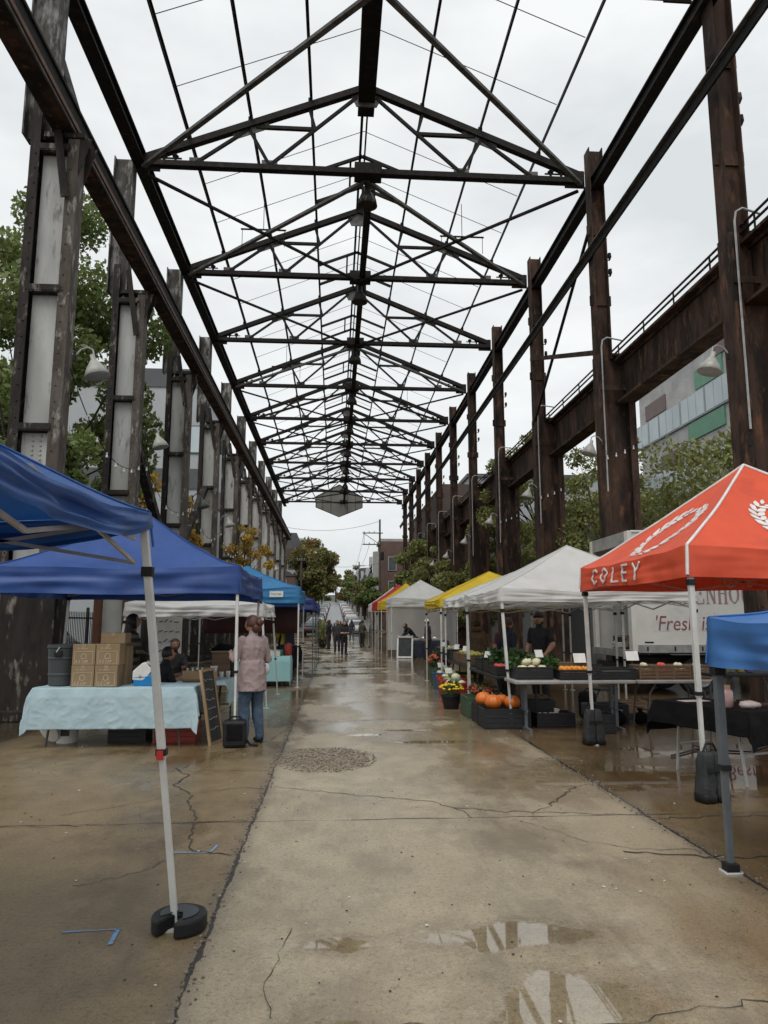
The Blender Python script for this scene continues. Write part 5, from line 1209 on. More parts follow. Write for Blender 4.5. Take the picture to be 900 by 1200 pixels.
    q = lambda v: hd + Rh @ Vector(v)
    ob.tube([q((0, .097, .015)), q((0, .118, -.02)), q((0, .100, -.035))], [.009, .016, .012], 7)
    for sx in (-1, 1): ob.ball(q((sx * .084, -.005, -.005)), .026, 8, 6, (.4, .7, 1.1))
    # hands with a palm, four fingers and a thumb
    for sd in ('l', 'r'):
        w = J['wrist_' + sd]; d = (w - J['elbow_' + sd]).normalized(); inward = Vector((1 if sd == 'l' else -1, 0, 0)); side_ = d.cross(inward).normalized() if abs(d.dot(inward)) < .95 else Vector((0, 1, 0)); pal = side_.cross(d).normalized()
        c = w + d * .045; ob.tube([w - d * .02, w + d * .02, c + d * .03], [(.026, .028), (.020, .036), (.015, .038)], 8) if False else ob.tube([w - d * .02, w + d * .02, c + d * .03], [.028, .032, .030], 8)
        curl = pal if pal.dot(inward) > 0 else -pal
        for k in range(4):
            b0 = c + d * .025 + side_ * (.024 - .016 * k); ln_ = (.068, .075, .07, .055)[k]
            ob.tube([b0, b0 + d * ln_ * .5 + curl * .006, b0 + d * ln_ * .82 + curl * .026], [.0085, .008, .006], 6)
        th = w + d * .02 + side_ * .028; ob.tube([th, th + side_ * .022 + d * .028 + curl * .008, th + side_ * .024 + d * .055 + curl * .02], [.011, .010, .007], 6)
    sf = s
    ob.v = [(a * sf, b * sf, c * sf) for a, b, c in ob.v]
    ob.build('body', [top, bottom, skin, shoe], t, smooth=True)
    # eyes and mouth, then hair
    mbx = MB()
    for sx in (-1, 1): mbx.ball(q((sx * .032, .088, .018)), .012, 8, 6)
    mbx.v = [(a * sf, b * sf, c * sf) for a, b, c in mbx.v]; mbx.build('eyes', 'black', t)
    mbx = MB(); mbx.box(*q((0, .091, -.058)), .042, .01, .008); mbx.v = [(a * sf, b * sf, c * sf) for a, b, c in mbx.v]; mbx.build('mouth', 'mum_red', t)
    hb = MB()
    if hairstyle != 'cap':
        def hf(d):
            if d.y > .45 and d.z < .48: return .80
            if d.z < -.35 and hairstyle in ('short', 'bun'): return .82
            return 1.0
        hb.ball(hd + Vector((0, -.010, .012)), .121, 20, 14, (.80, .93, 1.08), hf, Rh)
        if hairstyle == 'bun': hb.ball(q((0, -.135, .03)), .055, 12, 9, (1, .9, 1)); hb.ball(q((0, -.08, -.04)), .075, 10, 8)
        if hairstyle == 'long':
            hb.tube([q((0, -.05, .05)), q((0, -.075, -.08)), q((0, -.085, -.20)), q((0, -.08, -.26))], [(.085, .06), (.10, .055), (.09, .045), (.05, .02)], 12)
        if hairstyle == 'tail': hb.tube([q((0, -.10, .05)), q((0, -.16, .0)), q((0, -.15, -.14)), q((0, -.12, -.22))], [.03, .035, .03, .01], 9)
        hm = hair
        hb.v = [(a * sf, b * sf, c * sf) for a, b, c in hb.v]; hb.build('hair', hm, t, smooth=True)
    else:
        hb.ball(hd + Vector((0, -.012, -.01)), .114, 18, 12, (.80, .90, 1.0), lambda d: .8 if (d.y > .3 or d.z > .5) else 1, Rh); hb.v = [(a * sf, b * sf, c * sf) for a, b, c in hb.v]; hb.build('hair', 'hair', t, smooth=True)
        cb = MB(); cb.ball(hd + Vector((0, 0, .028)), .119, 18, 10, (.80, .92, .95), lambda d: 1 if d.z > -.05 else .72, Rh); cb.plate([q((-.07, .09, .055)), q((-.055, .165, .035)), q((.055, .165, .035)), q((.07, .09, .055))], (0, 0, .012)); cb.v = [(a * sf, b * sf, c * sf) for a, b, c in cb.v]; cb.build('cap', hair, t, smooth=True)
    for e in extras: e(t, J, sf, q)
    return t
def apron(mat, z0, z1, nm='apron'):
    def f(t, J, s, q):
        mb = MB(); c = J['chest']; mb.grid(lambda u, v: ((u - .5) * .34 * (1.0 if v < .6 else .75) * s, (c.y + .135 + .03 * math.cos((u - .5) * 3) - .0 * v) * s, (z0 + (z1 - z0) * v) * s), 8, 6); mb.build(nm, mat, t, smooth=True, solid=.006)
    return f
def bag(mat, off, size):
    def f(t, J, s, q):
        mb = MB(); mb.box(*(Vector(off) * s), *size); mb.build('shoulder_bag', mat, t, bevel=.03)
        mb = MB(); mb.tube([Vector(off) * s + Vector((0, 0, size[2] / 2)), Vector((off[0] * .8, off[1] * .3 - .11, 1.2)) * s, Vector((off[0] * .55, 0, 1.47)) * s, Vector((-off[0] * .3, .125, 1.2)) * s], .014, 6); mb.build('bag_strap', mat, t)
    return f
def hood(mat):
    def f(t, J, s, q):
        mb = MB(); mb.ball(J['neck'] * s + Vector((0, -.05, .02)), .13 * s, 14, 8, (1.05, .75, .6)); mb.build('hood', mat, t, smooth=True)
    return f
pink = pm('dusty_pink_shirt', (.34, .262, .262), (.27, .205, .205), 3, .85, bump=.9, bscale=6); jeans = pm('blue_denim', (.065, .105, .165), (.04, .068, .11), 6, .85, bump=.4, bscale=30)
def plaid():
    m = bpy.data.materials.new('striped_plaid_jacket'); m.use_nodes = True; tq = m.node_tree; b = tq.nodes['Principled BSDF']; c = tq.nodes.new('ShaderNodeTexCoord'); w = tq.nodes.new('ShaderNodeTexWave'); w.bands_direction = 'Z'; w.inputs['Scale'].default_value = 2.6; w.inputs['Distortion'].default_value = .6
    r = tq.nodes.new('ShaderNodeValToRGB'); e = r.color_ramp.elements; e[0].position = .35; e[0].color = (.018, .02, .02, 1); e[1].position = .75; e[1].color = (.13, .105, .065, 1)
    tq.links.new(c.outputs['Object'], w.inputs[0]); tq.links.new(w.outputs['Fac'], r.inputs[0]); tq.links.new(r.outputs[0], b.inputs['Base Color']); b.inputs['Roughness'].default_value = .9; return m
blk = cmat('black', (.012, .012, .014)); drk = cmat('dark', (.022, .024, .03)); navy = cmat('navy', (.014, .02, .04)); grey = cmat('grey', (.07, .075, .075)); brown = cmat('brown', (.115, .075, .045)); yel = cmat('yellow', (.50, .42, .05)); olive = cmat('olive', (.06, .06, .035)); khaki = cmat('khaki', (.16, .13, .09)); redc = cmat('red', (.3, .03, .03)); palepink = cmat('pale_pink', (.42, .24, .25)); charc = cmat('charcoal', (.04, .042, .046))
WALK = dict(knee_l=(-.10, .14, .51), ankle_l=(-.10, .20, .085), knee_r=(.10, -.02, .50), ankle_r=(.105, -.20, .12), wrist_l=(-.24, -.08, .88), wrist_r=(.24, .16, .90))
person('shopper with auburn bun in a long dusty pink shirt and blue jeans, seen from behind', -1.12, 10.25, 38, 1.70, dict(elbow_l=(-.25, .05, 1.13), wrist_l=(-.16, .30, 1.20), elbow_r=(.26, .0, 1.12), wrist_r=(.20, .24, 1.10), ankle_r=(.12, -.05, .085)), top=pink, bottom=jeans, hair='hair_red', hairstyle='bun', hem=.70, vox=.013, look=18, wide=1.08)
person('vendor in a dark striped plaid jacket standing behind the cardboard boxes', -3.32, 12.3, -55, 1.74, dict(elbow_l=(-.24, .08, 1.14), wrist_l=(-.1, .3, 1.05), wrist_r=(.15, .28, 1.02), elbow_r=(.25, .06, 1.13)), top=plaid(), bottom=blk, hairstyle='long', hem=.85, look=-12, tilt=-10)
person('seated young vendor with short black hair in a black shirt at the tables', -2.66, 11.75, -58, 1.60, dict(elbow_l=(-.22, .14, .80), wrist_l=(-.08, .36, .86), wrist_r=(.1, .38, .86)), SIT, top=blk, bottom=navy, sleeve=.55, hairstyle='short', tilt=-14, vox=.014)
person('person in black seated deeper under the white canopy, face half shaded', -3.1, 14.6, -160, 1.68, None, SIT, top=blk, bottom=blk, hairstyle='short', skin='skin_dark')
person('vendor in a yellow jacket and dark overalls under the light blue canopy', -1.42, 21.9, 45, 1.84, dict(wrist_l=(-.12, .30, 1.02), elbow_l=(-.25, .07, 1.14), wrist_r=(.12, .3, 1.0), elbow_r=(.25, .05, 1.13)), top=yel, bottom=navy, hairstyle='short', extras=[apron(navy, .55, 1.36, 'overall_bib'), lambda t, J, s, q: MB().add([(-.17 * s, -.15 * s, .9 * s), (.17 * s, -.15 * s, .9 * s), (.15 * s, -.15 * s, 1.34 * s), (-.15 * s, -.15 * s, 1.34 * s)], [(0, 1, 2, 3)]).build('overall_back', navy, t, solid=.02)])
person('woman in black standing in the middle of the street looking at her hands', .48, 36.4, 200, 1.66, dict(elbow_l=(-.24, .06, 1.12), wrist_l=(-.04, .25, 1.14), wrist_r=(.06, .25, 1.12), elbow_r=(.24, .05, 1.12)), top=drk, bottom=blk, hairstyle='long', tilt=-12, sleeve=.6, extras=[bag('black', (.24, -.04, .98), (.1, .24, .28))])
person('man in dark clothes standing just behind the woman in the street', .15, 39.5, 170, 1.70, None, top=charc, bottom=drk, hairstyle='short')
person('walker in a dark coat passing the potted plant', -1.15, 58, 5, 1.76, WALK, top=drk, bottom=charc, hairstyle='short', vox=.022)
person('walker in a grey jacket and black trousers heading up the street', -.42, 62, 0, 1.80, WALK, top=grey, bottom=blk, hairstyle='short', vox=.022)
person('small walker in a red and pink top beside the grey jacketed walker', .0, 64, 0, 1.52, WALK, top=redc, bottom=palepink, hairstyle='long', vox=.022)
person('person in a dark jacket and blue jeans walking ahead up the street', 1.45, 62, 10, 1.80, WALK, top=charc, bottom=jeans, hairstyle='long', vox=.022)
person('man with a red jacket under an olive coat talking by the far stalls', 1.85, 49, -40, 1.74, dict(wrist_r=(.16, .28, 1.05), elbow_r=(.25, .06, 1.12)), top=olive, bottom=blk, hairstyle='short', vox=.02, extras=[apron(redc, 1.0, 1.38, 'red_vest')])
person('person in a black puffer jacket talking by the far stalls', 2.42, 48.2, 70, 1.72, None, top=navy, bottom=blk, hairstyle='short', hem=.82, wide=1.12, vox=.02)
person('dark haired woman bending over the food table in the white walled canopy', 3.72, 34.3, 100, 1.70, dict(chest=(0, .22, 1.24), neck=(0, .34, 1.36), head=(0, .44, 1.44), shoulder_l=(-.18, .26, 1.34), shoulder_r=(.18, .26, 1.34), elbow_l=(-.22, .40, 1.10), elbow_r=(.22, .40, 1.10), wrist_l=(-.14, .58, .98), wrist_r=(.14, .58, .98), waist=(0, .10, 1.10)), top=blk, bottom=blk, hairstyle='long', tilt=-25, vox=.02)
person('vendor in a dark jacket and pale knitted cap under the white walled canopy', 4.15, 32.6, 60, 1.74, None, top=drk, bottom=charc, hair='paper', hairstyle='cap', hem=.8, wide=1.12, vox=.02)
person('vendor in a black cap and black t-shirt behind the cauliflower crates', 4.02, 14.2, 140, 1.80, dict(elbow_l=(-.27, .02, 1.13), wrist_l=(-.2, .2, .98), wrist_r=(.22, .12, .9)), top=blk, bottom=drk, hair='black', hairstyle='cap', sleeve=.42, look=10, tilt=-8, vox=.014, extras=[apron(khaki, .5, .98, 'waist_apron')])
person('woman in a navy jacket with tied back hair behind the tomato crate', 3.62, 15.2, -60, 1.70, None, top=navy, bottom=blk, hair='hair_red', hairstyle='bun', hem=.84, vox=.015)
person('shopper in a brown hooded coat seen from behind by the apple crates', 3.55, 18.2, -25, 1.66, None, top=brown, bottom=drk, hairstyle='short', hem=.7, wide=1.16, vox=.015, extras=[hood(brown)])
person('person in a wine coloured top standing between the two vendors', 3.85, 16.4, 170, 1.66, None, top=cmat('wine', (.12, .03, .035)), bottom=drk, hairstyle='long', sleeve=.4, vox=.016)

for lb, x, y, f_, h_, tp, bt, hr, ps in (
    ('far walker in a red jacket beside the parked cars on the houses side', -1.3, 70, 10, 1.7, redc, jeans, 'short', WALK), ('far walker in an olive coat and jeans strolling down the street', .6, 73, 185, 1.75, olive, jeans, 'long', WALK),
    ('far person in black beside the olive coated walker', 1.15, 74, 170, 1.72, blk, drk, 'short', WALK), ('far person in a pale pink top by the truck side stalls', 2.1, 60, -70, 1.66, palepink, jeans, 'long', None),
    ('far person in a khaki jacket by the red canopy stall', 2.0, 54, -90, 1.74, khaki, drk, 'short', None), ('shopper in a navy coat at the far black cloth stall', -.35, 44, 60, 1.72, navy, charc, 'bun', None), ('shopper in a grey hoodie walking past the last blue canopy', -.75, 52, 175, 1.76, grey, jeans, 'short', WALK)):
    person(lb, x, y, f_, h_, ps, top=tp, bottom=bt, hairstyle=hr, vox=.024)
# ------------------------------------------------------------------ tables, cloths, goods
def folding_table(label, x, y, w, d, h=.74, rz=0, top='tabletop', legm='legdark', style='bent', group='folding tables'):
    t = thing('folding_table', label, 'table', (x, y, 0), rz, group)
    mb = MB(); mb.box(0, 0, h - .025, w, d, .05); mb.build('table_top', top, t, bevel=.012)
    for sx in (-1, 1):
        for sy in (-1, 1):
            mb = MB(); X_ = sx * (w / 2 - .22); Y_ = sy * (d / 2 - .09)
            if style == 'tee': mb.bar((X_, sy * .09, h - .05), (X_, sy * .09, .05), .045, .03); mb.bar((X_, 0, .025), (X_, sy * (d / 2), .025), .05, .05)
            else: mb.tube([(X_ - sx * .1, Y_, h - .05), (X_, Y_, h - .2), (X_ + sx * .06, Y_, .0)], .016, 7)
            mb.build('leg', legm, t)
        mb = MB(); mb.bar((sx * (w / 2 - .2), -d / 2 + .1, .3), (sx * (w / 2 - .2), d / 2 - .1, .3), .022); mb.build('crossbar', legm, t)
    return t
def tablecloth(label, x, y, w, d, h, drops, mat, rz=0, seed=1, wave=.025, group='tablecloths', fit=False):
    """drops: hang lengths for front (-y), right (+x), back (+y), left (-x)"""
    rn = random.Random(seed); ph = [rn.uniform(0, 6.28) for _ in range(8)]
    def crease(a, b): return (1 - abs(mnoise.noise(Vector((a * 3.0 + b * 2.2, b * 5.5 - a * 1.5, seed * 3.3))))) ** 5 * .7 + (1 - abs(mnoise.noise(Vector((a * 4.5 - b * 4, b * 5 + a * 2.5, seed + 7.7))))) ** 6 * .6
    hx, hy = w / 2 + .012, d / 2 + .012; df, dr, db, dl = drops
    def fn(a, b):
        X_ = -hx - dl + a * (2 * hx + dl + dr); Y_ = -hy - df + b * (2 * hy + df + db); z = h + .004; x_, y_ = X_, Y_; hang = 0
        ox = max(0, abs(X_) - hx); oy = max(0, abs(Y_) - hy)
        cx_ = max(-hx, min(hx, X_)); cy_ = max(-hy, min(hy, Y_)); sx = math.copysign(1, X_); sy = math.copysign(1, Y_)
        hang = max(ox, oy) + .22 * min(ox, oy); k = min(1, hang / .12)
        rip = wave * k * (math.sin(X_ * 11 + ph[0]) * .6 + math.sin(X_ * 23 + Y_ * 5 + ph[1]) * .3) if oy >= ox else wave * k * (math.sin(Y_ * 11 + ph[2]) * .6 + math.sin(Y_ * 24 + ph[3]) * .3)
        rip += (0 if fit else .009 * k * crease(X_ * 1.6, Y_ * 1.2))
        fl = .02 * k + (0 if fit else .10 * hang)
        x_, y_ = cx_, cy_
        if ox > 0 and oy > 0:
            hh = math.hypot(ox, oy); fl2 = fl + (.16 * min(ox, oy) if not fit else 0); x_ = cx_ + sx * (fl2 + rip) * ox / hh; y_ = cy_ + sy * (fl2 + rip) * oy / hh
        elif oy > 0: y_ = cy_ + sy * (fl + rip)
        elif ox > 0: x_ = cx_ + sx * (fl + rip)
        z = h + .004 - hang + (.004 * math.sin(X_ * 9 + ph[4]) * math.sin(Y_ * 11 + ph[5]) if hang == 0 else 0)
        if hang: z = max(z, .01)
        return (x_, y_, z)
    mb = MB(); mb.grid(fn, 170, 100); o = mb.build('tablecloth', mat, None, (x, y, 0), rz, smooth=True, solid=.004); tag(o, label, 'tablecloth', group); return o
# royal canopy stall: two tables in an L
folding_table('long folding table under the pale blue cloth with the cardboard boxes', -2.9, 10.42, 2.05, .74, .76, 0)
tablecloth('crumpled pale blue tablecloth on the table with cardboard boxes and cooler', -2.9, 10.42, 2.06, .76, .76, (.52, .34, .12, .34), 'cloth_blue', 0, 2, .022)
folding_table('second folding table turned along the street under a pale blue cloth', -1.92, 11.7, 1.62, .66, .76, PI / 2)
tablecloth('pale blue tablecloth on the table turned along the street, under the jars', -1.92, 11.7, 1.64, .68, .762, (.34, .2, .3, .05), 'cloth_blue', PI / 2, 5, .02)
t = thing('plastic_barrel', 'charcoal ribbed plastic barrel on the pale blue tablecloth', 'barrel', (-3.70, 10.40, .768)); t.scale = (1.08, 1.08, 1.13)
mb = MB(); mb.lathe([(.14, 0), (.16, .01), (.165, .12), (.172, .125), (.172, .14), (.168, .15), (.175, .31), (.182, .315), (.182, .33), (.178, .34), (.185, .44), (.195, .45), (.195, .485), (.18, .49), (.175, .46), (.0, .455)], n=28); mb.build('body', 'barrel', t, smooth=False)
mb = MB(); mb.box(-.0, -.188, .385, .1, .03, .07); mb.build('handle', 'black', t, bevel=.008); mb = MB(); mb.bar((-.02, -.2, .40), (.02, -.2, .46), .015); mb.build('latch', 'chrome', t)
def ez_box(label, x, y, z, w=.295, h=.28, d=.28, rz=0, pr=True):
    t = thing('cardboard_box', label, 'box', (x, y, z), rz, 'cardboard boxes on the pale blue table')
    mb = MB(); mb.box(0, 0, h / 2, w, d, h); mb.build('carton', 'cardboard', t, bevel=.004)
    mb = MB(); mb.box(0, 0, h + .001, .05, d * .98, .002); mb.box(0, -d / 2 - .001, h - .02, .05, .002, .04); mb.build('packing_tape', pm('packing_tape', (.33, .25, .15), None, 5, .3), t)
    if pr:
        mb = MB(); Yf = -d / 2 - .0025
        for a, b in (((-.40, .06), (.40, .06)), ((.40, .06), (.40, .66)), ((.40, .66), (-.40, .66)), ((-.40, .66), (-.40, .06))):
            mb.bar((a[0] * w, Yf, a[1] * h), (b[0] * w, Yf, b[1] * h), .004, .003, (0, 1, 0))
        cc = [(.09 * math.cos(i * PI / 5) * w * 1.3, Yf, (.43 + .13 * math.sin(i * PI / 5)) * h) for i in range(11)]
        for a, b in zip(cc[:-1], cc[1:]): mb.bar(a, b, .006, .003, (0, 1, 0))
        for sx in (-1, 1): mb.bar((sx * .09 * w, Yf, .43 * h), (sx * .13 * w, Yf, .30 * h), .006, .003, (0, 1, 0))
        text_mb('E-Z CAP', .055, lambda x, y, dd: (-.34 * w + x * .80, Yf - dd, .115 * h + y), mb)
        text_mb('12 - 500 ml', .034, lambda x, y, dd: (-.30 * w + x * .85, Yf - dd, .76 * h + y), mb); mb.build('printing', 'card_print', t)
    return t
bx = -3.335
ez_box('printed cardboard box under another one, next to the barrel', bx, 10.24, .768); ez_box('printed cardboard box, upper one next to the barrel', bx, 10.25, 1.05, h=.275)
ez_box('printed cardboard box under the taller stack by the cooler', bx + .305, 10.24, .768, .295); ez_box('printed cardboard box, middle one of the taller stack by the cooler', bx + .312, 10.25, 1.05, .31)
ez_box('plain cardboard box on top of the taller stack', bx + .33, 10.40, 1.332, .32, .14, .3, 0, False)
ez_box('plain cardboard box in the shade behind the printed ones', bx + .34, 10.56, .768, .3, .52, .26, 0, False)
t = thing('picnic_cooler', 'small bright blue picnic cooler with a white peaked lid', 'cooler', (-2.56, 10.28, .768), R(8))
mb = MB(); mb.add([(-.13, -.1, 0), (.13, -.1, 0), (.13, .1, 0), (-.13, .1, 0), (-.15, -.12, .12), (.15, -.12, .12), (.15, .12, .12), (-.15, .12, .12), (.145, -.12, .2), (.145, .12, .2), (.03, -.12, .13), (.03, .12, .13)], [(0, 3, 2, 1), (0, 1, 5, 10, 4), (1, 2, 6, 9, 8, 5), (2, 3, 7, 11, 6), (3, 0, 4, 7), (5, 8, 10), (6, 11, 9), (4, 10, 11, 7), (10, 8, 9, 11)]); mb.build('body', 'blueplast', t, bevel=.012)
mb = MB(); mb.plate([(-.152, -.118, .085), (-.152, -.118, .20), (-.03, -.118, .31), (.02, -.118, .31), (.10, -.118, .21), (.02, -.118, .10), (-.03, -.118, .075)], (0, .236, 0)); mb.build('lid', 'whiteplast', t, bevel=.012)
mb = MB(); mb.plate([(.02, -.09, .315), (.145, -.09, .205), (.145, .09, .205), (.02, .09, .315)], (0, 0, .012)); mb.build('lid_panel', 'whiteplast', t, bevel=.006)
mb = MB(); mb.ball((-.055, -.122, .13), .018, 8, 6); mb.build('button', 'palewood', t)
# jars, cups and display on the second table
def bottle(label, x, y, z, mat, h=.16, r=.03, cap='whiteplast', cat='bottle', nm='bottle', group=None):
    t = thing(nm, label, cat, (x, y, z), 0, group); mb = MB(); mb.lathe([(r * .9, 0), (r, .01), (r, h * .6), (r * .45, h * .78), (r * .4, h * .86)], n=14); mb.build('body', mat, t, smooth=True)
    mb = MB(); mb.lathe([(r * .5, h * .86), (r * .5, h), (r * .3, h * 1.01)], n=12); mb.build('cap', cap, t); return t
t = thing('wooden_crate', 'small wooden crate of jars and napkins at the head of the L tables', 'crate', (-2.06, 11.12, .772), R(5))
mb = MB()
mb.box(0, 0, .008, .32, .2, .014)
for sy in (-1, 1): mb.box(0, sy * .095, .075, .32, .012, .13)
for sx in (-1, 1): mb.box(sx * .155, 0, .075, .012, .18, .13)
mb.build('body', 'palewood', t)
for i, (dx, dy) in enumerate(((-.1, 0), (-.03, .03), (.04, -.02), (.11, .02))):
    bottle('little jar of %s in the wooden crate on the blue cloth' % ('honey', 'cream', 'brown sugar', 'cinnamon')[i], -2.06 + dx, 11.12 + dy, .79, ('apple', 'paper', 'wood', 'pumpkin')[i], .16, .028)
t = thing('display_tray', 'round dark wooden tray edge beside the jars on the blue cloth', 'tray', (-1.98, 10.95, .772)); mb = MB(); mb.lathe([(.2, 0), (.22, .012), (.22, .022), (.2, .018), (0, .016)], n=24); mb.build('plate', 'wood', t)
t = thing('cup_holder', 'wooden holder full of white straws and napkins', 'straw holder', (-1.80, 11.2, .772)); mb = MB(); mb.box(0, 0, .06, .12, .1, .12); mb.build('box', 'palewood', t, bevel=.004)
rn = random.Random(4); mb = MB()
for i in range(14): mb.tube([(rn.uniform(-.04, .04), rn.uniform(-.03, .03), .08), (rn.uniform(-.07, .07), rn.uniform(-.05, .05), .2)], .008, 5)
mb.build('straw', 'whiteplast', t)
for i, (dx, dy) in enumerate(((-1.70, 11.35), (-1.62, 11.5))):
    t = thing('clear_cup', 'clear plastic cup %s the wooden display box' % ('in front of', 'beside')[i], 'cup', (dx, dy, .772)); mb = MB(); mb.lathe([(.028, 0), (.036, .1), (.038, .104), (.034, .1), (.026, .006), (0, .005)], n=14); mb.build('wall', 'paper', t, smooth=True); mb = MB(); mb.lathe([(.0, .05), (.031, .05), (.032, .055), (0, .055)], n=14); mb.build('drink', 'wood', t)
t = thing('display_box', 'tall brown wooden till box facing the shopper', 'display box', (-1.75, 11.9, .772), R(-12)); mb = MB(); mb.box(0, 0, .19, .3, .26, .38); mb.build('cabinet', 'wood', t, bevel=.006); mb = MB(); mb.box(0, 0, .385, .33, .29, .014); mb.build('lid', 'palewood', t); mb = MB(); mb.box(.17, 0, .2, .03, .24, .42); mb.build('back_board', 'black', t)
t = thing('cloth_bundle', 'black cloth bundle slumped on the wooden till box', 'cloth bundle', (-1.78, 12.1, 1.165)); mb = MB(); mb.ball((0, 0, .02), .14, 14, 9, (1.3, .8, .7), lambda d: 1 + .12 * math.sin(5 * d.x + 4 * d.z)); mb.build('cloth', 'blackcloth', t, smooth=True)  # slumped heap of black cloth, no lamp part
# chalkboard leaning on the tables, bucket, crates under the table
t = thing('chalkboard_sign', 'narrow chalkboard in a wooden frame leaning against the pale blue table', 'chalkboard', (-1.58, 10.30, 0), R(77)); ax = Matrix.Rotation(R(-10), 4, 'X')
def lean(mb): mb.v = [tuple(ax @ Vector(p)) for p in mb.v]; return mb
mb = MB(); mb.box(0, 0, .5, .4, .015, .92); lean(mb).build('board', 'chalk', t)
for sx in (-1, 1): mb = MB(); mb.box(sx * .21, 0, .5, .035, .035, 1.0); lean(mb).build('frame_side', 'palewood', t)
for zz in (.017, .983): mb = MB(); mb.box(0, 0, zz, .385, .033, .034); lean(mb).build('frame_rail', 'palewood', t)
mb = MB(); rn = random.Random(2)
for i in range(6):
    x0 = -.15; z = .85 - i * .13
    while x0 < .12: l = rn.uniform(.03, .07); mb.bar((x0, -.011, z + rn.uniform(-.012, .012)), (x0 + l, -.011, z + rn.uniform(-.02, .02)), .007, .003, (0, 1, 0)); x0 += l + .02
lean(mb).build('chalk_writing', 'chalkwriting', t)
t = thing('white_bucket', 'white plastic bucket with a dark label under the pale blue table', 'bucket', (-3.62, 10.5, 0)); mb = MB(); mb.lathe([(.13, 0), (.135, .01), (.15, .3), (.16, .305), (.16, .36), (.15, .365), (.14, .34), (.12, .02), (0, .02)], n=24); mb.build('body', 'whiteplast', t, smooth=False); mb = MB(); mb.box(.02, -.148, .18, .11, .012, .15); mb.build('label_patch', 'chalk', t); mb = MB(); mb.tube([(.155 * math.cos(a), .155 * math.sin(a) * .3 - .15, .31 - .12 * math.sin(a)) for a in [PI * i / 10 for i in range(11)]], .005, 5); mb.build('handle', 'conduit', t)
t = thing('bucket_lid', 'round white bucket lid leaning on the white bucket', 'lid', (-3.86, 10.33, .01), R(-30)); ml_ = Matrix.Rotation(R(-62), 3, 'X'); mb = MB(); mb.lathe([(0, 0), (.165, 0), (.17, .012), (.165, .022), (.14, .016), (0, .014)], (0, .06, .155), 28, M3=ml_); mb.build('disc', 'whiteplast', t)
def crate(label, x, y, z, w, d, h, mat, rz=0, cat='crate', nm='produce_crate', group=None, handles=True):
    t = thing(nm, label, cat, (x, y, z), rz, group)
    mb = MB(); mb.box(0, 0, .01, w - .02, d - .02, .016)
    sl = 4
    for i in range(sl):
        zz = .02 + (h - .02) * (i + .5) / sl; hh = (h - .02) / sl * (.78 if mat in ('crate_wood', 'palewood') else .93)
        for sy in (-1, 1): mb.box(0, sy * (d / 2 - .008), zz, w - .034, .012, hh)
        for sx in (-1, 1): mb.box(sx * (w / 2 - .008), 0, zz, .012, d - .034, hh)
    for sx in (-1, 1):
        for sy in (-1, 1): mb.box(sx * (w / 2 - .011), sy * (d / 2 - .011), h / 2 + .002, .026, .026, h)
    mb.build('slatted_wall', mat, t)
    mb = MB()
    for sy in (-1, 1): mb.box(0, sy * (d / 2 - .006), h - .008, w, .02, .02)
    for sx in (-1, 1): mb.box(sx * (w / 2 - .006), 0, h - .009, .02, d - .03, .02)
    mb.build('rim', mat, t); return t
crate('dark red plastic crate in the shade under the pale blue table', -2.15, 10.55, 0, .55, .4, .28, 'tub_red'); crate('black plastic crate in the shade under the pale blue table', -2.8, 10.6, 0, .5, .4, .26, 'crate_black')
# the hand-lettered white board and posts behind the low white canopy
t = thing('menu_board', 'white board with dark hand lettering behind the seated vendor', 'menu board', (-3.35, 15.2, 0), R(8)); mb = MB(); mb.box(0, 0, 1.15, .5, .03, 1.3); mb.build('board', 'paper', t); mb = MB(); rn = random.Random(9)
for i in range(5):
    x0 = -.2
    while x0 < .12: l = rn.uniform(.05, .1); mb.bar((x0, -.02, 1.62 - i * .2), (x0 + l, -.02, 1.66 - i * .2 + rn.uniform(-.05, .03)), .018, .004, (0, 1, 0)); x0 += l + .035
mb.build('lettering', 'chalk', t)
for sx in (-1, 1): mb = MB(); mb.box(sx * .2, .03, .55, .04, .04, 1.1); mb.build('leg', 'palewood', t)
# bookstall table under the light blue canopy
folding_table('folding table in a stretched pale blue cover under the light blue canopy', -1.9, 19.4, 1.5, .72, .74, 0)
tablecloth('stretched pale blue cover on the table of small colourful packets', -1.9, 19.4, 1.52, .74, .742, (.62, .62, .3, .5), pm('stretch_cover', (.30, .55, .56), (.26, .49, .51), 2, .8, bump=.1), 0, 7, .008, fit=True)
t = crate('white tray of small colourful packets on the pale blue cover', -1.75, 19.3, .75, .7, .4, .14, 'whiteplast', nm='packet_tray', cat='tray'); rn = random.Random(6)
pk = [pm('packet_%d' % i, c, None, 5, .6) for i, c in enumerate(((.5, .08, .08), (.1, .2, .45), (.6, .5, .1), (.12, .35, .15), (.55, .55, .55), (.4, .1, .3)))]
for i in range(24):
    mb = MB(); mb.box(0, 0, .07, .05, .1, .14, 0, .12); o = mb.build('packet', pk[i % 6], None, (-2.05 + (i % 12) * .054, 19.2 + (i // 12) * .18, .77)); tag(o, 'small %s packet standing in the white tray' % ('red', 'blue', 'yellow', 'green', 'white', 'plum')[i % 6], 'packet', 'packets in the white tray')
crate('bright blue plastic bin behind the packet tray', -1.85, 19.62, .75, .36, .24, .2, 'blueplast', nm='plastic_bin', cat='bin'); crate('green plastic bin behind the packet tray', -1.5, 19.64, .75, .3, .22, .15, pm('green_bin', (.03, .22, .1), None, 4, .5), nm='plastic_bin', cat='bin')
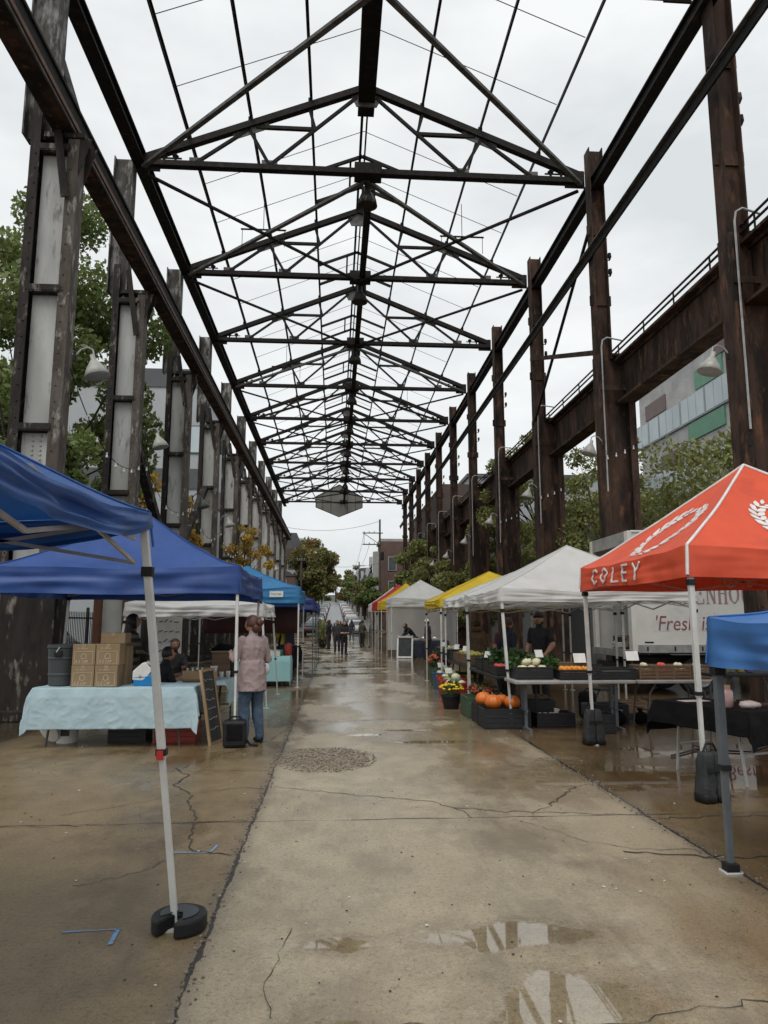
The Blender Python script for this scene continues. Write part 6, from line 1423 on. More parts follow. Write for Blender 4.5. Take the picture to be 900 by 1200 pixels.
t = thing('red_thermos', 'red drinks urn at the street end of the pale blue cover', 'urn', (-1.22, 19.65, .75)); mb = MB(); mb.lathe([(.09, 0), (.1, .02), (.1, .26), (.08, .3), (.03, .33), (0, .33)], n=18); mb.build('body', 'tub_red', t, smooth=True); mb = MB(); mb.bar((0, -.1, .05), (0, -.14, .04), .02); mb.build('tap', 'black', t)
# dark stock, tables and planters farther along that side
for i, (y, lb) in enumerate(((23.6, 'black cloth table under the navy canopy'), (28, 'black cloth table under the last blue canopy'))):
    folding_table('folding table hidden by a ' + lb, -1.7, y, 1.8, .7, .74, PI / 2); tablecloth(lb.replace('table', 'tablecloth'), -1.7, y, 1.82, .72, .742, (.6, .5, .6, .5), 'blackcloth', PI / 2, 20 + i, .02)
    for k in range(5):
        bottle('%s jar on the %s, %s along' % (('red', 'amber', 'green', 'white', 'brown')[k], lb, ORD[k].replace('nearest', 'first')), -1.6, y - .7 + k * .32, .75, ('tub_red', 'pumpkin', 'crate_green', 'paper', 'wood')[k], .24, .06)
t = thing('banner', 'maroon cloth banner hung at the back of the light blue canopy', 'banner', (-2.4, 21.5, 1.3)); mb = MB(); mb.grid(lambda u, v: (-1.35 + 2.7 * u, .03 * math.sin(u * 14), v * .75), 24, 3); mb.build('cloth', cmat('maroon', (.07, .02, .018)), t, smooth=True, solid=.006)
def potted(label, x, y, z, pr, ph_, fr, fz, leafm, n, sz, potm, bloom=None, seed=1, group='potted plants at the stalls'):
    t = thing('potted_plant', label, 'plant', (x, y, z), 0, group); mb = MB(); mb.lathe([(pr * .72, 0), (pr, ph_ * .85), (pr * 1.08, ph_ * .86), (pr * 1.08, ph_), (pr * .95, ph_), (pr * .9, ph_ * .9), (0, ph_ * .88)], n=16); mb.build('pot', potm, t)
    leaf_mesh('foliage', leaves_np([(0, 0, ph_ + fz * .5)], [fr], n, sz, seed, fz / fr), leafm, t)
    if bloom:
        rn = random.Random(seed); mb = MB()
        for i in range(70):
            a = rn.uniform(0, 2 * PI); e = rn.uniform(.15, 1.0); d = Vector((math.cos(a) * math.cos(e), math.sin(a) * math.cos(e), math.sin(e))); c = Vector((0, 0, ph_ + fz * .42)) + Vector((d.x * fr, d.y * fr, d.z * fz * .75))
            mb.ball(c, sz * .55, 7, 4, (1, 1, .6))
        mb.build('bloom', bloom, t)
    return t
potted('potted yellow green plant on the pavement edge beside the walkers', -.75, 47.5, 0, .28, .5, .55, .9, 'leaf_locust', 600, .14, 'black', None, 3)
# A-frame and food table at the white walled canopy
t = thing('easel_sign', 'white A-frame sign with a dark panel before the white walled canopy', 'sign', (3.2, 33.2, 0), R(-12))
for yy, tl in ((-.22, 14), (.22, -14)):
    mb = MB(); m4 = Matrix.Rotation(R(tl), 4, 'X')
    for sx in (-1, 1): mb.box(sx * .33, 0, .52, .07, .04, 1.04)
    for zz in (.06, .98): mb.box(0, 0, zz, .6, .038, .08)
    mb.v = [tuple(Vector((0, yy, 0)) + m4.inverted() @ Vector(p)) for p in mb.v]; mb.build('frame', 'whiteplast', t)
mb = MB(); m4 = Matrix.Rotation(R(-14), 4, 'X'); mb.box(0, 0, .52, .58, .012, .84); mb.v = [tuple(Vector((0, -.22, 0)) + m4 @ Vector(p)) for p in mb.v]; mb.build('panel', 'chalk', t)
folding_table('folding table under the dark cloth in the white walled canopy', 4.25, 33.6, 1.8, .75, .78, 0); tablecloth('dark navy cloth to the ground on the food table in the white walled canopy', 4.25, 33.6, 1.84, .8, .782, (.74, .74, .3, .74), 'navycloth', 0, 31, .02)
for i, (x, y) in enumerate(((3.7, 33.5), (4.1, 33.6), (4.6, 33.5))):
    t = thing('chafing_dish', 'steel food tray %s on the dark navy cloth' % ('at the street end', 'in the middle', 'at the far end')[i], 'food tray', (x, y, .79)); mb = MB(); mb.box(0, 0, .05, .34, .26, .1); mb.build('pan', 'chrome', t, bevel=.01); mb = MB(); mb.ball((0, 0, .1), .13, 12, 6, (1.2, .9, .7)); mb.build('lid', 'black' if i == 0 else 'chrome', t, smooth=True)
folding_table('grey folding table of baked goods by the two talking people', 3.3, 47, 1.7, .75, .74, PI / 2, 'tabletop', 'legdark')
for i in range(4):
    t = crate('wicker coloured tray of loaves on the far grey table, %s from the near end' % ORD[i].replace('nearest', 'first'), 3.3, 46.4 + i * .4, .75, .55, .34, .16, 'palewood', nm='bread_tray', cat='tray')
    for k in range(3): mb = MB(); mb.ball((0, 0, .06), .075, 10, 7, (1.6, .8, .7)); o = mb.build('bread_loaf', 'palewood', None, (3.15 + k * .15, 46.4 + i * .4, .86), smooth=True); tag(o, 'brown bread loaf heaped in a tray on the far grey table', 'bread', 'loaves on the far table')

# ---- produce stall under the two white canopies and the yellow one
folding_table('long grey folding table with T shaped legs across the front of the white canopy', 3.62, 11.27, 1.85, .72, .75, 0, 'tabletop', 'leggrey', 'tee')
folding_table('second grey folding table end to end with the T legged one, under wooden crates', 5.22, 11.27, 1.3, .72, .75, 0, 'tabletop', 'legdark')
folding_table('black legged table for tomatoes and greens along the street', 3.05, 13.2, 2.4, .8, .74, PI / 2, 'crate_black', 'black')
folding_table('black legged table for apples under the second white canopy', 3.1, 16.2, 2.6, .8, .74, PI / 2, 'crate_black', 'black')
folding_table('black legged table for jars and greens under the yellow canopy', 3.1, 19.0, 2.4, .8, .74, PI / 2, 'crate_black', 'black')
def heap(name, label, cat, group, x, y, z, w, d, n, r, mat, seed, sq=(1, 1, .9), rows=1.4, fn=None, stem=None):
    rn = random.Random(seed); base = None
    nx = max(1, int(w / (2 * r * .95))); ny = max(1, int(d / (2 * r * .95))); k = 0
    for L in range(4):
        for j in range(ny - L):
            for i in range(nx - L):
                if k >= n: return
                px = x + (i - (nx - L - 1) / 2) * 2 * r * .96 + rn.uniform(-.15, .15) * r; py = y + (j - (ny - L - 1) / 2) * 2 * r * .96 + rn.uniform(-.15, .15) * r; pz = z + r * sq[2] + L * r * 1.35
                if base is None:
                    mb = MB(); mb.ball((0, 0, 0), r, 14, 10, sq, fn); base = mb.build(name, mat, None, (px, py, pz), smooth=True); tag(base, label, cat, group)
                    if stem: mb = MB(); mb.tube([(0, 0, r * sq[2] * .8), (.0, .01, r * sq[2] * 1.15)], r * .13, 6); mb.build('stem', stem, base)
                    o = base
                else: o = copy_thing(base, (px, py, pz))
                o.rotation_euler = (rn.uniform(-.4, .4), rn.uniform(-.4, .4), rn.uniform(0, 6)); k += 1
rib = lambda k, a=.07: (lambda d: 1 - a * abs(math.cos(k * math.atan2(d.y, d.x) / 2)) * (1 - d.z * d.z) ** .5 - .12 * max(0, abs(d.z) - .7))
# crates on the T legged table
crate('black crate heaped with cauliflower at the street end of the T legged table', 3.05, 11.3, .752, .56, .4, .19, 'crate_black')
heap('cauliflower', 'cream cauliflower head heaped at the street end of the T legged table', 'cauliflower', 'cauliflowers in the black crate', 3.05, 11.3, .86, .54, .38, 16, .072, 'cauli', 3, (1.15, 1, .7), fn=lambda d: 1 + .13 * math.sin(9 * d.x + 2) * math.sin(10 * d.y + 1) + .08 * math.sin(14 * d.z + 8 * d.x))
crate('black crate of orange peppers in the middle of the T legged table', 3.72, 11.2, .752, .62, .42, .15, 'crate_black')
heap('bell_pepper', 'small orange pepper heaped in the shallow black crate', 'pepper', 'orange peppers in the black crate', 3.72, 11.2, .80, .58, .38, 44, .042, 'pepper', 4, (1, 1, 1.15), fn=rib(4, .1), stem='stemgreen')
crate('empty brown crate stacked behind the orange peppers', 3.7, 11.52, .752, .6, .16, .24, 'crate_wood')
crate('long black crate behind the white canopy leg', 4.32, 11.22, .752, .56, .42, .17, 'crate_black')
heap('garlic_bulb', 'pale bulb lying in the long black crate behind the canopy leg', 'vegetable', 'pale bulbs in the long black crate', 4.32, 11.22, .82, .5, .36, 24, .04, 'squash', 5)
for i, x in enumerate((4.78, 5.05, 5.32, 5.62)):
    crate('slatted wooden crate on the grey table, %s in the row counted from the street' % ORD[i].replace('nearest', 'first'), x, 11.2, .752, .265 if i < 3 else .3, .4, .21, 'crate_wood', group='slatted wooden crates')
    heap('turnip', 'whitish turnip heaped in a slatted wooden crate', 'turnip', 'turnips in the wooden crates', x, 11.2, .86, .24, .36, 10, .045, 'squash' if i != 1 else 'tomato', 40 + i)
def price_card(label, x, y, z, rz=0, s=.16, tilt=-18):
    t = thing('price_card', label, 'price card', (x, y, z), rz, 'white price cards'); mb = MB(); mb.box(0, 0, s * .45, s, .006, s * .75, 0, R(tilt)); mb.build('card', 'paper', t); mb = MB(); mb.tube([(0, .02, -.1), (0, .0, s * .4)], .004, 5); mb.build('stick', 'palewood', t); return t
for i, (x, y) in enumerate(((2.86, 11.5), (3.12, 11.54), (3.4, 11.5))):
    t = thing('lettuce_bunch', 'bunch of leafy greens behind the crates on the grey table, %s from the street' % ORD[i].replace('nearest', 'first'), 'greens', (x, y, .93), 0, 'leafy greens on the grey table'); leaf_mesh('leaves', leaves_np([(0, 0, .05)], [.15], 200, .10, 190 + i, .75), 'greens', t); mb = MB(); mb.tube([(0, 0, -.12), (0, 0, .08)], [.03, .05], 8); mb.build('stalk', 'squash', t)
for i, (x, z) in enumerate(((3.35, .03), (4.4, .03), (4.75, .03))):
    t = thing('plastic_bag', 'crumpled pale plastic bag under the grey tables, %s from the street' % ORD[i].replace('nearest', 'first'), 'bag', (x + .2, 11.75, 0), i * 1.3, 'crumpled bags'); mb = MB(); mb.ball((0, 0, .09), .12, 16, 10, (1.2, .9, .8), lambda d: 1 + .22 * mnoise.noise(d * 2.3 + Vector((i, 0, 0)))); mb.build('sack', 'blackcloth' if i else 'paper', t, smooth=True); mb = MB(); mb.tube([(0, 0, .17), (.02, 0, .25)], [.03, .05], 7); mb.build('knot', 'blackcloth' if i else 'paper', t)
price_card('white price card behind the orange peppers', 3.86, 11.42, .97, .1, .2); price_card('white price card among the cauliflowers', 3.2, 11.38, 1.06, .5, .16); price_card('white price card above the wooden crates', 4.72, 11.44, 1.0, 0, .2)
# along the street: tomatoes, apples, greens
crate('black crate of tomatoes at the near end of the black legged table', 2.92, 12.35, .742, .5, .5, .15, 'crate_black'); heap('tomato', 'red tomato heaped in the black crate by the white canopy leg', 'tomato', 'tomatoes in the black crate', 2.92, 12.35, .80, .46, .46, 60, .04, 'tomato', 7, (1, 1, .85), stem='stemgreen')
crate('black crate of dark greens behind the tomatoes', 2.95, 13.0, .742, .5, .6, .2, 'crate_black'); crate('black crate of leafy greens on the far end of the tomato table', 2.95, 13.7, .742, .5, .6, .22, 'crate_black')
for i, (x, y) in enumerate(((2.9, 12.9), (3.05, 13.15), (2.9, 13.5), (3.0, 13.8), (3.25, 12.9), (3.3, 13.4))):
    t = thing('lettuce_bunch', 'bunch of leafy greens heaped on the black crates, %s from the near end' % ORD[i].replace('nearest', 'first'), 'greens', (x, y, .92), 0, 'leafy greens on the black crates'); leaf_mesh('leaves', leaves_np([(0, 0, .06)], [.17], 160, .13, 90 + i, .8), 'greens', t); mb = MB(); mb.tube([(0, 0, -.1), (0, 0, .1)], [.03, .05], 8); mb.build('stalk', 'gourd', t)
for i, y in enumerate((15.3, 15.95, 16.6)):
    crate('brown slatted crate of yellow apples, %s along the apple table' % ORD[i].replace('nearest', 'first'), 2.98, y, .742, .48, .58, .2, 'crate_wood', group='apple crates'); heap('apple', 'yellow green apple heaped in a brown slatted crate', 'apple', 'apples in the brown crates', 2.98, y, .86, .44, .52, 40, .042, 'apple', 70 + i, (1, 1, .9), stem='stemgreen')
crate('black crate on the far end of the apple table', 2.98, 17.25, .742, .48, .55, .2, 'crate_black')
for i, y in enumerate((18.2, 18.85, 19.5)):
    crate('black crate of dark produce under the yellow canopy, %s along its table' % ORD[i].replace('nearest', 'first'), 2.95, y, .742, .5, .58, .22, 'crate_black', group='black crates under the yellow canopy'); heap('beetroot', 'pale and dark root heaped under the yellow canopy', 'root vegetable', 'roots under the yellow canopy', 2.95, y, .87, .42, .5, 18, .055, 'gourd' if i else 'squash', 80 + i)
t = thing('yellow_tote', 'yellow plastic tote under the black legged table', 'tote', (3.0, 17.6, 0)); mb = MB(); mb.box(0, 0, .2, .6, .4, .4); mb.build('body', 'yellowbox', t, bevel=.03); mb = MB(); mb.box(0, 0, .41, .64, .44, .04); mb.build('lid', 'black', t, bevel=.01)
t = thing('spare_tyre', 'black wheel with a pale rim standing under the black legged table', 'wheel', (2.92, 16.7, .2), R(90)); mb = MB(); mb.lathe([(.1, -.06), (.17, -.07), (.2, -.04), (.2, .04), (.17, .07), (.1, .06)], n=22, M3=Matrix.Rotation(PI / 2, 3, 'X')); mb.build('tyre', 'rubber', t, smooth=True); mb = MB(); mb.lathe([(.0, -.03), (.1, -.05), (.1, .05), (0, .03)], n=18, M3=Matrix.Rotation(PI / 2, 3, 'X')); mb.build('rim', 'conduit', t)
# tubs and crates on the ground along the street edge
crate('black bin of three pumpkins at the street corner of the white canopy', 2.66, 11.55, 0, .72, .5, .3, 'crate_black', handles=False)
crate('black bin behind the pumpkin bin', 2.6, 12.1, 0, .6, .5, .32, 'crate_black'); crate('dark green tub behind the black bins', 2.56, 12.95, 0, .56, .75, .34, 'crate_green', nm='plastic_tub', cat='tub'); crate('black crate of odd roots under the T legged table', 3.45, 11.6, 0, .6, .4, .22, 'crate_black')
heap('garlic_bulb', 'pale bulb in the crate under the T legged table', 'vegetable', 'pale bulbs under the table', 3.45, 11.6, .12, .5, .3, 14, .045, 'squash', 33)
crate('black milk crate on the wet ground behind the far weight bag', 3.95, 10.9, 0, .36, .36, .28, 'crate_black'); t = crate('cardboard coloured crate on a black base under the grey tables', 5.0, 12.4, .1, .5, .36, .2, 'crate_wood'); crate('black crate holding up the cardboard coloured crate', 5.0, 12.4, 0, .56, .42, .095, 'crate_black')
for i, (x, y, z, r) in enumerate(((2.44, 12.02, .385, .135), (2.50, 11.58, .38, .14), (2.80, 11.56, .375, .13), (2.70, 11.85, .38, .11))):
    t = thing('pumpkin', ('orange pumpkin farthest back of the pumpkin bins', 'big round orange pumpkin nearest the street in the front bin', 'orange pumpkin behind the white canopy leg in the front bin', 'small pumpkin peeking between the three big ones')[i], 'pumpkin', (x, y, z), i * 1.1, 'pumpkins in the black bins')
    mb = MB(); mb.ball((0, 0, 0), r, 40, 18, (1, 1, .84), lambda d: 1 - .075 * abs(math.cos(9 * math.atan2(d.y, d.x) / 2)) ** 2.2 * (1 - d.z * d.z) ** .5 - .2 * max(0, abs(d.z) - .82)); mb.build('rind', 'pumpkin', t, smooth=True)
    mb = MB(); mb.tube([(0, 0, r * .66), (.004, .01, r * .82), (.02, .02, r * 1.02)], [r * .2, r * .12, r * .1], 7); mb.build('stem', 'stemgreen', t)
potted('yellow mum in a square black pot at the street edge', 2.22, 14.0, 0, .19, .27, .22, .18, 'greens', 260, .06, 'black', 'mum_yellow', 5); potted('rust red mum standing on the dark green tub', 2.62, 12.95, .14, .14, .18, .2, .15, 'greens', 240, .06, 'black', 'mum_red', 6)
potted('second rust red mum behind the yellow mum', 2.70, 13.75, 0, .15, .3, .2, .15, 'greens', 220, .06, 'black', 'mum_red', 16)
def tub(label, x, y, r, h, mat): t = thing('plastic_tub', label, 'tub', (x, y, 0), 0, 'round tubs along the street edge'); mb = MB(); mb.lathe([(r * .8, 0), (r, h * .9), (r * 1.07, h * .91), (r * 1.07, h), (r * .97, h), (r * .78, .03), (0, .03)], n=24); mb.build('body', mat, t); mb = MB(); mb.lathe([(0, h * .55), (r * .88, h * .55), (r * .88, h * .58), (0, h * .58)], n=18); mb.build('liner', 'crate_wood', t); return t
for i, (x, y, r, m_, lb) in enumerate(((2.48, 15.0, .30, 'tub_red', 'red tub of pale squash nearest the yellow mum'), (2.55, 15.85, .30, 'tub_red', 'red tub of striped squash amid the tubs'), (2.62, 16.7, .30, 'tub_red', 'red tub of mixed squash next to the blue tub'), (2.68, 17.9, .30, 'tub_blue', 'blue tub of pale squash'), (2.75, 19.2, .28, 'crate_green', 'green tub of red flowers at the far end'))):
    tub(lb, x, y, r, .42, m_)
    if i < 4: heap('squash', ('pale round squash heaped in the nearest red tub', 'striped green squash heaped in the middle red tub', 'cream squash heaped in the red tub by the blue one', 'pale squash heaped in the blue tub')[i], 'squash', 'squash in the tubs', x, y, .30, .48, .48, 14, .098, ('squash', 'gourd', 'squash', 'squash')[i], 60 + i, (1, 1, .8), fn=rib(10, .06), stem='stemgreen')
    if i in (1, 3): price_card('price card standing in the %s' % lb, x - .1, y - .1, .52, .3, .16)
for i, (x, y) in enumerate(((2.75, 19.2), (2.9, 20.3), (3.0, 21.3))): potted('red flowers massed at the far end of the tubs, %s pot' % ORD[i].replace('nearest', 'first'), x, y, .1 if i == 0 else 0, .2, .36, .3, .3, 'greens', 300, .07, 'crate_green', 'flower_red', 26 + i)
# black cloth table under the orange canopy and the soap table behind it
folding_table('narrow folding table with slim grey legs under the black cloth by the orange canopy', 4.17, 7.78, 1.25, .62, .74, R(-72), 'crate_black', 'conduit', group='folding tables')
tablecloth('black cloth knotted short on the table under the orange canopy', 4.17, 7.78, 1.27, .64, .742, (.24, .32, .24, .34), 'blackcloth', R(-72), 11, .03)
t = thing('paper_sheet', 'white paper sheet lying on the black cloth', 'paper', (4.0, 8.05, .752), R(10)); mb = MB(); mb.box(0, 0, .002, .32, .16, .003); mb.build('sheet', 'paper', t)
t = thing('pink_jar', 'clear jar of pink soap on the black cloth beside the orange canopy leg', 'jar', (4.03, 7.45, .75)); mb = MB(); mb.lathe([(.07, 0), (.085, .01), (.085, .16), (.06, .19), (.0, .19)], n=18); mb.build('body', pm('pink_glass', (.45, .28, .28), None, 6, .2), t, smooth=True); mb = MB(); mb.lathe([(.062, .19), (.064, .225), (0, .227)], n=16); mb.build('lid', 'palewood', t)
t = thing('ribbon_bundle', 'pale pink ribbon bundle lying on the black cloth', 'ribbon', (4.2, 7.3, .75)); mb = MB(); mb.ball((0, 0, .04), .07, 12, 8, (1.6, 1, .6), lambda d: 1 + .15 * math.sin(9 * d.x)); mb.build('bow', pm('pale_ribbon', (.5, .42, .42), None, 9, .7), t, smooth=True)
folding_table('black table with soap bottles behind the low blue canopy', 6.0, 10.45, 1.3, .6, .9, 0, 'crate_black', 'legdark')
for i, (x, m_, lb, h_) in enumerate(((5.72, 'gourd', 'green soap bottle on the black table behind the low blue canopy', .24), (5.86, 'apple', 'yellow soap bottle between the green and violet ones', .22), (6.0, pm('violet_soap', (.25, .22, .45), None, 6, .2), 'violet pump bottle of soap on the black table', .25))):
    t = bottle(lb, x, 10.35, .905, m_, h_, .055, 'whiteplast')
    mb = MB(); mb.bar((0, 0, h_), (0, 0, h_ + .05), .012); mb.bar((0, 0, h_ + .05), (-.05, 0, h_ + .045), .016); mb.build('pump', 'whiteplast', t)
t = thing('wire_wreath', 'round twig wreath standing behind the soap bottles', 'wreath', (5.62, 10.5, .905)); mb = MB(); mb.tube([(.15 * math.cos(a), 0, .16 + .15 * math.sin(a)) for a in [2 * PI * i / 24 for i in range(25)]], .014, 6); mb.build('ring', 'palewood', t); mb = MB(); mb.ball((0, 0, .012), .03, 8, 5); mb.build('stand', 'wood', t)
# ---- box truck
k = thing('box_truck', 'white box truck lettered GREENHOUSE parked across behind the stalls', 'truck', (6.6, 15.75, 0))
W_, Lx, z0, z1 = 2.4, 6.2, .98, 3.6
mb = MB(); mb.box(Lx / 2 + .02, .02, (z0 + z1) / 2, Lx, .05, z1 - z0); mb.build('side_wall', 'truckwhite', k); mb = MB(); mb.box(Lx / 2 + .02, W_, (z0 + z1) / 2, Lx, .05, z1 - z0); mb.build('side_wall', 'truckwhite', k)
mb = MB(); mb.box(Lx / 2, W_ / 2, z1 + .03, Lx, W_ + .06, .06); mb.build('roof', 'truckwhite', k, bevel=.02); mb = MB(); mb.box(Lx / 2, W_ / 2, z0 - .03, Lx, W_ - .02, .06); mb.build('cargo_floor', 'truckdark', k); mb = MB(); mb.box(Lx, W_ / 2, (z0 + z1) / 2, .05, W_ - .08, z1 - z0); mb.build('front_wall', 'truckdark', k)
mb = MB(); mb.box(Lx / 2 + .05, -.012, z0 + .06, Lx, .03, .17); mb.build('lower_rail', 'truckgrey', k)
mb = MB()
for i in range(9): mb.box(.25 + i * .62, -.032, z0 + .06, .03, .012, .09)
mb.build('marker_clip', 'black', k)
mb = MB(); mb.box(.3, -.008, z0 + .2, .2, .012, .03); mb.build('reflector', 'black', k)
mb = MB(); mb.box(-.03, .08, (z0 + z1) / 2, .10, .2, z1 - z0 + .1); mb.build('rear_post', 'truckwhite', k, bevel=.01); mb = MB(); mb.box(-.03, W_ - .08, (z0 + z1) / 2, .10, .2, z1 - z0 + .1); mb.build('rear_post', 'truckwhite', k, bevel=.01); mb = MB(); mb.box(-.03, W_ / 2, z1 - .1, .1, W_ - .36, .3); mb.build('rear_header', 'truckgrey', k, bevel=.01)
mb = MB(); mb.box(-.05, W_ / 2, z0 - .05, .14, W_, .16); mb.build('bumper_sill', 'truckgrey', k)
mb = MB(); mb.box(Lx / 2 + .6, W_ / 2 - .45, .72, Lx + 1, .1, .22); mb.box(Lx / 2 + .6, W_ / 2 + .45, .72, Lx + 1, .1, .22); mb.build('chassis', 'truckdark', k); mb = MB(); mb.box(-.02, W_ / 2, .62, .12, 2.1, .14); mb.build('rear_bumper', 'black', k)
for x in (1.5, 7.4):
    for yy in (.28, W_ - .28):
        mb = MB(); mb.lathe([(0, -.14), (.36, -.14), (.44, -.1), (.44, .1), (.36, .14), (0, .14)], (x, yy, .44), 24, M3=Matrix.Rotation(PI / 2, 3, 'X')); w = mb.build('wheel', 'rubber', k); mb = MB(); mb.lathe([(0, -.03), (.24, -.03), (.24, .03), (0, .03)], (x, yy + (-.15 if yy < 1 else .15), .44), 18, M3=Matrix.Rotation(PI / 2, 3, 'X')); mb.build('rim', 'truckgrey', w)
mb = MB(); mb.plate([(Lx + .15, .15, .6), (Lx + 2.1, .15, .6), (Lx + 2.15, .15, 1.5), (Lx + 1.5, .15, 1.6), (Lx + 1.15, .15, 2.5), (Lx + .15, .15, 2.55)], (0, W_ - .3, 0)); cabo = mb.build('cab', 'truckwhite', k, bevel=.04); mb = MB(); mb.plate([(Lx + .4, .13, 1.6), (Lx + 1.35, .13, 1.6), (Lx + 1.1, .13, 2.35), (Lx + .4, .13, 2.38)], (0, .02, 0)); mb.build('cab_window', 'glass', cabo)
SER = {'G': ([(.9, .8, .7, 1), (.7, 1, .4, 1), (.4, 1, .12, .75), (.12, .75, .12, .25), (.12, .25, .4, 0), (.4, 0, .75, .05), (.75, .05, .86, .4)], [(.6, .42, 1, .42), (.9, .8, .9, 1)], [3, 6]), 'R': ([(.2, 0, .2, 1), (.2, 1, .65, 1), (.65, 1, .82, .77), (.82, .77, .65, .53), (.65, .53, .2, .53), (.5, .53, .9, 0)], [(.02, 0, .38, 0), (.02, 1, .3, 1), (.8, 0, 1, 0)], [0, 2, 5]),
       'E': ([(.2, 0, .2, 1), (.2, 1, .85, 1), (.2, .52, .65, .52), (.2, 0, .88, 0)], [(.02, 0, .2, 0), (.02, 1, .2, 1), (.86, 1, .86, .78), (.9, 0, .9, .24), (.65, .42, .65, .62)], [0]), 'N': ([(.16, 0, .16, 1), (.16, 1, .84, 0), (.84, 0, .84, 1)], [(.0, 0, .32, 0), (0, 1, .2, 1), (.68, 1, 1, 1)], [1]),
       'H': ([(.2, 0, .2, 1), (.8, 0, .8, 1), (.2, .52, .8, .52)], [(.03, 0, .37, 0), (.03, 1, .37, 1), (.63, 0, .97, 0), (.63, 1, .97, 1)], [0, 1]), 'O': ([(.5, 1, .18, .82), (.18, .82, .08, .5), (.08, .5, .18, .18), (.18, .18, .5, 0), (.5, 0, .82, .18), (.82, .18, .92, .5), (.92, .5, .82, .82), (.82, .82, .5, 1)], [], [1, 2, 5, 6]),
       'U': ([(.2, 1, .2, .3), (.2, .3, .35, .04), (.35, .04, .65, .04), (.65, .04, .8, .3), (.8, .3, .8, 1)], [(.03, 1, .37, 1), (.65, 1, .95, 1)], [0, 1]), 'S': ([(.85, .82, .5, 1), (.5, 1, .18, .85), (.18, .85, .2, .62), (.2, .62, .78, .4), (.78, .4, .84, .18), (.84, .18, .5, 0), (.5, 0, .12, .16)], [(.85, .8, .85, 1), (.12, 0, .12, .22)], [3])}
mb = MB(); w_, h_ = .235, .43
for i, ch in enumerate('GREENHOUSE'):
    x0 = .58 + i * .268; th, thin, bold = SER[ch]
    for j, (a, b, c, d) in enumerate(th): mb.bar((x0 + a * w_, -.0085 - .0003 * j, 2.03 + b * h_), (x0 + c * w_, -.0085 - .0003 * j, 2.03 + d * h_), .052 if j in bold else .026, .004, (0, 1, 0))
    for j, (a, b, c, d) in enumerate(thin): mb.bar((x0 + a * w_, -.012 - .0003 * j, 2.03 + b * h_), (x0 + c * w_, -.012 - .0003 * j, 2.03 + d * h_), .02, .004, (0, 1, 0))
mb.build('lettering', 'lettergrey', k)
mb = MB(); mb.box(1.55, -.006, 1.58, 2.3, .003, .34); mb.build('painted_band', pm('faded_grey_band', (.46, .46, .47), (.60, .59, .56), 2.5, .5, lo=.3, hi=.6), k, bevel=.001)
mb = text_mb("'Fresh is Best\"", .46, lambda x, y, d: (.42 + x * .86, -.0095 - d, 1.44 + y), shear=.18, depth=.003); mb.build('slogan', 'lettering', k)
for i, (yy, m_) in enumerate(((.5, 'crate_black'), (1.1, 'crate_wood'), (1.7, 'crate_black'))):
    crate('%s crate stacked inside the open truck, %s' % (('black', 'brown', 'black')[i], ('by the near post', 'in the middle', 'by the far post')[i]), 7.1, 15.75 + yy, .99, .5, .5, .3, m_)
t = thing('scale', 'pale hanging scale pan set on the sill of the open truck', 'scale', (6.75, 16.9, .985)); mb = MB(); mb.lathe([(.1, 0), (.2, .06), (.24, .16), (.22, .15), (.1, .02), (0, .02)], n=18); mb.build('pan', 'whiteplast', t); mb = MB(); mb.tube([(-.2, 0, .16), (-.1, 0, .3), (.1, 0, .3), (.2, 0, .16)], .01, 5); mb.build('handle', 'chrome', t)

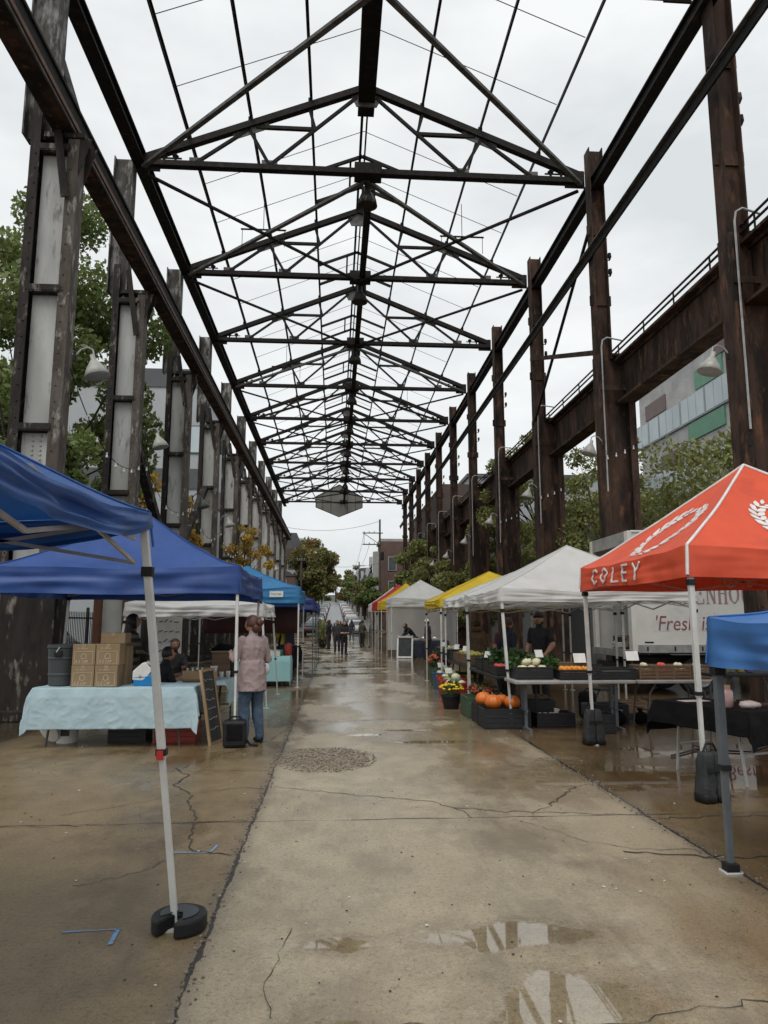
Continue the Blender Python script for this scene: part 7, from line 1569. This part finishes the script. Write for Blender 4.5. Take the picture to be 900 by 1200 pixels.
# odds and ends of the stalls
t = thing('plastic_bag', 'white plastic bag hanging from the slanted leg of the low white canopy', 'bag', (-1.36, 14.45, .62)); mb = MB(); mb.ball((0, 0, .12), .13, 16, 12, (.9, .6, 1.35), lambda d: 1 + .2 * mnoise.noise(d * 2.6) - .25 * max(0, d.z)); mb.build('sack', 'paper', t, smooth=True); mb = MB(); mb.tube([(-.05, 0, .25), (-.02, 0, .38), (.02, 0, .38), (.05, 0, .25)], .008, 5); mb.build('handle', 'paper', t)
for i, (x, y, z) in enumerate(((2.74, 13.05, .98), (2.76, 15.4, 1.0), (2.76, 16.5, 1.0), (2.74, 18.5, 1.0))): price_card('white price card on the street side of the %s' % ('dark greens crate', 'first apple crate', 'last apple crate', 'yellow canopy crates')[i], x, y, z, R(-55), .15)
for i, (x, y, w, m_, lb) in enumerate(((3.5, 12.6, .5, 'crate_black', 'black crate stored on the ground behind the tomato table'), (3.6, 13.4, .52, 'crate_wood', 'wooden crate stored on the ground behind the tomato table'), (4.5, 12.0, .55, 'crate_black', 'black crate stored behind the long grey table'), (3.0, 15.5, .5, 'crate_black', 'black crate under the apple table, near end'), (3.0, 16.2, .5, 'crate_green', 'green crate under the apple table'), (3.0, 13.0, .5, 'crate_black', 'black crate under the tomato table'), (3.05, 19.2, .55, 'crate_black', 'black crate under the yellow canopy table'))):
    crate(lb, x, y, 0, w, .38, .3, m_)
t = thing('folding_chair', 'black folding chair behind the grey produce table', 'chair', (4.75, 12.9, 0), R(20))
mb = MB(); mb.box(0, 0, .45, .4, .38, .03); mb.build('seat', 'black', t, bevel=.01); mb = MB(); mb.box(0, .2, .76, .4, .03, .22, 0, R(-8)); mb.build('backrest', 'black', t, bevel=.01)
for sx in (-1, 1):
    for a, b in (((sx * .2, .24, .86), (sx * .2, -.2, 0)), ((sx * .18, -.14, .44), (sx * .18, .24, 0))): mb = MB(); mb.tube([a, b], .012, 6); mb.build('leg', 'legdark', t)
t = thing('backpack', 'dark backpack dropped beside the grey produce table', 'bag', (4.35, 12.55, 0), R(-20)); mb = MB(); mb.box(0, 0, .22, .3, .2, .44); mb.build('body', 'blackcloth', t, bevel=.07); mb = MB(); mb.box(0, -.12, .16, .22, .06, .22); mb.build('pocket', 'bagcloth', t, bevel=.03); mb = MB(); mb.tube([(-.05, 0, .44), (0, 0, .5), (.05, 0, .44)], .012, 6); mb.build('handle', 'black', t)
mb = MB(); P_ = [(4.1, 8.9), (4.6, 9.3), (5.2, 9.1), (5.9, 9.7), (6.4, 11.0), (6.3, 13.0), (6.6, 15.6)]
mb.tube([(x - 4.1, y - 8.9, .015) for x, y in P_], .012, 6); tag(mb.build('power_cord', 'black', None, (4.1, 8.9, 0)), 'black power cord trailing over the wet concrete towards the box truck', 'cord')
